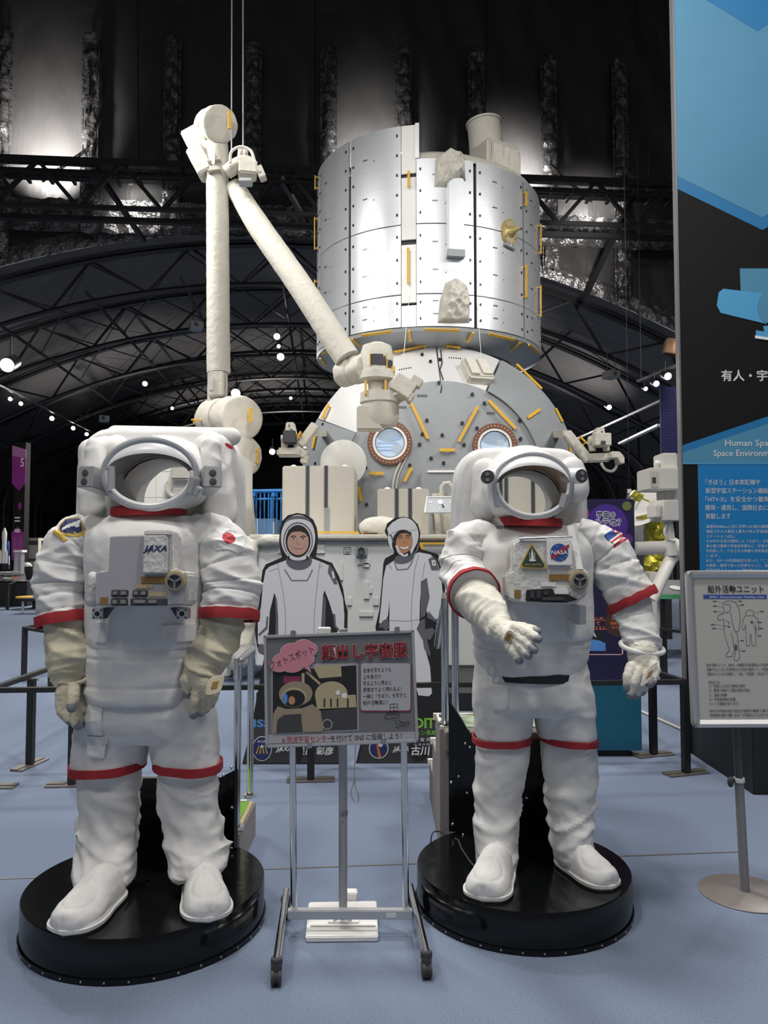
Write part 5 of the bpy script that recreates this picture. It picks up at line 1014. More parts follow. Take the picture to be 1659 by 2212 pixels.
# --- suit reaching out
cB = (1184, 1240); Yd = 2.985; FB = Fr(S(*cB, Yd), (0.999, -0.02, 0), (0, 0.06, 1)); k = Yd/FPX; mb = MB()
pxpoly(mb, FB, cB, Yd, [(1110, 1172), (1124, 1163), (1234, 1163), (1236, 1222), (1268, 1230), (1272, 1240), (1268, 1284), (1240, 1304), (1180, 1308), (1110, 1302), (1096, 1290), (1092, 1240), (1108, 1232)], -0.12, 0.0)
dm = mb.build('chest_module', M_quilt, sB, bevel=0.008, bseg=3)
mb = MB(); pxbox(mb, FB, cB, Yd, 1181, 1166, 1235, 1222, 0.0, 0.016); pk = mb.build('pouch', M_white, dm, bevel=0.003)
mb = MB(); mb.disc(FB, (1207-1184)*k, (1240-1194)*k, 0.0345, .016, .0175, M_bprint, 32)
mb.text(FB, 'NASA', (1190-1184)*k, (1240-1198)*k, 0.022, 0.062, .0195, M_wprint, .02)
pxpoly(mb, FB, cB, Yd, [(1188, 1204), (1205, 1190), (1228, 1176), (1229, 1181), (1212, 1196), (1190, 1209)], .0175, .0185, M_rprint)
for q in ((1196, 1206), (1212, 1208), (1203, 1180), (1220, 1202)): mb.disc(FB, (q[0]-1184)*k, (1240-q[1])*k, .0016, .0175, .0188, M_wprint, 8)
mb.build('round_blue_emblem', None, pk, smooth=0, fix=False)
mb = MB(); tri = [(1149, 1174), (1179, 1222), (1176, 1229), (1127, 1227), (1124, 1221)]; pxpoly(mb, FB, cB, Yd, tri, 0.0, 0.010, M_gold)
c0 = (1151, 1206); pxpoly(mb, FB, cB, Yd, [(c0[0] + (x-c0[0])*.86, c0[1] + (y-c0[1])*.86) for x, y in tri], .010, .0115, mat('dark_green_print', (0.02, 0.05, 0.05), 0.7, bump=0.05))
pxpoly(mb, FB, cB, Yd, [(1149.5, 1184), (1152, 1196), (1153, 1206), (1158, 1212), (1152, 1213), (1147, 1213), (1142, 1212), (1147, 1206), (1147.5, 1196)], .0115, .0128, M_wprint)
for q in (1144, 1155): pxpoly(mb, FB, cB, Yd, [(q-1, 1194), (q+1, 1194), (q+1, 1210), (q-1, 1210)], .0115, .0128, M_tan)
mb.text(FB, 'SPACE SHUTTLE', (1133-1184)*k, (1240-1222)*k, 0.011, 0.064, .013, M_gold, .01); mb.build('triangle_emblem', None, dm, smooth=0, fix=False)
mb = MB(); pxbox(mb, FB, cB, Yd, 1186, 1241, 1232, 1254, 0.0, 0.005); mb.build('fastener_strip', M_brown, dm, bevel=0.001)
mb = MB(); pxbox(mb, FB, cB, Yd, 1168, 1258, 1200, 1267, 0.0, 0.003); pxbox(mb, FB, cB, Yd, 1196, 1274, 1226, 1283, 0.0, 0.012); mb.build('tan_label', M_wprint, dm, bevel=0.0008)
mb = MB(); pxbox(mb, FB, cB, Yd, 1111, 1274, 1124, 1291, 0.0, 0.005); mb.build('fastener_patch', M_brown, dm, bevel=0.001)
mb = MB(); pxpoly(mb, FB, cB, Yd, [(1136, 1274), (1192, 1271), (1196, 1285), (1228, 1286), (1246, 1294), (1220, 1301), (1180, 1300), (1134, 1298)], 0.0, 0.012); sw = mb.build('switch_recess', M_ink, dm, bevel=0.003)
mb = MB()
for x0, x1, y0, y1 in ((1143, 1152, 1276, 1292), (1157, 1165, 1276, 1292), (1172, 1182, 1276, 1285), (1168, 1215, 1289, 1297)): pxbox(mb, FB, cB, Yd, x0, y0, x1, y1, 0.010, 0.018)
mb.build('switch', M_dgrey, sw, bevel=0.002)
dial(dm, (1249, 1253), Yd - 0.005, 0.029, 0.016)
mb = MB(); mb.cone(S(1122, 1164, 2.99), S(1236, 1160, 2.99), 0.006); mb.build('top_rail', M_chrome, dm)
mb = MB(); mb.bar(S(1232, 1136, 3.06), S(1252, 1232, 2.985), 0.030, 0.012); mb.build('shoulder_strap', M_cloth2, sB, bevel=0.003)
mb = MB(); mb.bar(S(1070, 1122, 3.06), S(1082, 1140, 3.03), 0.030, 0.02); mb.build('shoulder_strap', mat('grey_strap', (0.16, 0.16, 0.16), 0.8, bump=0.2), sB, bevel=0.003)
mb = MB(); c = S(1250, 1326, 3.05); mb.box((-.018, -.03, -.04), (.018, .03, .035), Matrix.Translation(c) @ Matrix.Rotation(0.3, 4, 'Z')); mb.build('mount_bracket', M_alum, sB, bevel=0.004)
grid_patch('waist_tab', sB, child(sB, 'torso'), pframe(S(1252, 1360, 3.11), (.45, -1, 0), (0, 0, 1)), .10, .085, lambda u, v: None if abs(u) + max(0, -v)*.9 > 1.5 else M_cloth2, off=.012, n=22)
# waist belt
rr = [sec(1042, 1250, 1442 + 5.0*j, YB, .176, n=56, tilt=-0.02) for j in range(5)]
mb = MB(); mb.loft(rr); plabel(mb.build('belt', M_ink, sB), 'black waist belt')
for x in (1062, 1244):
    mb = MB(); F = Fr(S(x, 1448, 3.12 if x < 1100 else 3.16), (0.9, -0.4 if x < 1100 else 0.4, -0.15), (0.1, 0, 1)); mb.ring(F, 0, 0, .014, .02, -.004, .004, ry0=.018, ry1=.024); mb.build('belt_buckle', M_alum, sB)
for x, y, Yl, ax in ((1054, 1030, 3.08, (-.25, -1, -.1)), (1254, 1028, 3.10, (.25, -1, -.1))):
    c = S(x, y, Yl); a = V(ax).normalized(); mb = MB(); mb.lathe([(.03, -.12), (.033, -.06), (.032, 0), (.028, .008), (.02, .009)], c, a, 24); lb = mb.build('helmet_lamp', M_shell, sB)
    mb = MB(); F = Fr(c, V((0, 0, 1)).cross(-a).normalized()*1, (0, 0, 1)); F.n = a; mb.disc(F, 0, 0, .027, .009, .012); mb.build('lamp_face', M_dgrey, lb)
    mb = MB(); 
    for q in (-.011, .011): mb.disc(F, q*0, q, .008, .012, .016)
    mb.build('lamp_lens', M_chrome, lb)
for q in ([(1050, 1018, 3.36, .055), (1050, 1095, 3.34, .065)], [(1236, 1014, 3.36, .05), (1248, 1060, 3.34, .055)]):
    mb = MB(); mb.chain([S(*a[:3]) for a in q], [a[3] for a in q], 16); o, nm = fuse(mb, .009, 4); displace(o, nm, lambda p: wr(p, 8, 8, 8, 0.009)); o.build('shoulder_padding', M_cloth2, sB, smooth=70)
def usfn(u, v):
    if u < -.1 and v > .05: return M_bprint
    return M_rprint if int((v + 1)*3.5) % 2 == 0 else M_wprint
plabel(grid_patch('striped_flag', sB, child(sB, 'sleeve', 1), pframe(S(1326, 1166, 3.22), (0.45, -0.55, 0.70), (-0.5, 0.2, 0.85)), .10, .065, usfn, n=28), 'red and white striped flag')
# ------------------------------------------------------------------ barriers
M_foot = mat('worn_steel_foot', (0.22, 0.20, 0.18), 0.45, metal=0.6, bump=0.1)
def barrier(label, pts, h, posts, w=0.045, feet='both'):
    t = thing('barrier_rail', label, 'barrier', (pts[0][0], pts[0][1], 0)); 
    for a, b in zip(pts[:-1], pts[1:]):
        mb = MB(); mb.bar(V((a[0], a[1], h)), V((b[0], b[1], h)), 0.045, 0.03); mb.build('top_rail', M_steel, t, bevel=0.003)
    for x, y, ang in posts:
        mb = MB(); mb.box((-w/2, -w/2, 0.012), (w/2, w/2, h - .012), Matrix.Translation((x, y, 0)) @ Matrix.Rotation(ang, 4, 'Z')); p = mb.build('post', M_steel, t, bevel=0.003)
        mb = MB(); M_ = Matrix.Translation((x, y, 0)) @ Matrix.Rotation(ang, 4, 'Z'); mb.box((-.15, -.045, 0), (.15, .045, .01), M_); mb.box((-.15, -.01, .01), (-.04, .045, .016), M_); mb.box((.04, -.01, .01), (.15, .045, .016), M_); plabel(mb.build('foot_plate', M_foot, p, bevel=0.002), 'bare steel foot plate')
    return t
barrier('low black barrier rail running behind the two suits, before the cut-out figures', [(-2.45, 8.7), (-2.42, 4.76), (1.957, 5.06), (1.90, 5.52), (1.95, 8.9)], 0.59, [(-2.40, 4.78, 0), (-2.38, 5.25, 1.4), (-1.92, 4.81, 0.06), (-0.46, 4.91, 0.06), (0.75, 4.98, .06), (1.955, 5.055, 0.3), (1.90, 5.5, 0.3), (-2.45, 8.2, 1.4)])
barrier('far black barrier corner seen left of the suit with hanging arms', [(-4.02, 12.0), (-4.0, 8.6), (-3.5, 8.15), (-2.9, 8.2)], 0.58, [(-3.98, 8.58, .5), (-3.5, 8.16, .5), (-4.0, 10.2, 1.5)], 0.06)
barrier('far black barrier post and rail seen beside the forward suit\'s lowered glove', [(3.05, 9.4), (3.1, 8.6), (3.45, 8.1)], 0.56, [(3.1, 8.6, .4)], 0.06)
# ------------------------------------------------------------------ steps behind the suits
M_gcarp = mat('grey_step_carpet', (0.30, 0.275, 0.27), 0.95, bump=0.5, bscale=150, spec=0.1); M_green = mat('green_tread_turf', (0.16, 0.40, 0.035), 0.9, bump=0.6, bscale=120, var=0.2, vscale=40); M_palegreen = mat('pale_green_tread', (0.42, 0.52, 0.36), 0.9, bump=0.4, bscale=120); M_edge = mat('white_step_edge', (0.72, 0.70, 0.62), 0.6, bump=0.05)
t = thing('step_block', 'low carpeted step with bright green tread and one chrome handrail', 'step', (-0.9, 3.75, 0))
mb = MB(); mb.box((-1.25, 3.555, 0), (-.655, 4.0, .165)); mb.build('riser_body', M_gcarp, t, bevel=.004); mb = MB(); mb.box((-1.24, 3.565, .165), (-.685, 3.97, .172)); mb.build('tread', M_green, t); mb = MB(); mb.box((-1.25, 3.975, .165), (-.70, 4.0, .175)); mb.build('edge_strip', M_edge, t)
mb = MB(); mb.bar(V((-.668, 3.565, .172)), V((-.672, 3.97, .172)), .02, .008); mb.build('worn_edge', M_tan, t)
mb = MB(); a0 = S(511, 1796, 3.60); b0 = S(540, 1706, 4.06); a0.z = b0.z = .17; zt = .93; a1 = V((a0.x, a0.y, zt)); b1 = V((b0.x, b0.y, zt)); mb.cone(a0, a1, .017); mb.cone(b0, b1, .017); mb.cone(a1 - V((0, .02, 0)), b1 + V((0, .02, 0)), .019); hr = mb.build('handrail', M_chrome, t); mb = MB(); mb.cone(a1 - V((0, 0, .08)), a1 + V((0, 0, .012)), .021); mb.ball(a1, .022); mb.cone(a0, a0 + V((0, 0, .015)), .035); mb.cone(b0, b0 + V((0, 0, .015)), .035); mb.build('rail_fitting', M_chrome, hr)
t = thing('step_block', 'tall carpeted three-tread steps with pale green top beside the suit reaching out', 'step', (0.45, 4.1, 0))
x0 = .268
for z, y0, y1, x_ in ((.59, 3.74, 4.05, x0), (.40, 4.05, 4.32, x0), (.21, 4.32, 4.6, x0)):
    mb = MB(); mb.box((x_, y0, 0), (x_ + .62, y1, z)); mb.build('riser_body', M_gcarp, t, bevel=.003); mb = MB(); mb.box((x_ + .02, y0 + .02, z), (x_ + .60, y1 - .03, z + .007)); mb.build('tread', M_palegreen, t); mb = MB(); mb.box((x_ - .012, y1 - .03, z - .02), (x_ + .62, y1, z + .012)); mb.build('edge_strip', M_edge, t)
mb = MB(); mb.box((x0 + .02, 3.66, .50), (x0 + .5, 3.74, .592)); mb.build('nosing', mat('nosing_carpet', (0.22, 0.19, 0.17), 0.95, bump=0.5, bscale=150), t, bevel=.004)
mb = MB(); mb.box((x0 + .003, 3.75, .59), (x0 + .02, 4.03, .60)); mb.build('edge_trim', M_edge, t)
for x, y, zt in ((x0 + .03, 3.80, 1.21), (x0 + .045, 3.97, 1.22), (x0 + .09, 3.90, 1.20)):
    mb = MB(); mb.cone((x, y, .595), (x, y, zt), .018); r = mb.build('handrail_post', M_chrome, t); mb = MB(); mb.lathe([(.035, 0), (.033, .012), (.02, .02)], (x, y, .597), n=20); mb.build('rail_fitting', M_chrome, r)
mb = MB(); mb.tube([(x0 + .03, 3.80, 1.2), (x0 + .035, 3.79, 1.225), (x0 + .04, 4.3, 1.02), (x0 + .045, 4.58, .88)], .018, 12); mb.build('handrail', M_chrome, t)
# ------------------------------------------------------------------ cut-out figures
def pp(mb, Y, pts, d0, d1, m): mb.prism(Fr((0, Y, 0), (1, 0, 0), (0, 0, 1)), [(lambda p: (p.x, p.z))(S(x, y, Y)) for x, y in pts], d0, d1, m)
def pe(mb, Y, x, y, rx, ry, d0, d1, m, a=0.0, n=30):
    c = S(x, y, Y); k = Y/FPX; mb.disc(Fr((0, Y, 0), (1, 0, 0), (0, 0, 1)), c.x, c.z, rx*k, d0, d1, m, n, ry*k, a)
def pl(mb, Y, pts, w_, d, m):
    """a printed line"""
    k = Y/FPX*w_/2; F = Fr((0, Y, 0), (1, 0, 0), (0, 0, 1)); Q = [S(x, y, Y) for x, y in pts]
    for a, b in zip(Q[:-1], Q[1:]):
        t = V((b.x-a.x, b.z-a.z)); 
        if t.length < 1e-6: continue
        t.normalize(); nx, nz = -t.y*k, t.x*k; mb.add([F(a.x+nx, a.z+nz, d), F(b.x+nx, b.z+nz, d), F(b.x-nx, b.z-nz, d), F(a.x-nx, a.z-nz, d)], [(0, 3, 2, 1)], m)
def pt(mb, Y, s, x, y, h, wd, d, m, bold=0.0, align='LEFT', rot=0.0, shear=0.0): c = S(x, y, Y); k = Y/FPX; mb.text(Fr((0, Y, 0), (1, 0, 0), (0, 0, 1)), s, c.x, c.z, h*k, None if wd is None else wd*k, d, m, bold, align, rot, shear)
def pjaxa(mb, Y, x, y, h, w_, d, m): c = S(x, y, Y); k = Y/FPX; jaxa(mb, Fr((0, Y, 0), (1, 0, 0), (0, 0, 1)), c.x, c.z, h*k, w_*k, m, d)
M_board = mat('black_board', (0.012, 0.012, 0.013), 0.6, bump=0.03); M_boardg = mat('dark_grey_print', (0.045, 0.043, 0.045), 0.6, bump=0.03)
M_sw = mat('suit_print_white', (0.66, 0.645, 0.68), 0.6, bump=0.02); M_sw2 = mat('suit_print_cool', (0.66, 0.665, 0.69), 0.6, bump=0.02); M_sg = mat('suit_print_grey', (0.12, 0.12, 0.145), 0.6, bump=0.02); M_skin_p = mat('printed_skin', (0.50, 0.30, 0.24), 0.6, bump=0.02); M_skin_o = mat('printed_skin_warm', (0.48, 0.24, 0.13), 0.6, bump=0.02); M_hair = mat('printed_hair', (0.018, 0.014, 0.013), 0.6, bump=0.02); M_lip = mat('printed_lip', (0.33, 0.12, 0.10), 0.6, bump=0.02); M_skin_d = mat('printed_skin_brown', (0.30, 0.15, 0.11), 0.6, bump=0.02)
M_lime = mat('lime_print', (0.22, 0.55, 0.06), 0.6, bump=0.02); M_sky = mat('sky_blue_print', (0.08, 0.26, 0.62), 0.6, bump=0.02); M_orange = mat('orange_print', (0.65, 0.16, 0.03), 0.6, bump=0.02)
YS = 5.28
tL = thing('cutout_standee', 'life-size flat cut-out of a person in a white spacesuit, facing ahead, open visor ring', 'standee', (S(645, 1650, YS).x, YS, 0))
mb = MB(); pp(mb, YS, [(642, 1108), (622, 1113), (609, 1126), (604, 1145), (603, 1170), (606, 1192), (609, 1204), (574, 1219), (567, 1232), (563, 1260), (560, 1300), (552, 1340), (550, 1362), (556, 1400), (564, 1412), (571, 1416), (545, 1560), (523, 1652), (740, 1652), (748, 1642), (746, 1600), (744, 1420), (750, 1366), (751, 1320), (745, 1300), (741, 1272), (732, 1245), (717, 1216), (682, 1203), (684, 1190), (687, 1165), (684, 1140), (676, 1122), (660, 1111)], -.02, 0, M_board); mb.build('board', None, tL)
mb = MB(); mb.box((S(600, 1650, YS).x, YS + .02, 0), (S(700, 1650, YS).x, YS + .3, .03)); mb.prism(Fr((S(650, 1650, YS).x, YS + .02, 0), (0, 1, 0), (0, 0, 1)), [(0, .03), (.28, .03), (0, .8)], -.01, .01); mb.build('prop_stand', M_board, tL)
mb = MB(); D = .002
pp(mb, YS, [(535, 1600), (528, 1648), (738, 1648), (744, 1640), (741, 1560), (548, 1560)], 0, .001, M_boardg)
pp(mb, YS, [(618, 1210), (600, 1217), (582, 1224), (580, 1240), (596, 1290), (600, 1330), (596, 1430), (696, 1430), (694, 1350), (698, 1285), (706, 1260), (712, 1222), (690, 1212), (672, 1206)], 0, D, M_sw)
pp(mb, YS, [(582, 1224), (574, 1232), (568, 1262), (564, 1310), (557, 1345), (557, 1390), (568, 1396), (580, 1366), (583, 1320), (594, 1275), (600, 1262), (596, 1230)], 0, D, M_sw); pp(mb, YS, [(703, 1222), (714, 1224), (730, 1258), (741, 1292), (744, 1330), (743, 1368), (730, 1366), (720, 1330), (711, 1300), (700, 1272), (698, 1240)], 0, D, M_sw)
pp(mb, YS, [(594, 1290), (596, 1330), (594, 1420), (601, 1420), (601, 1330), (598, 1292)], D, D + .001, M_sg); pp(mb, YS, [(700, 1284), (696, 1330), (693, 1420), (700, 1420), (703, 1340), (704, 1296)], D, D + .001, M_sg)
pp(mb, YS, [(711, 1218), (708, 1236), (722, 1262), (729, 1262), (722, 1232)], D, D + .001, M_sg); pp(mb, YS, [(716, 1234), (720, 1234), (724, 1248), (719, 1250)], D + .001, D + .002, M_wprint)
pp(mb, YS, [(576, 1332), (580, 1332), (578, 1358), (560, 1374), (558, 1370), (574, 1354)], D, D + .001, M_sg); pp(mb, YS, [(719, 1326), (724, 1326), (726, 1352), (742, 1366), (736, 1367), (722, 1354)], D, D + .001, M_sg); pe(mb, YS, 565, 1402, 8, 11, 0, D, M_sg)
pe(mb, YS, 646, 1211, 28, 20, D, D + .001, M_sg, n=36); pl(mb, YS, [(615, 1230), (630, 1254), (664, 1254), (675, 1231)], 2.2, D + .001, M_sg)
for q in ([(600, 1214), (604, 1240), (612, 1280), (617, 1330), (616, 1400)], [(692, 1212), (688, 1240), (683, 1285), (679, 1330), (678, 1400)], [(582, 1234), (600, 1228)], [(697, 1222), (690, 1226)]): pl(mb, YS, q, .8, D + .001, M_sg)
pe(mb, YS, 644, 1162, 37, 50, D + .001, D + .002, M_sw, n=44); pe(mb, YS, 644, 1128, 27, 14, D + .002, D + .0025, M_sg); pe(mb, YS, 644, 1136, 30, 15, D + .0025, D + .003, M_sw); pe(mb, YS, 644, 1168, 32, 40, D + .003, D + .0035, M_sg, n=44); pe(mb, YS, 644, 1169, 29.5, 37.5, D + .0035, D + .004, M_sw, n=44); pe(mb, YS, 644, 1169, 27, 35, D + .004, D + .0045, M_hair, n=44)
pe(mb, YS, 644, 1172, 23, 27, D + .0045, D + .005, M_skin_p, n=36); pp(mb, YS, [(622, 1160), (630, 1180), (634, 1192), (644, 1198), (655, 1192), (663, 1178), (667, 1160)], D + .0045, D + .005, M_skin_p)
pp(mb, YS, [(620, 1158), (624, 1144), (640, 1137), (656, 1140), (666, 1152), (668, 1160), (661, 1152), (650, 1148), (640, 1148), (630, 1150), (624, 1156)], D + .005, D + .0055, M_hair)
for x, s_ in ((634, -1), (655, 1)):
    pl(mb, YS, [(x - 6, 1160), (x, 1157.5), (x + 6, 1159)], 2.0, D + .006, M_hair); pe(mb, YS, x, 1163.5, 4.5, 1.5, D + .005, D + .0056, M_wprint, n=14); pe(mb, YS, x, 1163.5, 1.9, 1.5, D + .0056, D + .006, M_hair, n=12); pl(mb, YS, [(x - 5, 1162), (x, 1161.3), (x + 5, 1162)], .9, D + .0062, M_hair)
pl(mb, YS, [(643, 1164), (640.5, 1174), (645, 1176), (649, 1174)], 1.1, D + .006, M_skin_d); pl(mb, YS, [(635, 1184), (640, 1185.5), (645, 1185), (650, 1185.5), (655, 1183)], 1.6, D + .006, M_lip); pl(mb, YS, [(633, 1177), (631, 1184)], .8, D + .006, M_skin_d); pl(mb, YS, [(656, 1177), (658, 1184)], .8, D + .006, M_skin_d)
pp(mb, YS, [(614, 1186), (622, 1203), (634, 1210), (656, 1210), (668, 1203), (674, 1187), (664, 1199), (652, 1205), (636, 1205), (624, 1199)], D + .005, D + .006, M_sw)
for x in (624, 664): pp(mb, YS, [(x - 2, 1201), (x + 2, 1201), (x + 2, 1208), (x - 2, 1208)], D + .006, D + .0065, M_hair)
pt(mb, YS, 'ISS', 549, 1570, 22, 34, D, M_sky, .03); pe(mb, YS, 566, 1617, 21, 26, D, D + .001, M_wprint); pe(mb, YS, 566, 1617, 19.5, 24.5, D + .001, D + .0015, M_navy)
for a in (-12, -4, 4, 12): pp(mb, YS, [(566 + a*.5 - 1, 1610), (566 + a*.5 + 1, 1610), (566 + a + 1.6, 1628), (566 + a - 1.6, 1628)], D + .0015, D + .002, M_gold)
pt(mb, YS, 'RISE', 557, 1604, 7, 18, D + .002, M_wprint); pe(mb, YS, 566, 1612, 3, 3, D + .0015, D + .0022, M_wprint)
pjaxa(mb, YS, 596, 1622, 13, 34, D + .001, M_wprint); pe(mb, YS, 644, 1624, 11, 22, .001, D, M_board)
pt(mb, YS, 'ほしで あきひこ', 645, 1603, 6, 74, D, M_wprint, .02); pt(mb, YS, '星出 彰彦', 641, 1629, 18, 78, D, M_wprint, .03, shear=.12)
mb.build('printed_figure', None, tL, smooth=0, fix=False)
YT = 5.30
tR = thing('cutout_standee', 'life-size flat cut-out of a smiling person in a white spacesuit with helmet turned aside', 'standee', (S(870, 1650, YT).x, YT, 0))
mb = MB(); pp(mb, YT, [(872, 1116), (852, 1119), (836, 1131), (831, 1148), (838, 1162), (849, 1172), (851, 1196), (832, 1206), (828, 1217), (824, 1270), (819, 1320), (811, 1354), (814, 1380), (822, 1394), (820, 1420), (790, 1560), (768, 1652), (985, 1652), (985, 1600), (968, 1500), (958, 1400), (950, 1346), (958, 1310), (962, 1268), (957, 1222), (946, 1197), (910, 1186), (906, 1176), (908, 1150), (903, 1133), (890, 1120)], -.02, 0, M_board); mb.build('board', None, tR)
mb = MB(); mb.box((S(820, 1650, YT).x, YT + .02, 0), (S(920, 1650, YT).x, YT + .3, .03)); mb.prism(Fr((S(870, 1650, YT).x, YT + .02, 0), (0, 1, 0), (0, 0, 1)), [(0, .03), (.28, .03), (0, .8)], -.01, .01); mb.build('prop_stand', M_board, tR)
mb = MB(); pp(mb, YT, [(784, 1600), (773, 1648), (980, 1648), (975, 1560), (794, 1560)], 0, .001, M_boardg)
pp(mb, YT, [(834, 1222), (862, 1204), (906, 1193), (930, 1198), (938, 1206), (922, 1250), (911, 1262), (907, 1300), (906, 1342), (918, 1400), (929, 1440), (933, 1498), (926, 1504), (904, 1502), (885, 1440), (862, 1400), (842, 1400), (841, 1340), (842, 1270), (836, 1240)], 0, D, M_sw2)
pp(mb, YT, [(834, 1222), (828, 1250), (824, 1300), (819, 1345), (828, 1352), (838, 1330), (843, 1285), (846, 1230)], 0, D, M_sw2); pp(mb, YT, [(926, 1198), (944, 1212), (953, 1245), (957, 1290), (950, 1330), (943, 1338), (925, 1330), (921, 1318), (927, 1290), (920, 1255), (918, 1215)], 0, D, M_sw2)
pp(mb, YT, [(909, 1256), (922, 1248), (928, 1290), (918, 1330), (908, 1336)], D, D + .001, M_sg); pp(mb, YT, [(925, 1208), (936, 1202), (944, 1212), (948, 1232), (932, 1232)], D, D + .001, M_sg); pp(mb, YT, [(932, 1210), (940, 1210), (942, 1222), (934, 1222)], D + .001, D + .002, M_wprint); pe(mb, YT, 937, 1216, 1.8, 2, D + .002, D + .0025, M_rprint, n=12)
pp(mb, YT, [(818, 1352), (828, 1340), (838, 1336), (841, 1356), (832, 1364), (822, 1362)], D, D + .001, M_sg); pe(mb, YT, 824, 1364, 8, 9, D, D + .001, M_hair, n=14); pp(mb, YT, [(926, 1320), (944, 1342), (946, 1346), (922, 1334)], D + .001, D + .002, M_sg); pp(mb, YT, [(908, 1340), (918, 1336), (918, 1360), (934, 1356), (940, 1362), (930, 1382), (912, 1380), (900, 1358)], D + .001, D + .002, M_sg); pp(mb, YT, [(912, 1372), (922, 1380), (930, 1410), (928, 1420), (916, 1400)], D + .001, D + .002, M_sg)
pl(mb, YT, [(852, 1214), (858, 1231), (881, 1229), (892, 1211)], 2, D + .001, M_sg)
for q in ([(904, 1200), (896, 1230), (890, 1290), (888, 1340)], [(842, 1340), (880, 1342), (906, 1338)], [(838, 1214), (846, 1230)], [(918, 1215), (912, 1250)], [(890, 1342), (889, 1362)]): pl(mb, YT, q, .8, D + .001, M_sg)
pe(mb, YT, 873, 1206, 22, 11, D + .001, D + .0015, M_sg, .25); pe(mb, YT, 871, 1158, 33, 40, D + .0015, D + .002, M_sw2, -.15, 40); pe(mb, YT, 869, 1172, 22, 28, D + .002, D + .0025, M_hair, -.2, 36); pe(mb, YT, 873, 1172, 17.5, 23, D + .0025, D + .003, M_skin_o, -.2, 30); pp(mb, YT, [(836, 1142), (848, 1128), (870, 1120), (890, 1126), (900, 1142), (888, 1146), (868, 1144), (848, 1150), (840, 1156)], D + .003, D + .004, M_sw2); pl(mb, YT, [(838, 1152), (846, 1158), (849, 1172)], 3, D + .004, M_sg)
pp(mb, YT, [(857, 1156), (862, 1148), (876, 1147), (888, 1150), (889, 1156), (876, 1151), (864, 1153)], D + .003, D + .0035, M_hair)
for x, y in ((865, 1161), (881, 1160)): pl(mb, YT, [(x - 5, y - 2), (x, y - 4), (x + 5, y - 2.5)], 1.7, D + .004, M_hair); pl(mb, YT, [(x - 4, y + 2), (x, y + .8), (x + 4, y + 2)], 1.3, D + .004, M_hair)
pl(mb, YT, [(874, 1163), (871, 1171), (876, 1173), (880, 1171)], 1, D + .004, M_skin_d); pp(mb, YT, [(864, 1179), (873, 1182), (884, 1177), (880, 1185), (872, 1187), (866, 1184)], D + .003, D + .004, M_wprint); pl(mb, YT, [(864, 1179), (873, 1182), (884, 1177)], 1, D + .0045, M_lip); pl(mb, YT, [(866, 1185), (873, 1188), (880, 1186)], 1, D + .0045, M_lip)
pl(mb, YT, [(856, 1178), (862, 1194), (874, 1201), (888, 1194), (896, 1176), (899, 1156)], 5, D + .004, M_sw2); pp(mb, YT, [(880, 1192), (886, 1190), (887, 1198), (882, 1200)], D + .004, D + .005, M_hair); pl(mb, YT, [(906, 1172), (900, 1190), (888, 1204)], 4, D + .003, M_sg)
pt(mb, YT, 'EXPEDITION', 836, 1572, 29, 150, D, M_lime, .03); pt(mb, YT, 'ステーション長期滞在', 850, 1587, 11, 115, D, M_lime, .01); pe(mb, YT, 818, 1617, 21, 21, D, D + .001, M_wprint); pe(mb, YT, 818, 1617, 19, 19, D + .001, D + .0015, M_navy); pp(mb, YT, [(812, 1604), (818, 1612), (824, 1636), (817, 1636), (814, 1614)], D + .0015, D + .002, M_orange); pp(mb, YT, [(800, 1612), (836, 1610), (836, 1616), (800, 1618)], D + .0015, D + .0018, M_sky); pe(mb, YT, 822, 1608, 5, 5, D + .002, D + .0025, M_wprint)
pjaxa(mb, YT, 848, 1622, 13, 34, D + .001, M_wprint); pe(mb, YT, 904, 1620, 21, 24, .001, D, M_board); pt(mb, YT, '宇 宙 飛 行 士', 893, 1601, 9, 66, D + .001, M_wprint, .01); pt(mb, YT, 'ふるかわ さとし', 893, 1610, 6, 66, D + .001, M_wprint, .01); pt(mb, YT, '古川 聡', 889, 1629, 20, 66, D + .001, M_wprint, .03, shear=.12); pl(mb, YT, [(945, 1500), (960, 1500)], 1, D, M_board)
mb.build('printed_figure', None, tR, smooth=0, fix=False)
# ------------------------------------------------------------------ photo-spot poster on a wheeled easel
YE = 2.93; cE = S(735.5, 1487, YE); rE = 0.036; kE = YE/FPX
FE = Fr(cE, (math.cos(rE), 0.0, math.sin(rE)), (-math.sin(rE), 0.07, math.cos(rE)))
def eu(x, y): dx, dy = (x-735.5)*kE, (1487-y)*kE; return dx*math.cos(rE) + dy*math.sin(rE), -dx*math.sin(rE) + dy*math.cos(rE)
W2, H2 = 162.5*kE, 118*kE
post = thing('photo_spot_poster', 'small grey poster with pink cloud and red heading, clipped on the wheeled easel', 'poster', cE - V((0, 0, H2)))
mb = MB(); mb.fbox(FE, -W2 + .004, -H2 + .004, W2 - .004, H2 - .004, -.012, 0); mb.build('sheet', mat('poster_grey', (0.155, 0.155, 0.165), 0.45, bump=0.02), post)
mb = MB(); b_ = .011
for u0, v0, u1, v1 in ((-W2, -H2, W2, -H2 + b_), (-W2, H2 - b_, W2, H2), (-W2, -H2, -W2 + b_, H2), (W2 - b_, -H2, W2, H2)): mb.fbox(FE, u0, v0, u1, v1, -.014, .006)
mb.build('frame', M_alum, post, bevel=.002)
def ep(mb, pts, d0, d1, m): mb.prism(FE, [eu(x, y) for x, y in pts], d0, d1, m)
def ee(mb, x, y, rx, ry, d0, d1, m, a=0, n=26): u, v = eu(x, y); mb.disc(FE, u, v, rx*kE, d0, d1, m, n, ry*kE, a)
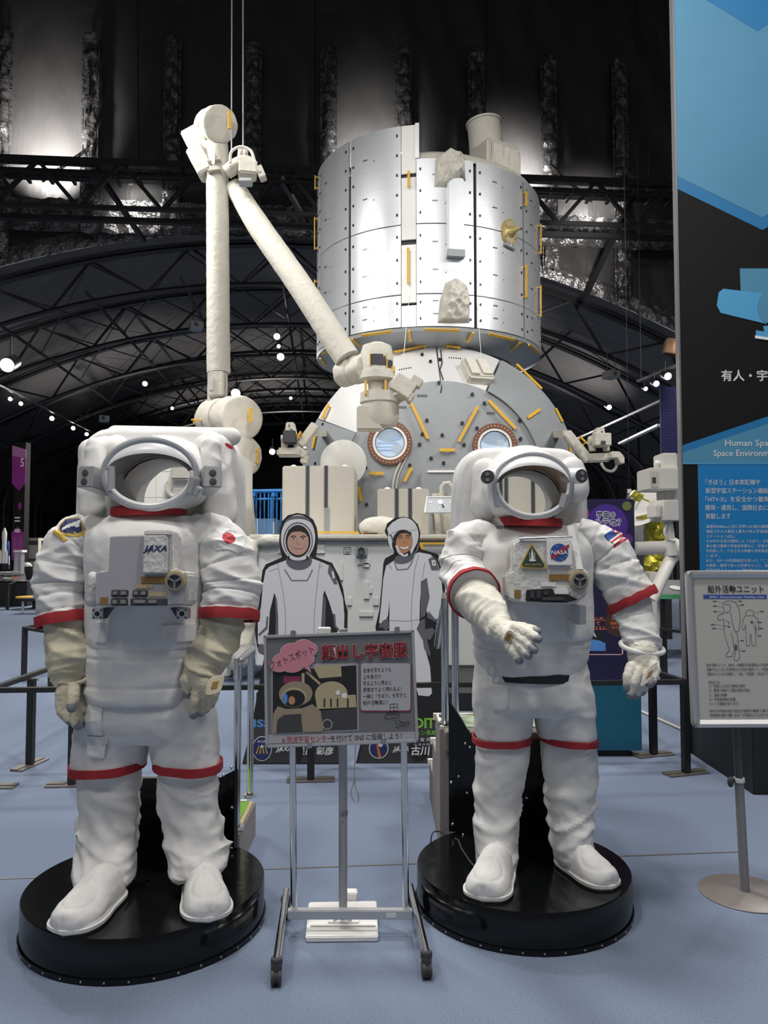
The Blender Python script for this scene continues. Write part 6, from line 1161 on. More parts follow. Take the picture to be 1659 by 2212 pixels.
def et(mb, s, x, y, h, wd, d, m, bold=0., rot=0., shear=0.): u, v = eu(x, y); mb.text(FE, s, u, v, h*kE, wd*kE if wd else None, d, m, bold, 'LEFT', rot, shear)
def el_(mb, pts, w_, d, m):
    for a, b in zip(pts[:-1], pts[1:]):
        a = V(eu(*a)); b = V(eu(*b)); t = (b-a).normalized()*w_*kE/2; n_ = V((-t.y, t.x)); mb.add([FE(a.x+n_.x, a.y+n_.y, d), FE(b.x+n_.x, b.y+n_.y, d), FE(b.x-n_.x, b.y-n_.y, d), FE(a.x-n_.x, a.y-n_.y, d)], [(0, 3, 2, 1)], m)
M_pink = mat('pink_print', (0.56, 0.22, 0.27), 0.5, bump=0.02); M_pinkl = mat('pale_pink_print', (0.66, 0.42, 0.45), 0.5, bump=0.02); M_maroon = mat('maroon_print', (0.22, 0.03, 0.07), 0.5, bump=0.02); M_hred = mat('heading_red', (0.36, 0.025, 0.03), 0.5, bump=0.02)
mb = MB(); d = .0006
ep(mb, [(580, 1584), (899, 1577), (900, 1594), (581, 1602)], 0, d, M_plate)
ep(mb, [(587, 1436), (772, 1434), (775, 1575), (590, 1584)], 0, d, M_plate); ep(mb, [(590, 1452), (769, 1438), (772, 1572), (592, 1580)], d, 2*d, M_ink)
# printed snapshot: drum, dome and a visitor in the suit
M_pc = mat('snapshot_cream', (0.42, 0.36, 0.22), 0.5, bump=0.02); M_ps = mat('snapshot_suit', (0.30, 0.24, 0.17), 0.5, bump=0.02); M_pf = mat('snapshot_floor', (0.05, 0.05, 0.055), 0.5, bump=0.02)
ep(mb, [(592, 1545), (770, 1526), (772, 1572), (592, 1580)], 2*d, 3*d, M_pf); ep(mb, [(676, 1440), (736, 1437), (738, 1462), (690, 1466)], 2*d, 3*d, M_pc); ep(mb, [(690, 1466), (736, 1462), (734, 1468), (694, 1472)], 3*d, 4*d, M_ink); ee(mb, 716, 1500, 35, 28, 2*d, 3*d, M_pc); ep(mb, [(682, 1505), (768, 1500), (770, 1526), (686, 1530)], 3*d, 4*d, M_pc)
for x, y, r in ((730, 1496, 5), (744, 1502, 6)): ee(mb, x, y, r, r, 4*d, 5*d, M_wprint)
for x in (700, 714, 728, 750): ep(mb, [(x, 1508), (x + 3, 1508), (x + 3, 1526), (x, 1526)], 4*d, 5*d, M_ink)
ep(mb, [(652, 1455), (658, 1455), (659, 1500), (653, 1500)], 2*d, 3*d, M_pc); el_(mb, [(662, 1452), (692, 1478)], 5, 3.2*d, M_pc); ep(mb, [(614, 1462), (650, 1462), (650, 1478), (612, 1476)], 2*d, 3*d, M_maroon)
ee(mb, 640, 1498, 36, 26, 3*d, 4*d, M_ps); ee(mb, 636, 1506, 27, 21, 4*d, 5*d, M_pc); ee(mb, 636, 1508, 24, 18, 5*d, 6*d, M_ink); ee(mb, 632, 1512, 7, 9, 6*d, 7*d, M_skin_o); ee(mb, 618, 1508, 5, 11, 6*d, 7*d, M_sky)
ep(mb, [(602, 1524), (620, 1530), (655, 1528), (676, 1520), (694, 1535), (700, 1576), (592, 1580), (593, 1540)], 4*d, 5*d, M_ps); ep(mb, [(616, 1542), (652, 1540), (656, 1577), (600, 1580), (602, 1552)], 5*d, 6*d, M_pf); u, v = eu(708, 1562); mb.ring(FE, u, v, 9*kE, 11*kE, 3*d, 4*d, M_plate)
# cloud
def cloud(mb, m, grow, d0, d1):
    for x, y, rx, ry in ((610, 1430, 20, 17), (630, 1412, 24, 20), (655, 1402, 22, 18), (668, 1405, 17, 15), (655, 1425, 24, 16), (632, 1438, 24, 15), (605, 1440, 18, 12)): ee(mb, x, y, rx + grow, ry + grow, d0, d1, m)
    ep(mb, [(654 - grow, 1438), (664 + grow, 1432), (672 + grow, 1454 + grow)], d0, d1, m)
cloud(mb, M_pinkl, 1.2, 8*d, 9*d); cloud(mb, M_pink, 0, 9*d, 10*d)
et(mb, 'フォトスポット', 587, 1446, 19, 101, 11*d, M_pinkl, .06, .34, .0); et(mb, 'フォトスポット', 587, 1446, 19, 100, 12*d, M_maroon, .015, .34, .0)
for b2, m_, q in ((.07, M_pinkl, 8), (.045, M_ink, 9), (.008, M_hred, 10)): et(mb, '顔出し宇宙服', 695, 1424, 33, 184, q*d, m_, b2, .0)
def rrect(x0, y0, x1, y1, r): return [(x0 + r, y0), (x1 - r, y0), (x1 - r*.3, y0 + r*.3), (x1, y0 + r), (x1, y1 - r), (x1 - r*.3, y1 - r*.3), (x1 - r, y1), (x0 + r, y1), (x0 + r*.3, y1 - r*.3), (x0, y1 - r), (x0, y0 + r), (x0 + r*.3, y0 + r*.3)]
ep(mb, rrect(778, 1436, 887, 1536, 5), 2*d, 3*d, M_maroon); ep(mb, rrect(779, 1434, 885, 1533, 5), 3*d, 4*d, mat('text_panel_pale', (0.40, 0.40, 0.42), 0.5, bump=0.02))
for i, s_ in enumerate(('全身を写すよりも', '上半身だけ', '写るように撮ると', '表情までよく撮れるよ！', '一緒に「きぼう」を写すと', '船外活動風に！')): et(mb, s_, 784, 1453.5 + 13.6*i, 10.5, (60, 38, 60, 82, 92, 53)[i], 5*d, M_ink, .006)
for pts in ([(830, 1545), (836, 1538), (858, 1536), (862, 1542), (858, 1548), (832, 1552), (830, 1545)], [(841, 1520), (857, 1519), (858, 1534), (842, 1535), (841, 1520)], [(842, 1527), (857, 1526)], [(849, 1520), (850, 1535)], [(858, 1552), (868, 1560), (880, 1556), (884, 1560), (872, 1566), (856, 1562), (852, 1553)], [(852, 1566), (858, 1570), (864, 1566)], [(834, 1542), (858, 1541)], [(862, 1556), (876, 1562)]): el_(mb, pts, 1.1, 5*d, M_ink)
et(mb, '# 筑波宇宙センター', 612, 1600, 15, 106, 2*d, M_hred, .0); et(mb, 'を付けて SNS に投稿しよう！', 716, 1597, 15, 150, 2*d, M_ink, .0)
mb.build('printed_sheet', None, post, smooth=0, fix=False)
for x, y in ((633, 1370), (857, 1362), (671, 1605), (827, 1597)): u, v = eu(x, y); mb = MB(); mb.fbox(FE, u - .010, v - .010, u + .010, v + .010, -.02, .012); mb.build('clip', M_chrome, post, bevel=.003)
es = thing('wheeled_easel', 'chrome wheeled easel frame holding the small grey poster', 'easel', (-0.13, 2.95, 0)); zb = .085
for x0, x1 in ((632, 628), (872, 866)):
    mb = MB(); b0 = S(x0 + (3 if x0 < 700 else 5), 1988, 2.97); b0.z = zb; a = S(x0 - 2, 1400, 2.97); mb.cone(b0, a, .0125); mb.build('upright', M_chrome, es)
mb = MB(); a = V((S(622, 1985, 2.96).x, 2.96, zb)); b = V((S(890, 1975, 2.96).x, 2.96, zb)); mb.bar(a, b, .03, .034); mb.build('cross_bar', M_alum, es, bevel=.003)
mb = MB(); mb.fbox(Fr(a.lerp(b, .83) + V((0, -.0151, 0)), (1, 0, 0), (0, 0, 1)), -.018, -.008, .018, .008, 0, .001); mb.build('bar_label', M_wprint, es)
for fx, rx in ((G(597, 2095, .05), G(619, 1925, .085)), (G(922, 2080, .05), G(886, 1915, .085))):
    mb = MB(); f2 = V((fx.x, fx.y, .078)); r2 = V((rx.x, rx.y, .088)); mb.cone(f2, r2, .013); leg = mb.build('leg', M_chrome, es)
    for p in (f2 + (r2-f2)*.02, r2 - (r2-f2)*.08):
        mb = MB(); q = V((p.x, p.y, 0)); mb.lathe([(.012, -.018), (.027, -.016), (.028, -.008), (.02, -.004), (.02, .004), (.028, .008), (.027, .016), (.012, .018)], q + V((0, -.01, .0285)), (1, .1, 0), 20); mb.box((-.016, -.022, .03), (.016, .02, .07), Matrix.Translation(q)); mb.cone(q + V((0, 0, .06)), q + V((0, 0, .085)), .02); mb.build('caster', M_dgrey, leg, bevel=.002)
mb = MB(); mb.bar(V((S(632, 1400, 2.97).x, 2.97, S(632, 1400, 2.97).z)), V((S(866, 1400, 2.97).x, 2.97, S(866, 1400, 2.97).z)), .02); mb.build('cross_bar', M_alum, es)
# pole with white weighted foot behind the easel
ps = thing('pole_stand', 'grey upright pole with white slab foot standing behind the wheeled easel', 'stand', (-0.165, 3.06, 0))
mb = MB(); a = G(660, 2037); b = G(817, 2035); c_ = G(813, 1957); d_ = G(667, 1960); F = Fr((0, 0, 0), (1, 0, 0), (0, 1, 0)); mb.prism(F, [(a.x, a.y), (b.x, b.y), (c_.x, c_.y), (d_.x, d_.y)], 0, .022); ft = mb.build('foot_slab', M_white, ps, bevel=.004)
mb = MB(); m_ = (a + b)/2; mb.box((a.x + .01, a.y + .075, .022), (b.x - .01, a.y + .085, .028)); mb.box((-.06, a.y + .10, .022), (.06, a.y + .16, .03), Matrix.Translation((m_.x, 0, 0))); mb.build('slab_step', M_white, ft, bevel=.002); mb = MB(); mb.box((-.035, 0, 0), (.035, .05, .05), Matrix.Translation(V((m_.x + .01, c_.y, 0)))); mb.build('rear_block', M_white, ps, bevel=.004)
M_pole = mat('pale_grey_pole', (0.40, 0.40, 0.42), 0.35, metal=0.3, bump=0.03); mb = MB(); pb = V((S(741, 1990, 3.04).x, 3.04, .028)); mb.cone(pb, (pb.x - .004, 3.04, 1.14), .0165, n=20); pole = mb.build('pole', M_pole, ps); mb = MB(); mb.cone(V((pb.x, 3.04, .42)), V((pb.x, 3.04, .44)), .0175); mb.cone(V((pb.x, 3.022, .40)), V((pb.x, 3.026, .40)), .003); mb.build('pole_joint', M_grey, pole)
mb = MB(); mb.box((-.03, -.02, 0), (.02, .02, .03), Matrix.Translation(S(703, 1372, 3.02))); mb.bar((pb.x, 3.04, 1.12), S(703, 1378, 3.02), .02); mb.build('top_clip', M_white, ps, bevel=.003)
mb = MB()
for s_ in (-1, 1): mb.tube([(pb.x + s_*.005, 3.01, .06), (pb.x + s_*.02, 3.0, .045), (pb.x + s_*.035, 3.0, .04)], .004, 6)
mb.build('foot_clamp', M_alum, ps)
mb = MB(); mb.tube([V(p) for p in crom([tuple(S(x, y, 3.3)) for x, y in ((768, 1600), (767, 1640), (764, 1690), (758, 1712), (768, 1735), (775, 1722), (768, 1700), (766, 1680))], 6)], .0025, 6); mb.build('hanging_string', M_pole, ps)
# ------------------------------------------------------------------ aluminium-framed notice on a pole, right
YN = 3.26; cN = S(1591, 1400, YN); kN = YN/FPX; FN = Fr(cN, (1, 0.02, 0), (0, 0.06, 1))
nt_ = thing('notice_stand', 'silver framed notice with suit drawings on a grey pole and round foot', 'sign stand', (1.52, 3.31, 0)); w2, h2 = 103*kN, 166*kN
mb = MB(); mb.fbox(FN, -w2 + .01, -h2 + .01, w2 - .01, h2 - .01, -.012, 0); mb.build('sheet', mat('notice_paper', (0.46, 0.455, 0.42), 0.5, bump=0.02), nt_); mb = MB(); b_ = .032
def rr2(w_, h_, r): 
    out = []
    for cx_, cy_, a0 in ((w_-r, h_-r, 0), (-w_+r, h_-r, 90), (-w_+r, -h_+r, 180), (w_-r, -h_+r, 270)): out += [(cx_ + r*math.cos(R_(a0+q*15)), cy_ + r*math.sin(R_(a0+q*15))) for q in range(7)]
    return out
O = rr2(w2, h2, .022); I = rr2(w2 - b_, h2 - b_, .003); rings = [[FN(u, v, -.014) for u, v in O], [FN(u, v, .004) for u, v in O], [FN(u*.985, v*.99, .013) for u, v in O], [FN((u+x)/2, (v+y)/2, .014) for (u, v), (x, y) in zip(O, I)], [FN(u, v, .002) for u, v in I]]
mb.loft(rings, None, False); mb.build('frame', M_alum, nt_, smooth=40)
for sx, sy in ((-1, -1), (-1, 1), (1, -1), (1, 1)): mb = MB(); mb.fbox(FN, min(sx*w2, sx*(w2-.03)), min(sy*h2, sy*(h2-.03)), max(sx*w2, sx*(w2-.03)), max(sy*h2, sy*(h2-.03)), -.012, .0142); mb.build('corner_cap', M_grey, nt_, bevel=.008, bseg=3)
mb = MB(); d = .001
def nu(x, y): return (x-1591)*kN, (1400-y)*kN
def ntx(s, x, y, h, wd, m, bold=0.): u, v = nu(x, y); mb.text(FN, s, u, v, h*kN, wd*kN if wd else None, 2*d, m, bold)
def nl(pts, w_=0.9, m=M_ink):
    for a, b in zip(pts[:-1], pts[1:]):
        a = V(nu(*a)); b = V(nu(*b)); t = (b-a).normalized()*w_*kN/2; n_ = V((-t.y, t.x)); mb.add([FN(a.x+n_.x, a.y+n_.y, d), FN(b.x+n_.x, b.y+n_.y, d), FN(b.x-n_.x, b.y-n_.y, d), FN(a.x-n_.x, a.y-n_.y, d)], [(0, 3, 2, 1)], m)
ntx('船外活動ユニット', 1534, 1281, 18, 122, M_ink, .008); u0, v0 = nu(1524, 1295); u1, v1 = nu(1662, 1286); mb.fbox(FN, u0, v0, u1, v1, 0, d, M_bprint); ntx('EMU : Extravehicular Mobility Unit', 1538, 1293.5, 7, 118, M_wprint)
M_pencil = mat('pencil_line', (0.10, 0.10, 0.10), 0.6, bump=0.02)
nl([(1566, 1312), (1568, 1303), (1577, 1299), (1588, 1300), (1596, 1306), (1601, 1318), (1602, 1340), (1598, 1363), (1590, 1366)], 1, M_pencil); nl([(1566, 1312), (1568, 1322), (1573, 1325), (1580, 1322), (1583, 1312), (1578, 1306), (1570, 1308)], 1, M_pencil); nl([(1568, 1325), (1556, 1330), (1552, 1336), (1556, 1341), (1566, 1338), (1565, 1350), (1566, 1365), (1570, 1385), (1576, 1405), (1568, 1412), (1568, 1418), (1580, 1418), (1586, 1404), (1584, 1380), (1580, 1366)], 1, M_pencil); nl([(1582, 1325), (1584, 1345), (1588, 1362), (1594, 1370), (1596, 1400), (1597, 1420), (1590, 1427), (1584, 1424), (1588, 1408), (1584, 1385)], 1, M_pencil); nl([(1566, 1352), (1580, 1355)], 1, M_pencil); nl([(1570, 1342), (1578, 1344), (1577, 1350)], 1, M_pencil)
nl([(1614, 1330), (1615, 1322), (1623, 1318), (1631, 1322), (1632, 1331), (1640, 1338), (1642, 1362), (1636, 1362), (1634, 1350), (1633, 1395), (1625, 1395), (1624, 1370), (1622, 1370), (1620, 1395), (1613, 1395), (1613, 1350), (1609, 1362), (1605, 1358), (1608, 1338), (1614, 1331), (1632, 1331)], .9, M_pencil); u, v = nu(1627, 1345); mb.disc(FN, u, v, 3*kN, 0, d, M_pencil, 10); u, v = nu(1576, 1355); mb.disc(FN, u, v, 1.5*kN, 0, d, M_ink, 10); u, v = nu(1590, 1398); mb.disc(FN, u, v, 3*kN, 0, d, M_pencil, 10, ry=7*kN)
for x, y, x2, y2 in ((1552, 1300, 1566, 1304), (1552, 1310, 1566, 1314), (1552, 1322, 1566, 1326), (1546, 1350, 1564, 1352), (1548, 1358, 1566, 1360), (1600, 1300, 1590, 1302), (1604, 1308, 1598, 1310), (1600, 1384, 1590, 1386), (1602, 1406, 1594, 1402), (1640, 1345, 1632, 1346), (1642, 1358, 1638, 1356), (1638, 1374, 1628, 1350), (1646, 1322, 1632, 1326)): nl([(x, y), (x2, y2)], .5, M_pencil); nl([(x - 8 if x < x2 else x + 8, y), (x, y)], 2.2, M_pencil)
for y, s_, w_ in ((1438, '船外活動ユニット（EMU）は過酷な宇宙環境から宇宙飛行士を', 150), (1447.5, '保護するとともに宇宙飛行士の生命を維持して、宇宙船の外で', 150), (1457, '活動を行うための装備で、一般に “宇宙服” と呼ばれています。', 150), (1474, 'EMUには、', 26), (1482, '１）気体による圧力環境の維持', 78), (1491, '２）酸素の供給と二酸化炭素の除去', 88), (1501, '３）温度の制御', 38), (1510, '４）宇宙放射線の防護', 56), (1519, 'といった機能があります。', 64), (1534, 'EMUの内部は約0.3気圧の純粋な酸素で満たされ、', 140), (1543, '約8時間の船外活動（EVA）が可能なように作られています。', 150)): ntx(s_, 1524 if y < 1470 else 1527, y, 7.2, w_, M_ink, .0)
mb.build('printed_notice', None, nt_, smooth=0, fix=False)
mb = MB(); fo = V((1.525, 3.325, 0)); mb.lathe([(.185, 0), (.186, .004), (.18, .007), (.03, .012)], fo, n=64); mb.build('round_foot', mat('foot_grey_brown', (0.235, 0.21, 0.195), 0.4, metal=0.3, bump=0.05), nt_)
tp = V((cN.x + .005, 3.30, cN.z - h2 + .1)); mid = fo.lerp(tp, .58) + V((0, 0, .01)); mb = MB(); mb.cone(fo + V((0, 0, .01)), mid, .0195, .0185, n=24); pole = mb.build('pole', M_grey, nt_); mb = MB(); mb.cone(mid - V((0, 0, .012)), mid + V((0, 0, .004)), .023, n=24); plabel(mb.build('collar', M_white, pole), 'white collar'); mb = MB(); mb.cone(mid, tp, .0155, n=20); mb.build('inner_pole', mat('dark_grey_pole', (0.06, 0.06, 0.065), 0.4, bump=0.03), nt_); mb = MB(); mb.cone(mid + V((-.02, 0, -.005)), mid + V((-.04, -.005, -.005)), .012); mb.ball(mid + V((-.038, -.005, -.012)), (.013, .012, .022)); mb.build('knob', M_dgrey, pole)
# ------------------------------------------------------------------ tall blue banner tower
YW = 5.56; FW = Fr((0, YW, 0), (1, 0, 0), (0, 0, 1)); tw = thing('banner_tower', 'tall black and blue banner tower with hexagons and white lettering, right edge', 'banner', (2.75, YW, 0)); XL = S(1482, 1400, YW).x; XR = 2*S(1647, 1000, YW).x - XL; ZT = 5.8
mb = MB(); mb.fbox(FW, XL, .0, XR, ZT, -.06, 0); mb.build('panel', mat('banner_black', (0.007, 0.0065, 0.007), 0.6, bump=0.02, spec=0.2), tw); mb = MB(); mb.fbox(FW, XL - .012, 0, XL, ZT, -.06, .004); mb.fbox(FW, XR, 0, XR + .012, ZT, -.06, .004); mb.build('side_trim', mat('trim_grey', (0.17, 0.17, 0.18), 0.4, metal=0.4, bump=0.03), tw)
mb = MB(); mb.box((XL + .02, 4.63, 0), (XR, YW - .0, .43)); mb.build('plinth', mat('plinth_black', (0.008, 0.009, 0.010), 0.5, bump=0.03), tw, bevel=.004)
M_bl1 = mat('banner_pale_blue', (0.065, 0.23, 0.37), 0.5, bump=0.02, var=0.05, vscale=2); M_bl2 = mat('banner_mid_blue', (0.008, 0.15, 0.35), 0.5, bump=0.02); M_bl3 = mat('banner_text_blue', (0.006, 0.17, 0.43), 0.5, bump=0.02); M_bl4 = mat('banner_light_blue', (0.07, 0.31, 0.55), 0.5, bump=0.02)
def wx(x, y): p = S(x, y, YW); return p.x, p.z
mb = MB(); xc, _ = wx(1647, 497)
def chev(y_side, y_mid, top, m, d0, d1, x0=XL, x1=XR):
    zs = wx(1466, y_side)[1]; zm = wx(1647, y_mid)[1]; mb.prism(FW, [(x0, zs), (xc, zm), (x1, zs), (x1, top), (x0, top)], d0, d1, m)
chev(408, 497, ZT, M_bl2, 0, .001); chev(381, 470, ZT, M_bl1, .001, .002)
z0 = wx(1525, 0)[1]; zm = wx(1647, 68)[1]; sl = (z0 - zm)/(xc - wx(1525, 0)[0]); mb.prism(FW, [(XL, zm + sl*(xc-XL)), (xc, zm), (XR, zm + sl*(xc-XL)), (XR, ZT), (XL, ZT)], .002, .003, M_bl2)
# lower chevron
zl = wx(1472, 962)[1]; zh = wx(1647, 900)[1]; zl2 = wx(1472, 978)[1]; zh2 = wx(1647, 916)[1]; zb_ = wx(1480, 1001)[1]; mb.prism(FW, [(XL, zb_), (XR, zb_), (XR, zl), (xc, zh), (XL, zl)], 0, .001, M_bl2); mb.prism(FW, [(XL, zb_), (XR, zb_), (XR, zl2), (xc, zh2), (XL, zl2)], .001, .002, M_bl1)
mb.fbox(FW, XL, zb_ - .006, XR, zb_, 0, .004, M_bl4)
a = wx(1507, 1003); b = wx(1790, 1560); mb.fbox(FW, a[0], .45, 2*xc - a[0], a[1], 0, .002, M_bl3)
def wp(pts, d0, d1, m): mb.prism(FW, [wx(x, y) for x, y in pts], d0, d1, m)
wp([(1598, 580), (1700, 580), (1700, 642), (1660, 640), (1600, 630)], 0, .002, M_bl1); wp([(1552, 632), (1562, 624), (1655, 635), (1655, 700), (1580, 682), (1556, 676), (1548, 660)], .002, .004, M_bl4); x, z = wx(1659, 665); mb.disc(FW, x, z, 25*YW/FPX, .004, .006, M_bl1, 32, ry=34*YW/FPX); wp([(1648, 705), (1690, 700), (1700, 718), (1652, 724)], .004, .005, M_bl4); wp([(1632, 714), (1690, 722), (1690, 738), (1632, 732)], .005, .006, M_bl4); wp([(1630, 725), (1690, 734), (1690, 740), (1630, 731)], .006, .007, M_wprint)
k = YW/FPX; M_wgrey = mat('banner_lettering', (0.55, 0.57, 0.60), 0.5, bump=0.02)
def wt(s, x, y, h, wd, m=M_wgrey, bold=.0, d=.003): p = wx(x, y); mb.text(FW, s, p[0], p[1], h*k, wd*k if wd else None, d, m, bold)
wt('有人・宇宙環境', 1558, 821, 26, 178, bold=.02); wt('Human Space Flight', 1566, 963, 19, 164, bold=.01, d=.0035); wt('Space Environment', 1541, 985, 19, 146, bold=.01, d=.0035)
for i, s_ in enumerate(('「きぼう」日本実験棟や', '新型宇宙ステーション補給機', '「HTV-X」を安全かつ着実に', '開発・運用し、国際社会に', '貢献します')): wt(s_, 1524, 1046.5 + 18.4*i, 13, (118, 146, 148, 134, 54)[i], bold=.005, d=.004)
for i, s_ in enumerate(('高度約400km上空に世界15か国の国際協力で', '建設された人類史上最大の有人宇宙施設、国際宇宙', 'ステーション(ISS)。', 'その中の日本が開発した「きぼう」日本実験棟は、', '微小重力環境や宇宙放射線など、宇宙の特殊環境', 'を利用して、さまざまな実験や技術実証が行われて', 'います。', 'また、ISSへの物資輸送を担った「こうのとり」', 'の開発・運用で培った技術をもとに、後継機の', '新型宇宙ステーション補給機(HTV-X)の')): wt(s_, 1525, 1140.5 + 10.5*i, 8.0, (158, 177, 62, 170, 162, 170, 29, 165, 155, 134)[i], d=.004)
mb.build('printed_face', None, tw, smooth=0, fix=False)
# ------------------------------------------------------------------ purple quiz panel
YQ = 5.47; FQ = Fr((0, YQ, 0), (1, 0, 0), (0, 0, 1)); qz = thing('quiz_panel', 'dark purple quiz panel with bubbles on a teal box, behind the suit reaching out', 'sign board', (S(1300, 1640, YQ).x, YQ, 0)); kQ = YQ/FPX
xl = S(1205, 1100, YQ).x; xr = S(1370, 1100, YQ).x; mb = MB(); mb.fbox(FQ, xl, .35, xr, S(1300, 1078, YQ).z, -.05, 0); mb.build('upright_board', mat('quiz_purple', (0.012, 0.009, 0.050), 0.5, bump=0.02, var=.1, vscale=3), qz); mb = MB(); mb.fbox(FQ, xl - .02, .045, S(1384, 1500, YQ).x, S(1300, 1478, YQ).z, -.28, .012); bx = mb.build('teal_box', mat('teal_print', (0.006, 0.10, 0.17), 0.45, bump=0.02, var=.12, vscale=2), qz, bevel=.004); mb = MB(); mb.fbox(FQ, xl, 0, S(1362, 1600, YQ).x, .05, -.26, -.02); mb.build('plinth', M_board, qz)
mb = MB(); p = S(1330, 1480, YQ); 
def q2(x, y): p = S(x, y, YQ); return p.x, p.z
mb.prism(FQ, [q2(1372, 1480), q2(1383, 1480), q2(1383, 1502), q2(1380, 1500)], .0125, .014, M_navy)
M_pu = mat('bubble_purple', (0.065, 0.022, 0.25), 0.5, bump=0.02, var=.2, vscale=4); M_pu2 = mat('bubble_violet', (0.10, 0.03, 0.17), 0.5, bump=0.02); M_olive = mat('bubble_olive', (0.15, 0.17, 0.05), 0.5, bump=0.02); M_brn = mat('bubble_brown', (0.055, 0.025, 0.022), 0.5, bump=0.02); M_magenta = mat('bubble_pink', (0.40, 0.05, 0.10), 0.5, bump=0.02)
def qd(x, y, r, d0, d1, m): u, v = q2(x, y); mb.disc(FQ, u, v, r*kQ, d0, d1, m, 36)
qd(1258, 1108, 14, 0, .001, M_magenta); qd(1311, 1134, 45, .001, .002, M_pu); qd(1354, 1093, 10, .001, .002, M_olive); qd(1355, 1165, 12, .002, .003, M_pu2); qd(1336, 1346, 30, .001, .002, M_brn)
def qt(s, x, y, h, wd, m, bold, d): u, v = q2(x, y); mb.text(FQ, s, u, v, h*kQ, wd*kQ, d, m, bold)
for b2, m_, dd in ((.08, M_wprint, .003), (.015, M_navy, .004)): qt('宇宙の', 1289, 1118, 16, 40, m_, b2, dd); qt('ハテな？', 1283, 1135, 18, 58, m_, b2, dd)
qt('の宇宙', 1302, 1153, 11, 28, M_wprint, .02, .003); qt('しよう！', 1310, 1165, 9, 30, M_wprint, .02, .003); qt('ふえたんだ。', 1256, 1340, 9, 50, M_orange, .03, .003); qt('まわって', 1256, 1350, 9, 40, M_orange, .03, .003); qt('るのが見えるよ。', 1256, 1360, 9, 54, M_orange, .03, .003); qt('スペース', 1320, 1340, 7, 26, M_orange, .02, .003); qt('地球から見', 1318, 1349, 7, 34, M_orange, .02, .003); qt('ひできる', 1322, 1358, 7, 26, M_orange, .02, .003)
mb.prism(FQ, [q2(1264, 1366), q2(1308, 1366), q2(1308, 1406), q2(1264, 1406)], 0, .001, M_ink); mb.prism(FQ, [q2(1264, 1406), q2(1308, 1406), q2(1308, 1390), q2(1296, 1384), q2(1280, 1381), q2(1264, 1383)], .001, .002, M_sky); mb.prism(FQ, [q2(1281, 1368), q2(1284, 1367), q2(1288, 1376), q2(1285, 1376)], .001, .002, M_wprint)
for a, b in (((1255, 1414), (1342, 1414)), ((1344, 1412), (1344, 1330))): u0, v0 = q2(*a); u1, v1 = q2(*b); mb.fbox(FQ, min(u0, u1) - .003, min(v0, v1) - .003, max(u0, u1) + .003, max(v0, v1) + .003, 0, .0012, M_pinkl)
mb.build('printed_face', None, qz, smooth=0, fix=False)
mb = MB(); mb.tube([V(p) for p in crom([tuple(G(x, y, .012)) for x, y in ((1384, 1536), (1420, 1552), (1445, 1563), (1475, 1576), (1500, 1582))], 5)], .012, 8); tag(mb.build('floor_cable', M_cable), 'pale cable lying on the blue carpet behind the right barrier post', 'cable')
mb = MB(); mb.tube([V(p) for p in crom([tuple(S(*q)) for q in ((930, 1826, 3.62), (934, 1800, 3.64), (948, 1796, 3.66), (965, 1803, 3.66), (966, 1790, 3.68), (975, 1778, 3.70), (968, 1800, 3.64), (990, 1815, 3.5))], 6)] + [V(p) for p in crom([tuple(G(x, y, .156)) for x, y in ((998, 1835), (1015, 1860), (1030, 1878))], 4)], .0035, 6); tag(mb.build('power_cord', M_dgrey), 'thin dark cord looping over the platform edge toward the boot', 'cord')
# ------------------------------------------------------------------ exhibits far left
YL = 21.5
def vplane(Y): return Fr((0, Y, 0), (1, 0, 0), (0, 0, 1))
def xz(x, y, Y): p = S(x, y, Y); return p.x, p.z
def vbox(name, m, Y, x0, y0, x1, y1, dep, par=None, bevel=0.0, z0=None):
    a = xz(x0, y1, Y); b = xz(x1, y0, Y); mb = MB(); mb.box((a[0], Y, a[1] if z0 is None else z0), (b[0], Y + dep, b[1])); return mb.build(name, m, par, bevel=bevel)
t = thing('banner_tower', 'slim black tower with purple hexagon banner and numeral 5, far left', 'banner', (xz(40, 1200, YL)[0], YL, 0)); vbox('panel', mat('tower_black', (0.016, 0.014, 0.015), 0.9, bump=0.02, spec=0.1), YL, 25, 955, 56, 1240, .3, t, z0=0); F = vplane(YL); mb = MB()
M_pk1 = mat('purple_banner_print', (0.27, 0.025, 0.22), 0.5, bump=0.02); M_pk0 = mat('pale_purple_print', (0.42, 0.17, 0.36), 0.5, bump=0.02)
P_ = lambda q: [xz(x, y, YL) for x, y in q]
mb.prism(F, P_([(27, 962), (56, 971), (55, 1044), (41, 1060), (26, 1044)]), 0, .01, M_pk1); mb.prism(F, P_([(27, 962), (56, 971), (56, 990), (27, 985)]), .01, .015, M_pk0); mb.prism(F, P_([(25, 1150), (38, 1138), (51, 1150), (50, 1210), (25, 1210)]), 0, .01, M_pk1); mb.disc(F, *xz(43, 1093, YL), .05, 0, .01, M_pk1, 16, ry=.10)
mb.text(F, '5', *xz(45, 1008, YL), .34, .09, .02, M_wprint, .02)
for y in (1120, 1127, 1146, 1150): x0, z0 = xz(32, y, YL); mb.fbox(F, x0, z0, x0 + .15, z0 + .04, .01, .015, M_wprint)
for y in range(1162, 1205, 4): x0, z0 = xz(28, y, YL); mb.fbox(F, x0, z0, x0 + .12, z0 + .02, .01, .015, M_pk0); mb.fbox(F, x0 + .15, z0, x0 + .26, z0 + .02, .01, .015, M_pk0)
mb.build('printed_face', None, t, smooth=0, fix=False)
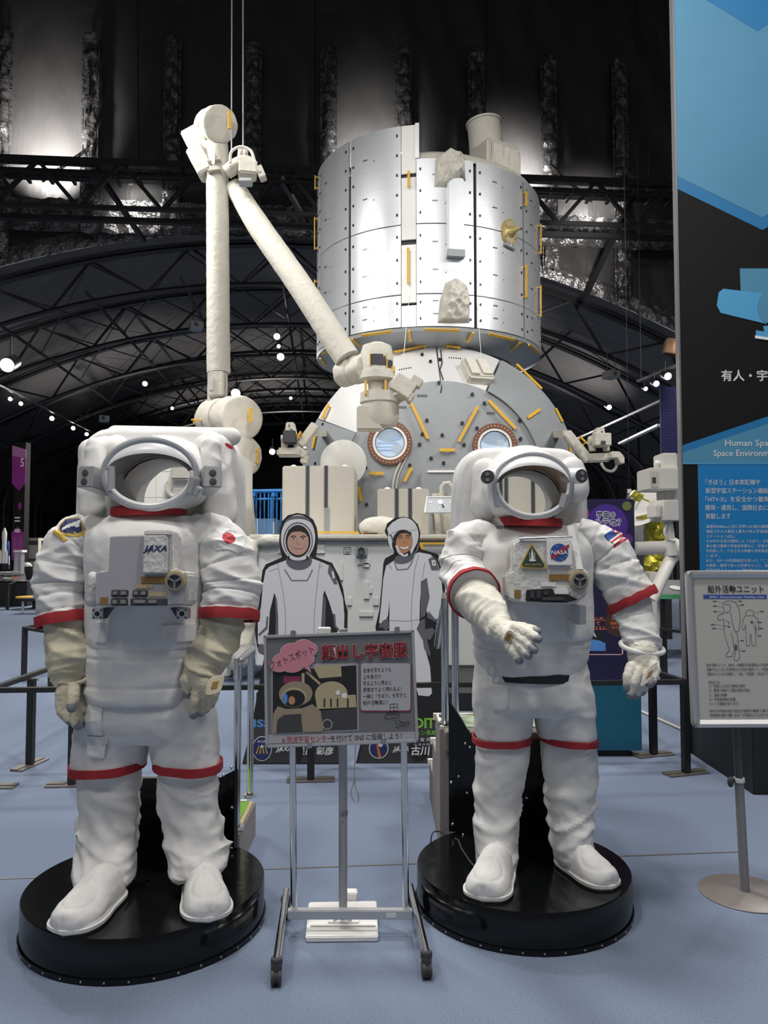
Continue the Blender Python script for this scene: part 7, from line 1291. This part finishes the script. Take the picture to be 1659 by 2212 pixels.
def rocket(label, x, y0, y1, Y, r, m): 
    a = S(x, y1, Y); H_ = S(x, y0, Y).z - a.z; t = thing('rocket_model', label, 'rocket', a); mb = MB(); mb.lathe([(r, 0), (r, H_*.62), (r*1.12, H_*.65), (r*1.12, H_*.86), (r*.6, H_*.95), (.01, H_)], a, n=20); mb.build('body', m, t); mb = MB()
    for s_ in (-1, 1): mb.lathe([(r*.45, 0), (r*.45, H_*.3), (.01, H_*.38)], a + V((s_*r*1.4, -.02, 0)), n=12)
    mb.build('booster', M_white, t); mb = MB(); mb.box((-.05, -.05, -(a.z - .92)), (.05, .05, 0), Matrix.Translation(a)); mb.build('pedestal', M_board, t); return t
rocket('tall white rocket model, far left edge beside the purple tower', 8, 1140, 1217, 20.5, .055, M_white); rocket('short dark blue rocket model beside the tall white rocket model', 16.5, 1168, 1220, 20.6, .035, M_bprint)
t = thing('glass_display_table', 'low black display table with sloping glass top, far left', 'display table', (xz(20, 1280, 19.8)[0], 19.8, 0)); vbox('base', M_board, 19.8, -60, 1256, 59, 1290, 1.0, t, z0=0); mb = MB(); a = xz(-60, 1256, 19.8); b = xz(50, 1236, 20.8); c = xz(58, 1256, 19.8); mb.add([V((a[0], 19.8, a[1])), V((c[0], 19.8, c[1])), V((b[0], 20.9, b[1])), V((a[0], 20.9, b[1])), V((a[0], 19.8, a[1] - .03)), V((c[0], 19.8, c[1] - .03)), V((b[0], 20.9, a[1] - .03)), V((a[0], 20.9, a[1] - .03))], [(0, 1, 2, 3), (4, 7, 6, 5), (0, 4, 5, 1), (1, 5, 6, 2), (3, 2, 6, 7), (0, 3, 7, 4)]); mb.build('sloping_top', mat('dim_glass_top', (0.10, 0.10, 0.11), 0.1, bump=0.02), t, smooth=0)
for i, (x, y) in enumerate(((16, 1250), (32, 1249), (6, 1237), (20, 1237), (33, 1236))): mb = MB(); p = S(x, y - 1, 19.95 if y > 1245 else 20.5); mb.box((-.09, -.05, -.01), (.09, .05, .02), Matrix.Translation(p) @ Matrix.Rotation(.5, 4, 'Z')); tag(mb.build('exhibit_card', (M_wprint, M_orange, M_wprint, M_wprint, M_wprint)[i]), ('white card on the sloping display table, nearest the glass edge', 'orange card on the sloping display table', 'small white card on the display table below the tall white rocket', 'small white card on the display table below the blue rocket', 'small white card on the display table below the acrylic case')[i], 'card', 'cards on the display table')
t = thing('acrylic_case', 'upright clear acrylic case in front of the purple tower', 'display case', (xz(38, 1240, 20.4)[0], 20.4, .6)); vbox('panes', mat('acrylic', (0.5, 0.52, 0.55), 0.1, bump=0.02, alpha=0.45), 20.4, 30, 1190, 46, 1239, .2, t); vbox('cap', M_white, 20.35, 29, 1188, 47, 1193, .3, t)
for x in (30, 45): vbox('edge', M_alum, 20.35, x - .6, 1190, x + .6, 1240, .05, t)
t = thing('dome_model', 'small white dome model on a black stand beside the acrylic case', 'model', (xz(58, 1240, 21.0)[0], 21.0, 0)); mb = MB(); c = S(58, 1225, 21.15); mb.ball(c, (.14, .14, .13)); mb.build('dome', mat('speckled_white', (0.5, 0.5, 0.5), 0.5, var=0.9, vscale=12, bump=0.1), t); vbox('stand', M_board, 21.0, 47, 1224, 70, 1240, .4, t, z0=.3); vbox('stand_foot', M_board, 21.05, 52, 1238, 66, 1250, .3, t, z0=0)
t = thing('beige_cabinet', 'beige cabinet with dark shelf gap, left of the suit with hanging arms', 'cabinet', (xz(66, 1236, 23)[0], 23, 0)); vbox('body', mat('cabinet_beige', (0.38, 0.36, 0.29), 0.6, bump=0.03), 23, 51, 1162, 83, 1236, .8, t, z0=0); vbox('dark_gap', M_core, 22.98, 57, 1168, 82, 1177, .03, t); vbox('dark_gap', M_core, 22.98, 56, 1207, 81, 1212, .03, t)
t = thing('display_kiosk', 'dark kiosk with small lit screen behind the shoulder of the left suit', 'kiosk', (xz(100, 1236, 22)[0], 22, 0)); vbox('body', M_board, 22, 88, 1168, 120, 1240, .5, t, z0=0); vbox('screen', mat('lit_screen', (0.3, 0.35, 0.4), 0.3, emit=(0.5, 0.65, 0.8), estr=1.2, bump=0.01), 21.98, 91, 1196, 100, 1209, .02, t); vbox('panel', M_grey, 21.97, 92, 1169, 112, 1195, .02, t)
t = thing('bench', 'low black bench with metal legs left of the suit with hanging arms', 'bench', (xz(75, 1322, 17.8)[0], 17.8, 0)); p = G(62, 1322); mb = MB(); mb.box((p.x - .04, 17.6, .27), (p.x + 1.1, 18.0, .335)); mb.build('seat', M_board, t, bevel=.01)
for dx in (.0, 1.0): mb = MB(); mb.bar((p.x + dx, 17.7, 0), (p.x + dx, 17.7, .27), .04); mb.build('leg', M_alum, t)
p = G(75, 1288, .30); mb = MB(); mb.lathe([(.42, .26), (.44, .28), (.42, .30), (.02, .30)], (p.x, p.y, 0), n=36); tt_ = thing('round_table', 'low round yellow-topped table beyond the black bench', 'table', (p.x, p.y, 0)); mb.build('tabletop', M_yellow, tt_); mb = MB(); mb.lathe([(.2, 0), (.05, .03), (.05, .26)], (p.x, p.y, 0), n=20); mb.build('pedestal', M_board, tt_)
barrier('distant black barrier before the glass display table', [(xz(-40, 0, 18.6)[0], 18.6), (xz(50, 0, 18.6)[0], 18.6), (xz(72, 0, 21)[0], 21.0)], .62, [(xz(7, 0, 18.6)[0], 18.6, 0), (xz(47, 0, 18.6)[0], 18.6, 0), (xz(69, 0, 20.7)[0], 20.7, 0)], .06)
# ------------------------------------------------------------------ blue railing and acrylic cover left of the platform
M_blue = mat('blue_railing_paint', (0.03, 0.20, 0.52), 0.45, bump=0.03); YB2 = 13.3
t = thing('blue_railing', 'bright blue railing left of the tall beige box', 'railing', (xz(560, 1160, YB2)[0], YB2, 0)); a = S(500, 1062, YB2); b = S(625, 1060, YB2); mb = MB(); mb.cone(a, b, .035); mb.cone(a - V((0, 0, .14)), b - V((0, 0, .14)), .02); mb.build('top_rail', M_blue, t)
for i in range(15): x = a.x + (b.x-a.x)*i/14; mb = MB(); mb.cone((x, YB2, 0.1), (x, YB2, a.z), .014); mb.build('baluster', M_blue, t)
for x in (529, 545, 588): mb = MB(); p = S(x, 1075, YB2 - .3); mb.cone((p.x, YB2 - .3, 0), (p.x, YB2 - .3, p.z), .035); mb.tube([(p.x, YB2 - .3, p.z), (p.x, YB2 - .2, p.z + .06), (p.x, YB2, p.z + .07)], .035, 8); mb.build('post', M_blue, t)
mb = MB(); c = S(527, 1066, YB2); mb.cone((c.x, YB2, 0), (c.x, YB2, c.z), .035); mb.build('post', M_blue, t)
t = thing('acrylic_cover', 'clear bluish acrylic cover beside the blue railing', 'display case', S(558, 1160, 12.0)); vbox('panes', mat('blue_acrylic', (0.25, 0.45, 0.75), 0.08, bump=0.02, alpha=0.4), 12.0, 525, 1120, 592, 1164, .8, t); mb = MB()
for x, y0, y1 in ((526, 1120, 1162), (556, 1120, 1160), (591, 1128, 1162)): mb.cone(S(x, y0, 11.98), S(x, y1, 11.98), .008, n=6)
mb.build('edge_line', M_white, t); vbox('stand', M_ef, 12.0, 520, 1164, 596, 1300, .8, t, z0=0)
# ------------------------------------------------------------------ spacecraft and boxes behind the quiz panel, right
M_gfoil = mat('yellow_gold_foil', (0.50, 0.44, 0.05), 0.3, metal=0.6, bump=0.9, bscale=14); M_wht = mat('exhibit_white', (0.62, 0.60, 0.56), 0.55, bump=0.04)
YR = 12.5; t = thing('dish_satellite', 'spacecraft model with tilted white dish and yellow foil body, behind the quiz panel', 'satellite', (S(1415, 1240, YR).x, YR, .9))
c = S(1402, 1108, YR); ax = V((-.62, -.45, .62)).normalized(); mb = MB(); mb.lathe([(.02, 0), (.2, .03), (.36, .11), (.40, .15), (.38, .15), (.2, .06), (.02, .04)], c, ax, 40); ds = mb.build('dish', M_white, t); tip = c + ax*.42
for k_ in range(3):
    a = k_*2.1 + .4; x = ax.orthogonal().normalized(); y = ax.cross(x); mb = MB(); mb.cone(c + ax*.12 + (x*math.cos(a) + y*math.sin(a))*.34, tip, .014, n=6); mb.build('strut', M_gfoil, ds)
mb = MB(); mb.box((-.09, -.06, -.06), (.09, .06, .06), Matrix.Translation(tip) @ Matrix.Rotation(.6, 4, 'Y')); mb.build('feed_horn', M_gfoil, ds, bevel=.015)
mb = MB(); mb.cone(c, S(1412, 1140, YR), .22, .10, 16); mb.build('dish_mount', M_gfoil, t)
mb = MB(); z1 = S(1400, 1130, YR).z; 
for x0, x1, y0, y1 in ((1402, 1418, 1130, 1240), (1420, 1440, 1122, 1172), (1424, 1434, 1190, 1240)): a = xz(x0, y1, YR); b = xz(x1, y0, YR); mb.box((a[0], YR - .05, a[1]), (b[0], YR + .25, b[1]))
nm = None; mb.build('foil_body', M_gfoil, t, bevel=.02); mb = MB()
for x, y, r in ((1414, 1205, .08), (1408, 1222, .10), (1422, 1150, .08), (1424, 1225, .09)): mb.ball(S(x, y, YR - .05), (r, r*.7, r*1.3), None, 24, 16)
nm = normals(mb); displace(mb, nm, lambda p: .05*ridge(p.x*9, p.y*9, p.z*9))
mb.build('foil_lump', M_gfoil, t); vbox('stand', M_board, YR + .05, 1385, 1240, 1450, 1300, .4, t, z0=0)
t = thing('ribbed_drum', 'ribbed silver drum standing behind the tilted dish', 'drum', (S(1388, 1170, 13.6).x, 13.6, 0)); mb = MB(); c = S(1388, 1172, 13.8); rings = []
for z in (0.0, .52): rings.append([V((c.x + (.17 + .008*(i % 2))*math.cos(2*PI*i/72), 13.8 + (.17 + .008*(i % 2))*math.sin(2*PI*i/72), c.z + z)) for i in range(72)])
mb.loft(rings); mb.build('ribbed_wall', M_alum, t, smooth=0); vbox('stand', M_core, 13.7, 1373, 1172, 1404, 1260, .3, t, z0=0)
YC2 = 9.6; t = thing('docking_camera_mast', 'white boxy camera mast with branching pipes beside the blue banner', 'mast', (S(1440, 1290, YC2).x, YC2, 0)); vbox('main_box', M_wht, YC2, 1404, 1010, 1475, 1058, .5, t, .015); vbox('top_box', M_wht, YC2 + .1, 1432, 978, 1464, 1012, .35, t, .015); vbox('box_window', M_core, YC2 - .01, 1409, 1031, 1417, 1044, .02, t); mb = MB(); mb.cone(S(1415, 1000, YC2 + .2), S(1434, 999, YC2 + .2), .028); mb.build('nozzle', M_white, t); vbox('vent_plate', M_beige, YC2 - .008, 1406, 1018, 1423, 1052, .01, t)
mb = MB(); a = [S(x, y, YC2 + .2) for x, y in ((1434, 1058), (1470, 1058), (1470, 1090), (1436, 1086))]; mb.prism(vplane(YC2 + .2), [(p.x, p.z) for p in a], -.3, 0); mb.build('neck_box', M_wht, t, bevel=.02); mb = MB(); c = S(1430, 1102, YC2); mb.box((-.08, -.15, -.14), (.14, .15, .12), Matrix.Translation(c) @ Matrix.Rotation(.35, 4, 'Z')); mb.box((-.16, -.1, -.10), (-.08, .1, .06), Matrix.Translation(c) @ Matrix.Rotation(.35, 4, 'Z')); mb.build('joint_box', M_wht, t, bevel=.012)
mb = MB(); mb.cone(S(1372, 1185, YC2 + .1), S(1450, 1182, YC2 + .1), .085, n=20); mb.build('cross_pipe', M_wht, t); mb = MB(); mb.cone(S(1455, 1195, YC2 + .1), S(1405, 1300, YC2 - .3), .075, .08, n=20); mb.build('raking_pipe', M_wht, t); mb = MB(); mb.cone(S(1442, 1120, YC2), S(1452, 1200, YC2), .06); mb.ball(S(1453, 1188, YC2 + .1), (.14, .12, .16)); mb.build('hub', M_wht, t); mb = MB(); mb.cone(S(1405, 1300, YC2 - .3), (S(1400, 1300, YC2 - .3).x, YC2 - .4, 0), .08); mb.build('foot_pipe', M_wht, t); mb = MB(); mb.tube([V(p) for p in crom([tuple(S(x, y, YC2 - .05)) for x, y in ((1448, 1120), (1440, 1135), (1436, 1150), (1444, 1165), (1458, 1168))], 6)], .02, 8); mb.build('hose', M_wht, t)
t = thing('green_edged_table', 'sloping grey display table with a green front edge beside the blue banner', 'display table', (S(1455, 1340, 10.2).x, 10.2, 0)); mb = MB(); a = S(1422, 1284, 10.2); x1 = a.x + 1.1; zt = a.z; mb.add([V((a.x, 10.2, zt)), V((x1, 10.2, zt)), V((x1, 11.0, zt + .16)), V((a.x, 11.0, zt + .16)), V((a.x, 10.2, zt - .03)), V((x1, 10.2, zt - .03)), V((x1, 11.0, zt + .1)), V((a.x, 11.0, zt + .1))], [(0, 1, 2, 3), (4, 7, 6, 5), (0, 4, 5, 1), (1, 5, 6, 2), (2, 6, 7, 3), (0, 3, 7, 4)]); mb.build('sloping_top', M_grey, t, smooth=0); mb = MB(); mb.box((a.x, 10.18, zt - .06), (x1, 10.2, zt + .0)); mb.build('green_edge', mat('green_edge_paint', (0.10, 0.48, 0.20), 0.5, bump=0.02), t)
for dx in (.1, 1.0):
    mb = MB(); mb.bar((a.x + dx, 10.3, 0), (a.x + dx, 10.3, zt - .03), .04); mb.build('leg', M_board, t)
mb = MB(); c = V((a.x + .35, 10.5, zt + .07)); mb.disc(Fr(c, (1, 0, 0), (0, .98, .2)), 0, 0, .08, 0, .004, None, 24, ry=.12); mb.build('printed_oval', M_wprint, t); vbox('side_panel', M_wht, 10.6, 1405, 1236, 1424, 1325, .3, t, z0=0)
t = thing('solar_panel', 'tall dark blue solar panel beside the top of the blue banner', 'solar panel', (S(1448, 980, 14).x, 14, 0)); F = vplane(14); a = xz(1429, 985, 14); b = xz(1480, 835, 14); mb = MB(); mb.fbox(F, a[0], a[1], b[0], b[1], -.05, 0); pn = mb.build('panel', mat('solar_navy', (0.012, 0.010, 0.055), 0.3, bump=0.02), t); mb = MB()
for i in range(1, 9): x = a[0] + (b[0]-a[0])*i/9; mb.fbox(F, x - .003, a[1], x + .003, b[1], 0, .002)
for i in range(1, 24): z = a[1] + (b[1]-a[1])*i/24; mb.fbox(F, a[0], z - .003, b[0], z + .003, 0, .002)
mb.build('cell_grid', M_navy, pn); mb = MB(); mb.bar((b[0] - .1, 14.1, 0), (b[0] - .1, 14.1, a[1] + .1), .06); mb.build('mast', M_steel, t)
p = S(1359, 1068, 13.0); t = thing('small_relay_box', 'tiny white box with splayed legs hanging above the quiz panel', 'model', p); mb = MB(); mb.box((-.03, -.03, 0), (.03, .03, .07), Matrix.Translation(p + V((0, 0, .02)))); mb.build('box', M_wht, t)
for dx in (-.04, -.01, .02, .045): mb = MB(); mb.cone(p + V((dx*.4, 0, .02)), p + V((dx, 0, -.08)), .005, n=6); mb.build('leg', M_wht, t)
mb = MB(); mb.cone(p + V((0, 0, .09)), V((p.x, p.y, 17.38)), .004, n=6); mb.build('hanging_line', M_steel, t)
mb = MB(); c = S(1468, 738, 13.2); mb.lathe([(.22, 0), (.24, -.05), (.23, -.25), (.2, -.26), (.19, -.05)], c, (.3, -.2, 1), 24); mb.cone(c, V((c.x, c.y, 17.38)), .008, n=6); tag(mb.build('hanging_bucket', mat('copper_sheet', (0.25, 0.14, 0.08), 0.35, metal=0.5, bump=0.05)), 'copper coloured cylinder hanging high beside the blue banner', 'cylinder')
# ------------------------------------------------------------------ spotlights on their tracks
M_lens = mat('lamp_glow', (1, 1, 1), 0.4, emit=(1.0, 0.97, 0.92), estr=9.0, bump=0.0); M_lens.node_tree.nodes['Principled BSDF'].inputs['Roughness'].default_value = .3
def spot(label, x, y, rp, Y, aim=(0, -1, -.35), tracked=True, group='hall spotlights', el=1.0):
    c = S(x, y, Y); r = rp*Y/FPX; a = V(aim).normalized(); t = thing('spotlight', label, 'spotlight', c, group); mb = MB(); mb.lathe([(r*.6, -r*3.2), (r*1.0, -r*3.0), (r*1.12, -.0), (r*1.02, .0), (r*.9, -r*.3)], c, a, 20); mb.build('can', M_steel, t)
    mb = MB(); mb.ball(c - a*r*.2, (r*.98, r*.98, r*.98*el)); mb.build('glowing_lens', M_lens, t); mb = MB(); mb.cone(c - a*r*1.5, c - a*r*1.5 + V((0, 0, max(.25, r*4))), r*.16, n=6); mb.build('hanger', M_steel, t)
for i, (x, y, rp, Y, lb) in enumerate(((15, 789, 15, 15, 'large glaring spotlight at the left edge under the roof'), (313, 829, 5.5, 24, 'spotlight under the roof left of the robot arm, upper of two'), (372, 882, 3.5, 30, 'small spotlight left of the robot arm boom, lower of two'), (509, 850, 10, 22, 'bright spotlight right of the robot arm boom, just over its shoulder joint'), (598, 727, 7, 26, 'upper of three lamps strung on one bar beside the silver drum'), (602, 748, 4, 26.5, 'small middle lamp of three strung beside the silver drum'), (606, 771, 8, 27, 'lowest of three lamps strung on one bar beside the silver drum'), (628, 860, 3.2, 34, 'tiny spotlight between the robot arm and the grey dome'), (588, 976, 6.5, 24, 'bright spotlight above the blue railing'), (658, 966, 3, 34, 'tiny spotlight behind the left camera boom'), (22, 862, 4.5, 22, 'track spotlight nearest the left edge, first in its row'), (45, 872, 4.5, 23.5, 'second track spotlight from the left edge'), (112, 904, 5, 27, 'third track spotlight from the left edge'), (158, 925, 4.5, 30, 'fourth track spotlight from the left edge'), (187, 938, 4, 33, 'fifth track spotlight from the left edge'), (210, 946, 6, 36, 'last track spotlight of the left row, over the shoulder of the suit'), (1316, 880, 5.5, 20, 'single spotlight under the roof right of the grey dome'), (1395, 840, 4.5, 17, 'half-turned spotlight, leftmost of three by the blue banner'), (1418, 829, 6.5, 16.5, 'middle spotlight of three by the blue banner'), (1443, 813, 8, 16, 'largest spotlight of three, nearest the blue banner'))): spot(lb, x, y, rp, Y, (0.1, -1, -.45))
for x, y, Y in ((1385, 821, 17.2), (1465, 788, 15.7)): mb = MB(); q = S(x, y, Y); mb.cone(q, (q.x, q.y, 17.38), .01, n=6); tag(mb.build('hanging_wire', M_steel), 'wire holding the short lighting track by the blue banner, %s end' % ('farther' if x < 1400 else 'nearer'), 'wire', 'wires of the short track')
for pts, lb in (([(-40, 815, 18), (20, 843, 21), (120, 893, 27), (225, 946, 36)], 'long lighting track carrying the left row of spotlights'), ([(1215, 962, 24), (1310, 920, 20), (1480, 842, 15)], 'lighting track rising toward the blue banner'), ([(1378, 824, 17.3), (1402, 814, 16.9), (1470, 786, 15.6)], 'short lighting track holding the three spotlights by the blue banner'), ([(1340, 958, 20), (1425, 918, 17)], 'pale fluorescent-shaped batten under the roof left of the blue banner')):
    mb = MB()
    for a, b in zip(pts[:-1], pts[1:]): mb.bar(S(*a), S(*b), .07 if 'pale' not in lb else .12, .05)
    tag(mb.build('lighting_track', mat('track_grey', (0.16, 0.16, 0.165), 0.4, metal=0.4, bump=0.02) if 'pale' not in lb else M_alum), lb, 'lighting track')
for x, y, Y, lb in ((225, 905, 27, 'dim grey projector box under the roof, over the left suit'), (424, 705, 21, 'dim grey projector box left of the robot arm boom'), (1320, 810, 21, 'dim grey projector box under the roof right of the silver drum')):
    c = S(x, y, Y); t = thing('projector_box', lb, 'projector', c); mb = MB(); mb.box((-.17, -.2, -.1), (.17, .2, .1), Matrix.Translation(c) @ Matrix.Rotation(.4, 4, 'Z')); mb.build('body', M_grey, t, bevel=.02); mb = MB(); mb.cone(c + V((.05, -.2, 0)), c + V((.05, -.25, 0)), .05); mb.build('lens', M_core, t); mb = MB()
    for dx in (-.1, .1): mb.cone(c + V((dx, 0, .1)), c + V((dx, 0, .6)), .012, n=6)
    mb.build('hanger', M_steel, t)
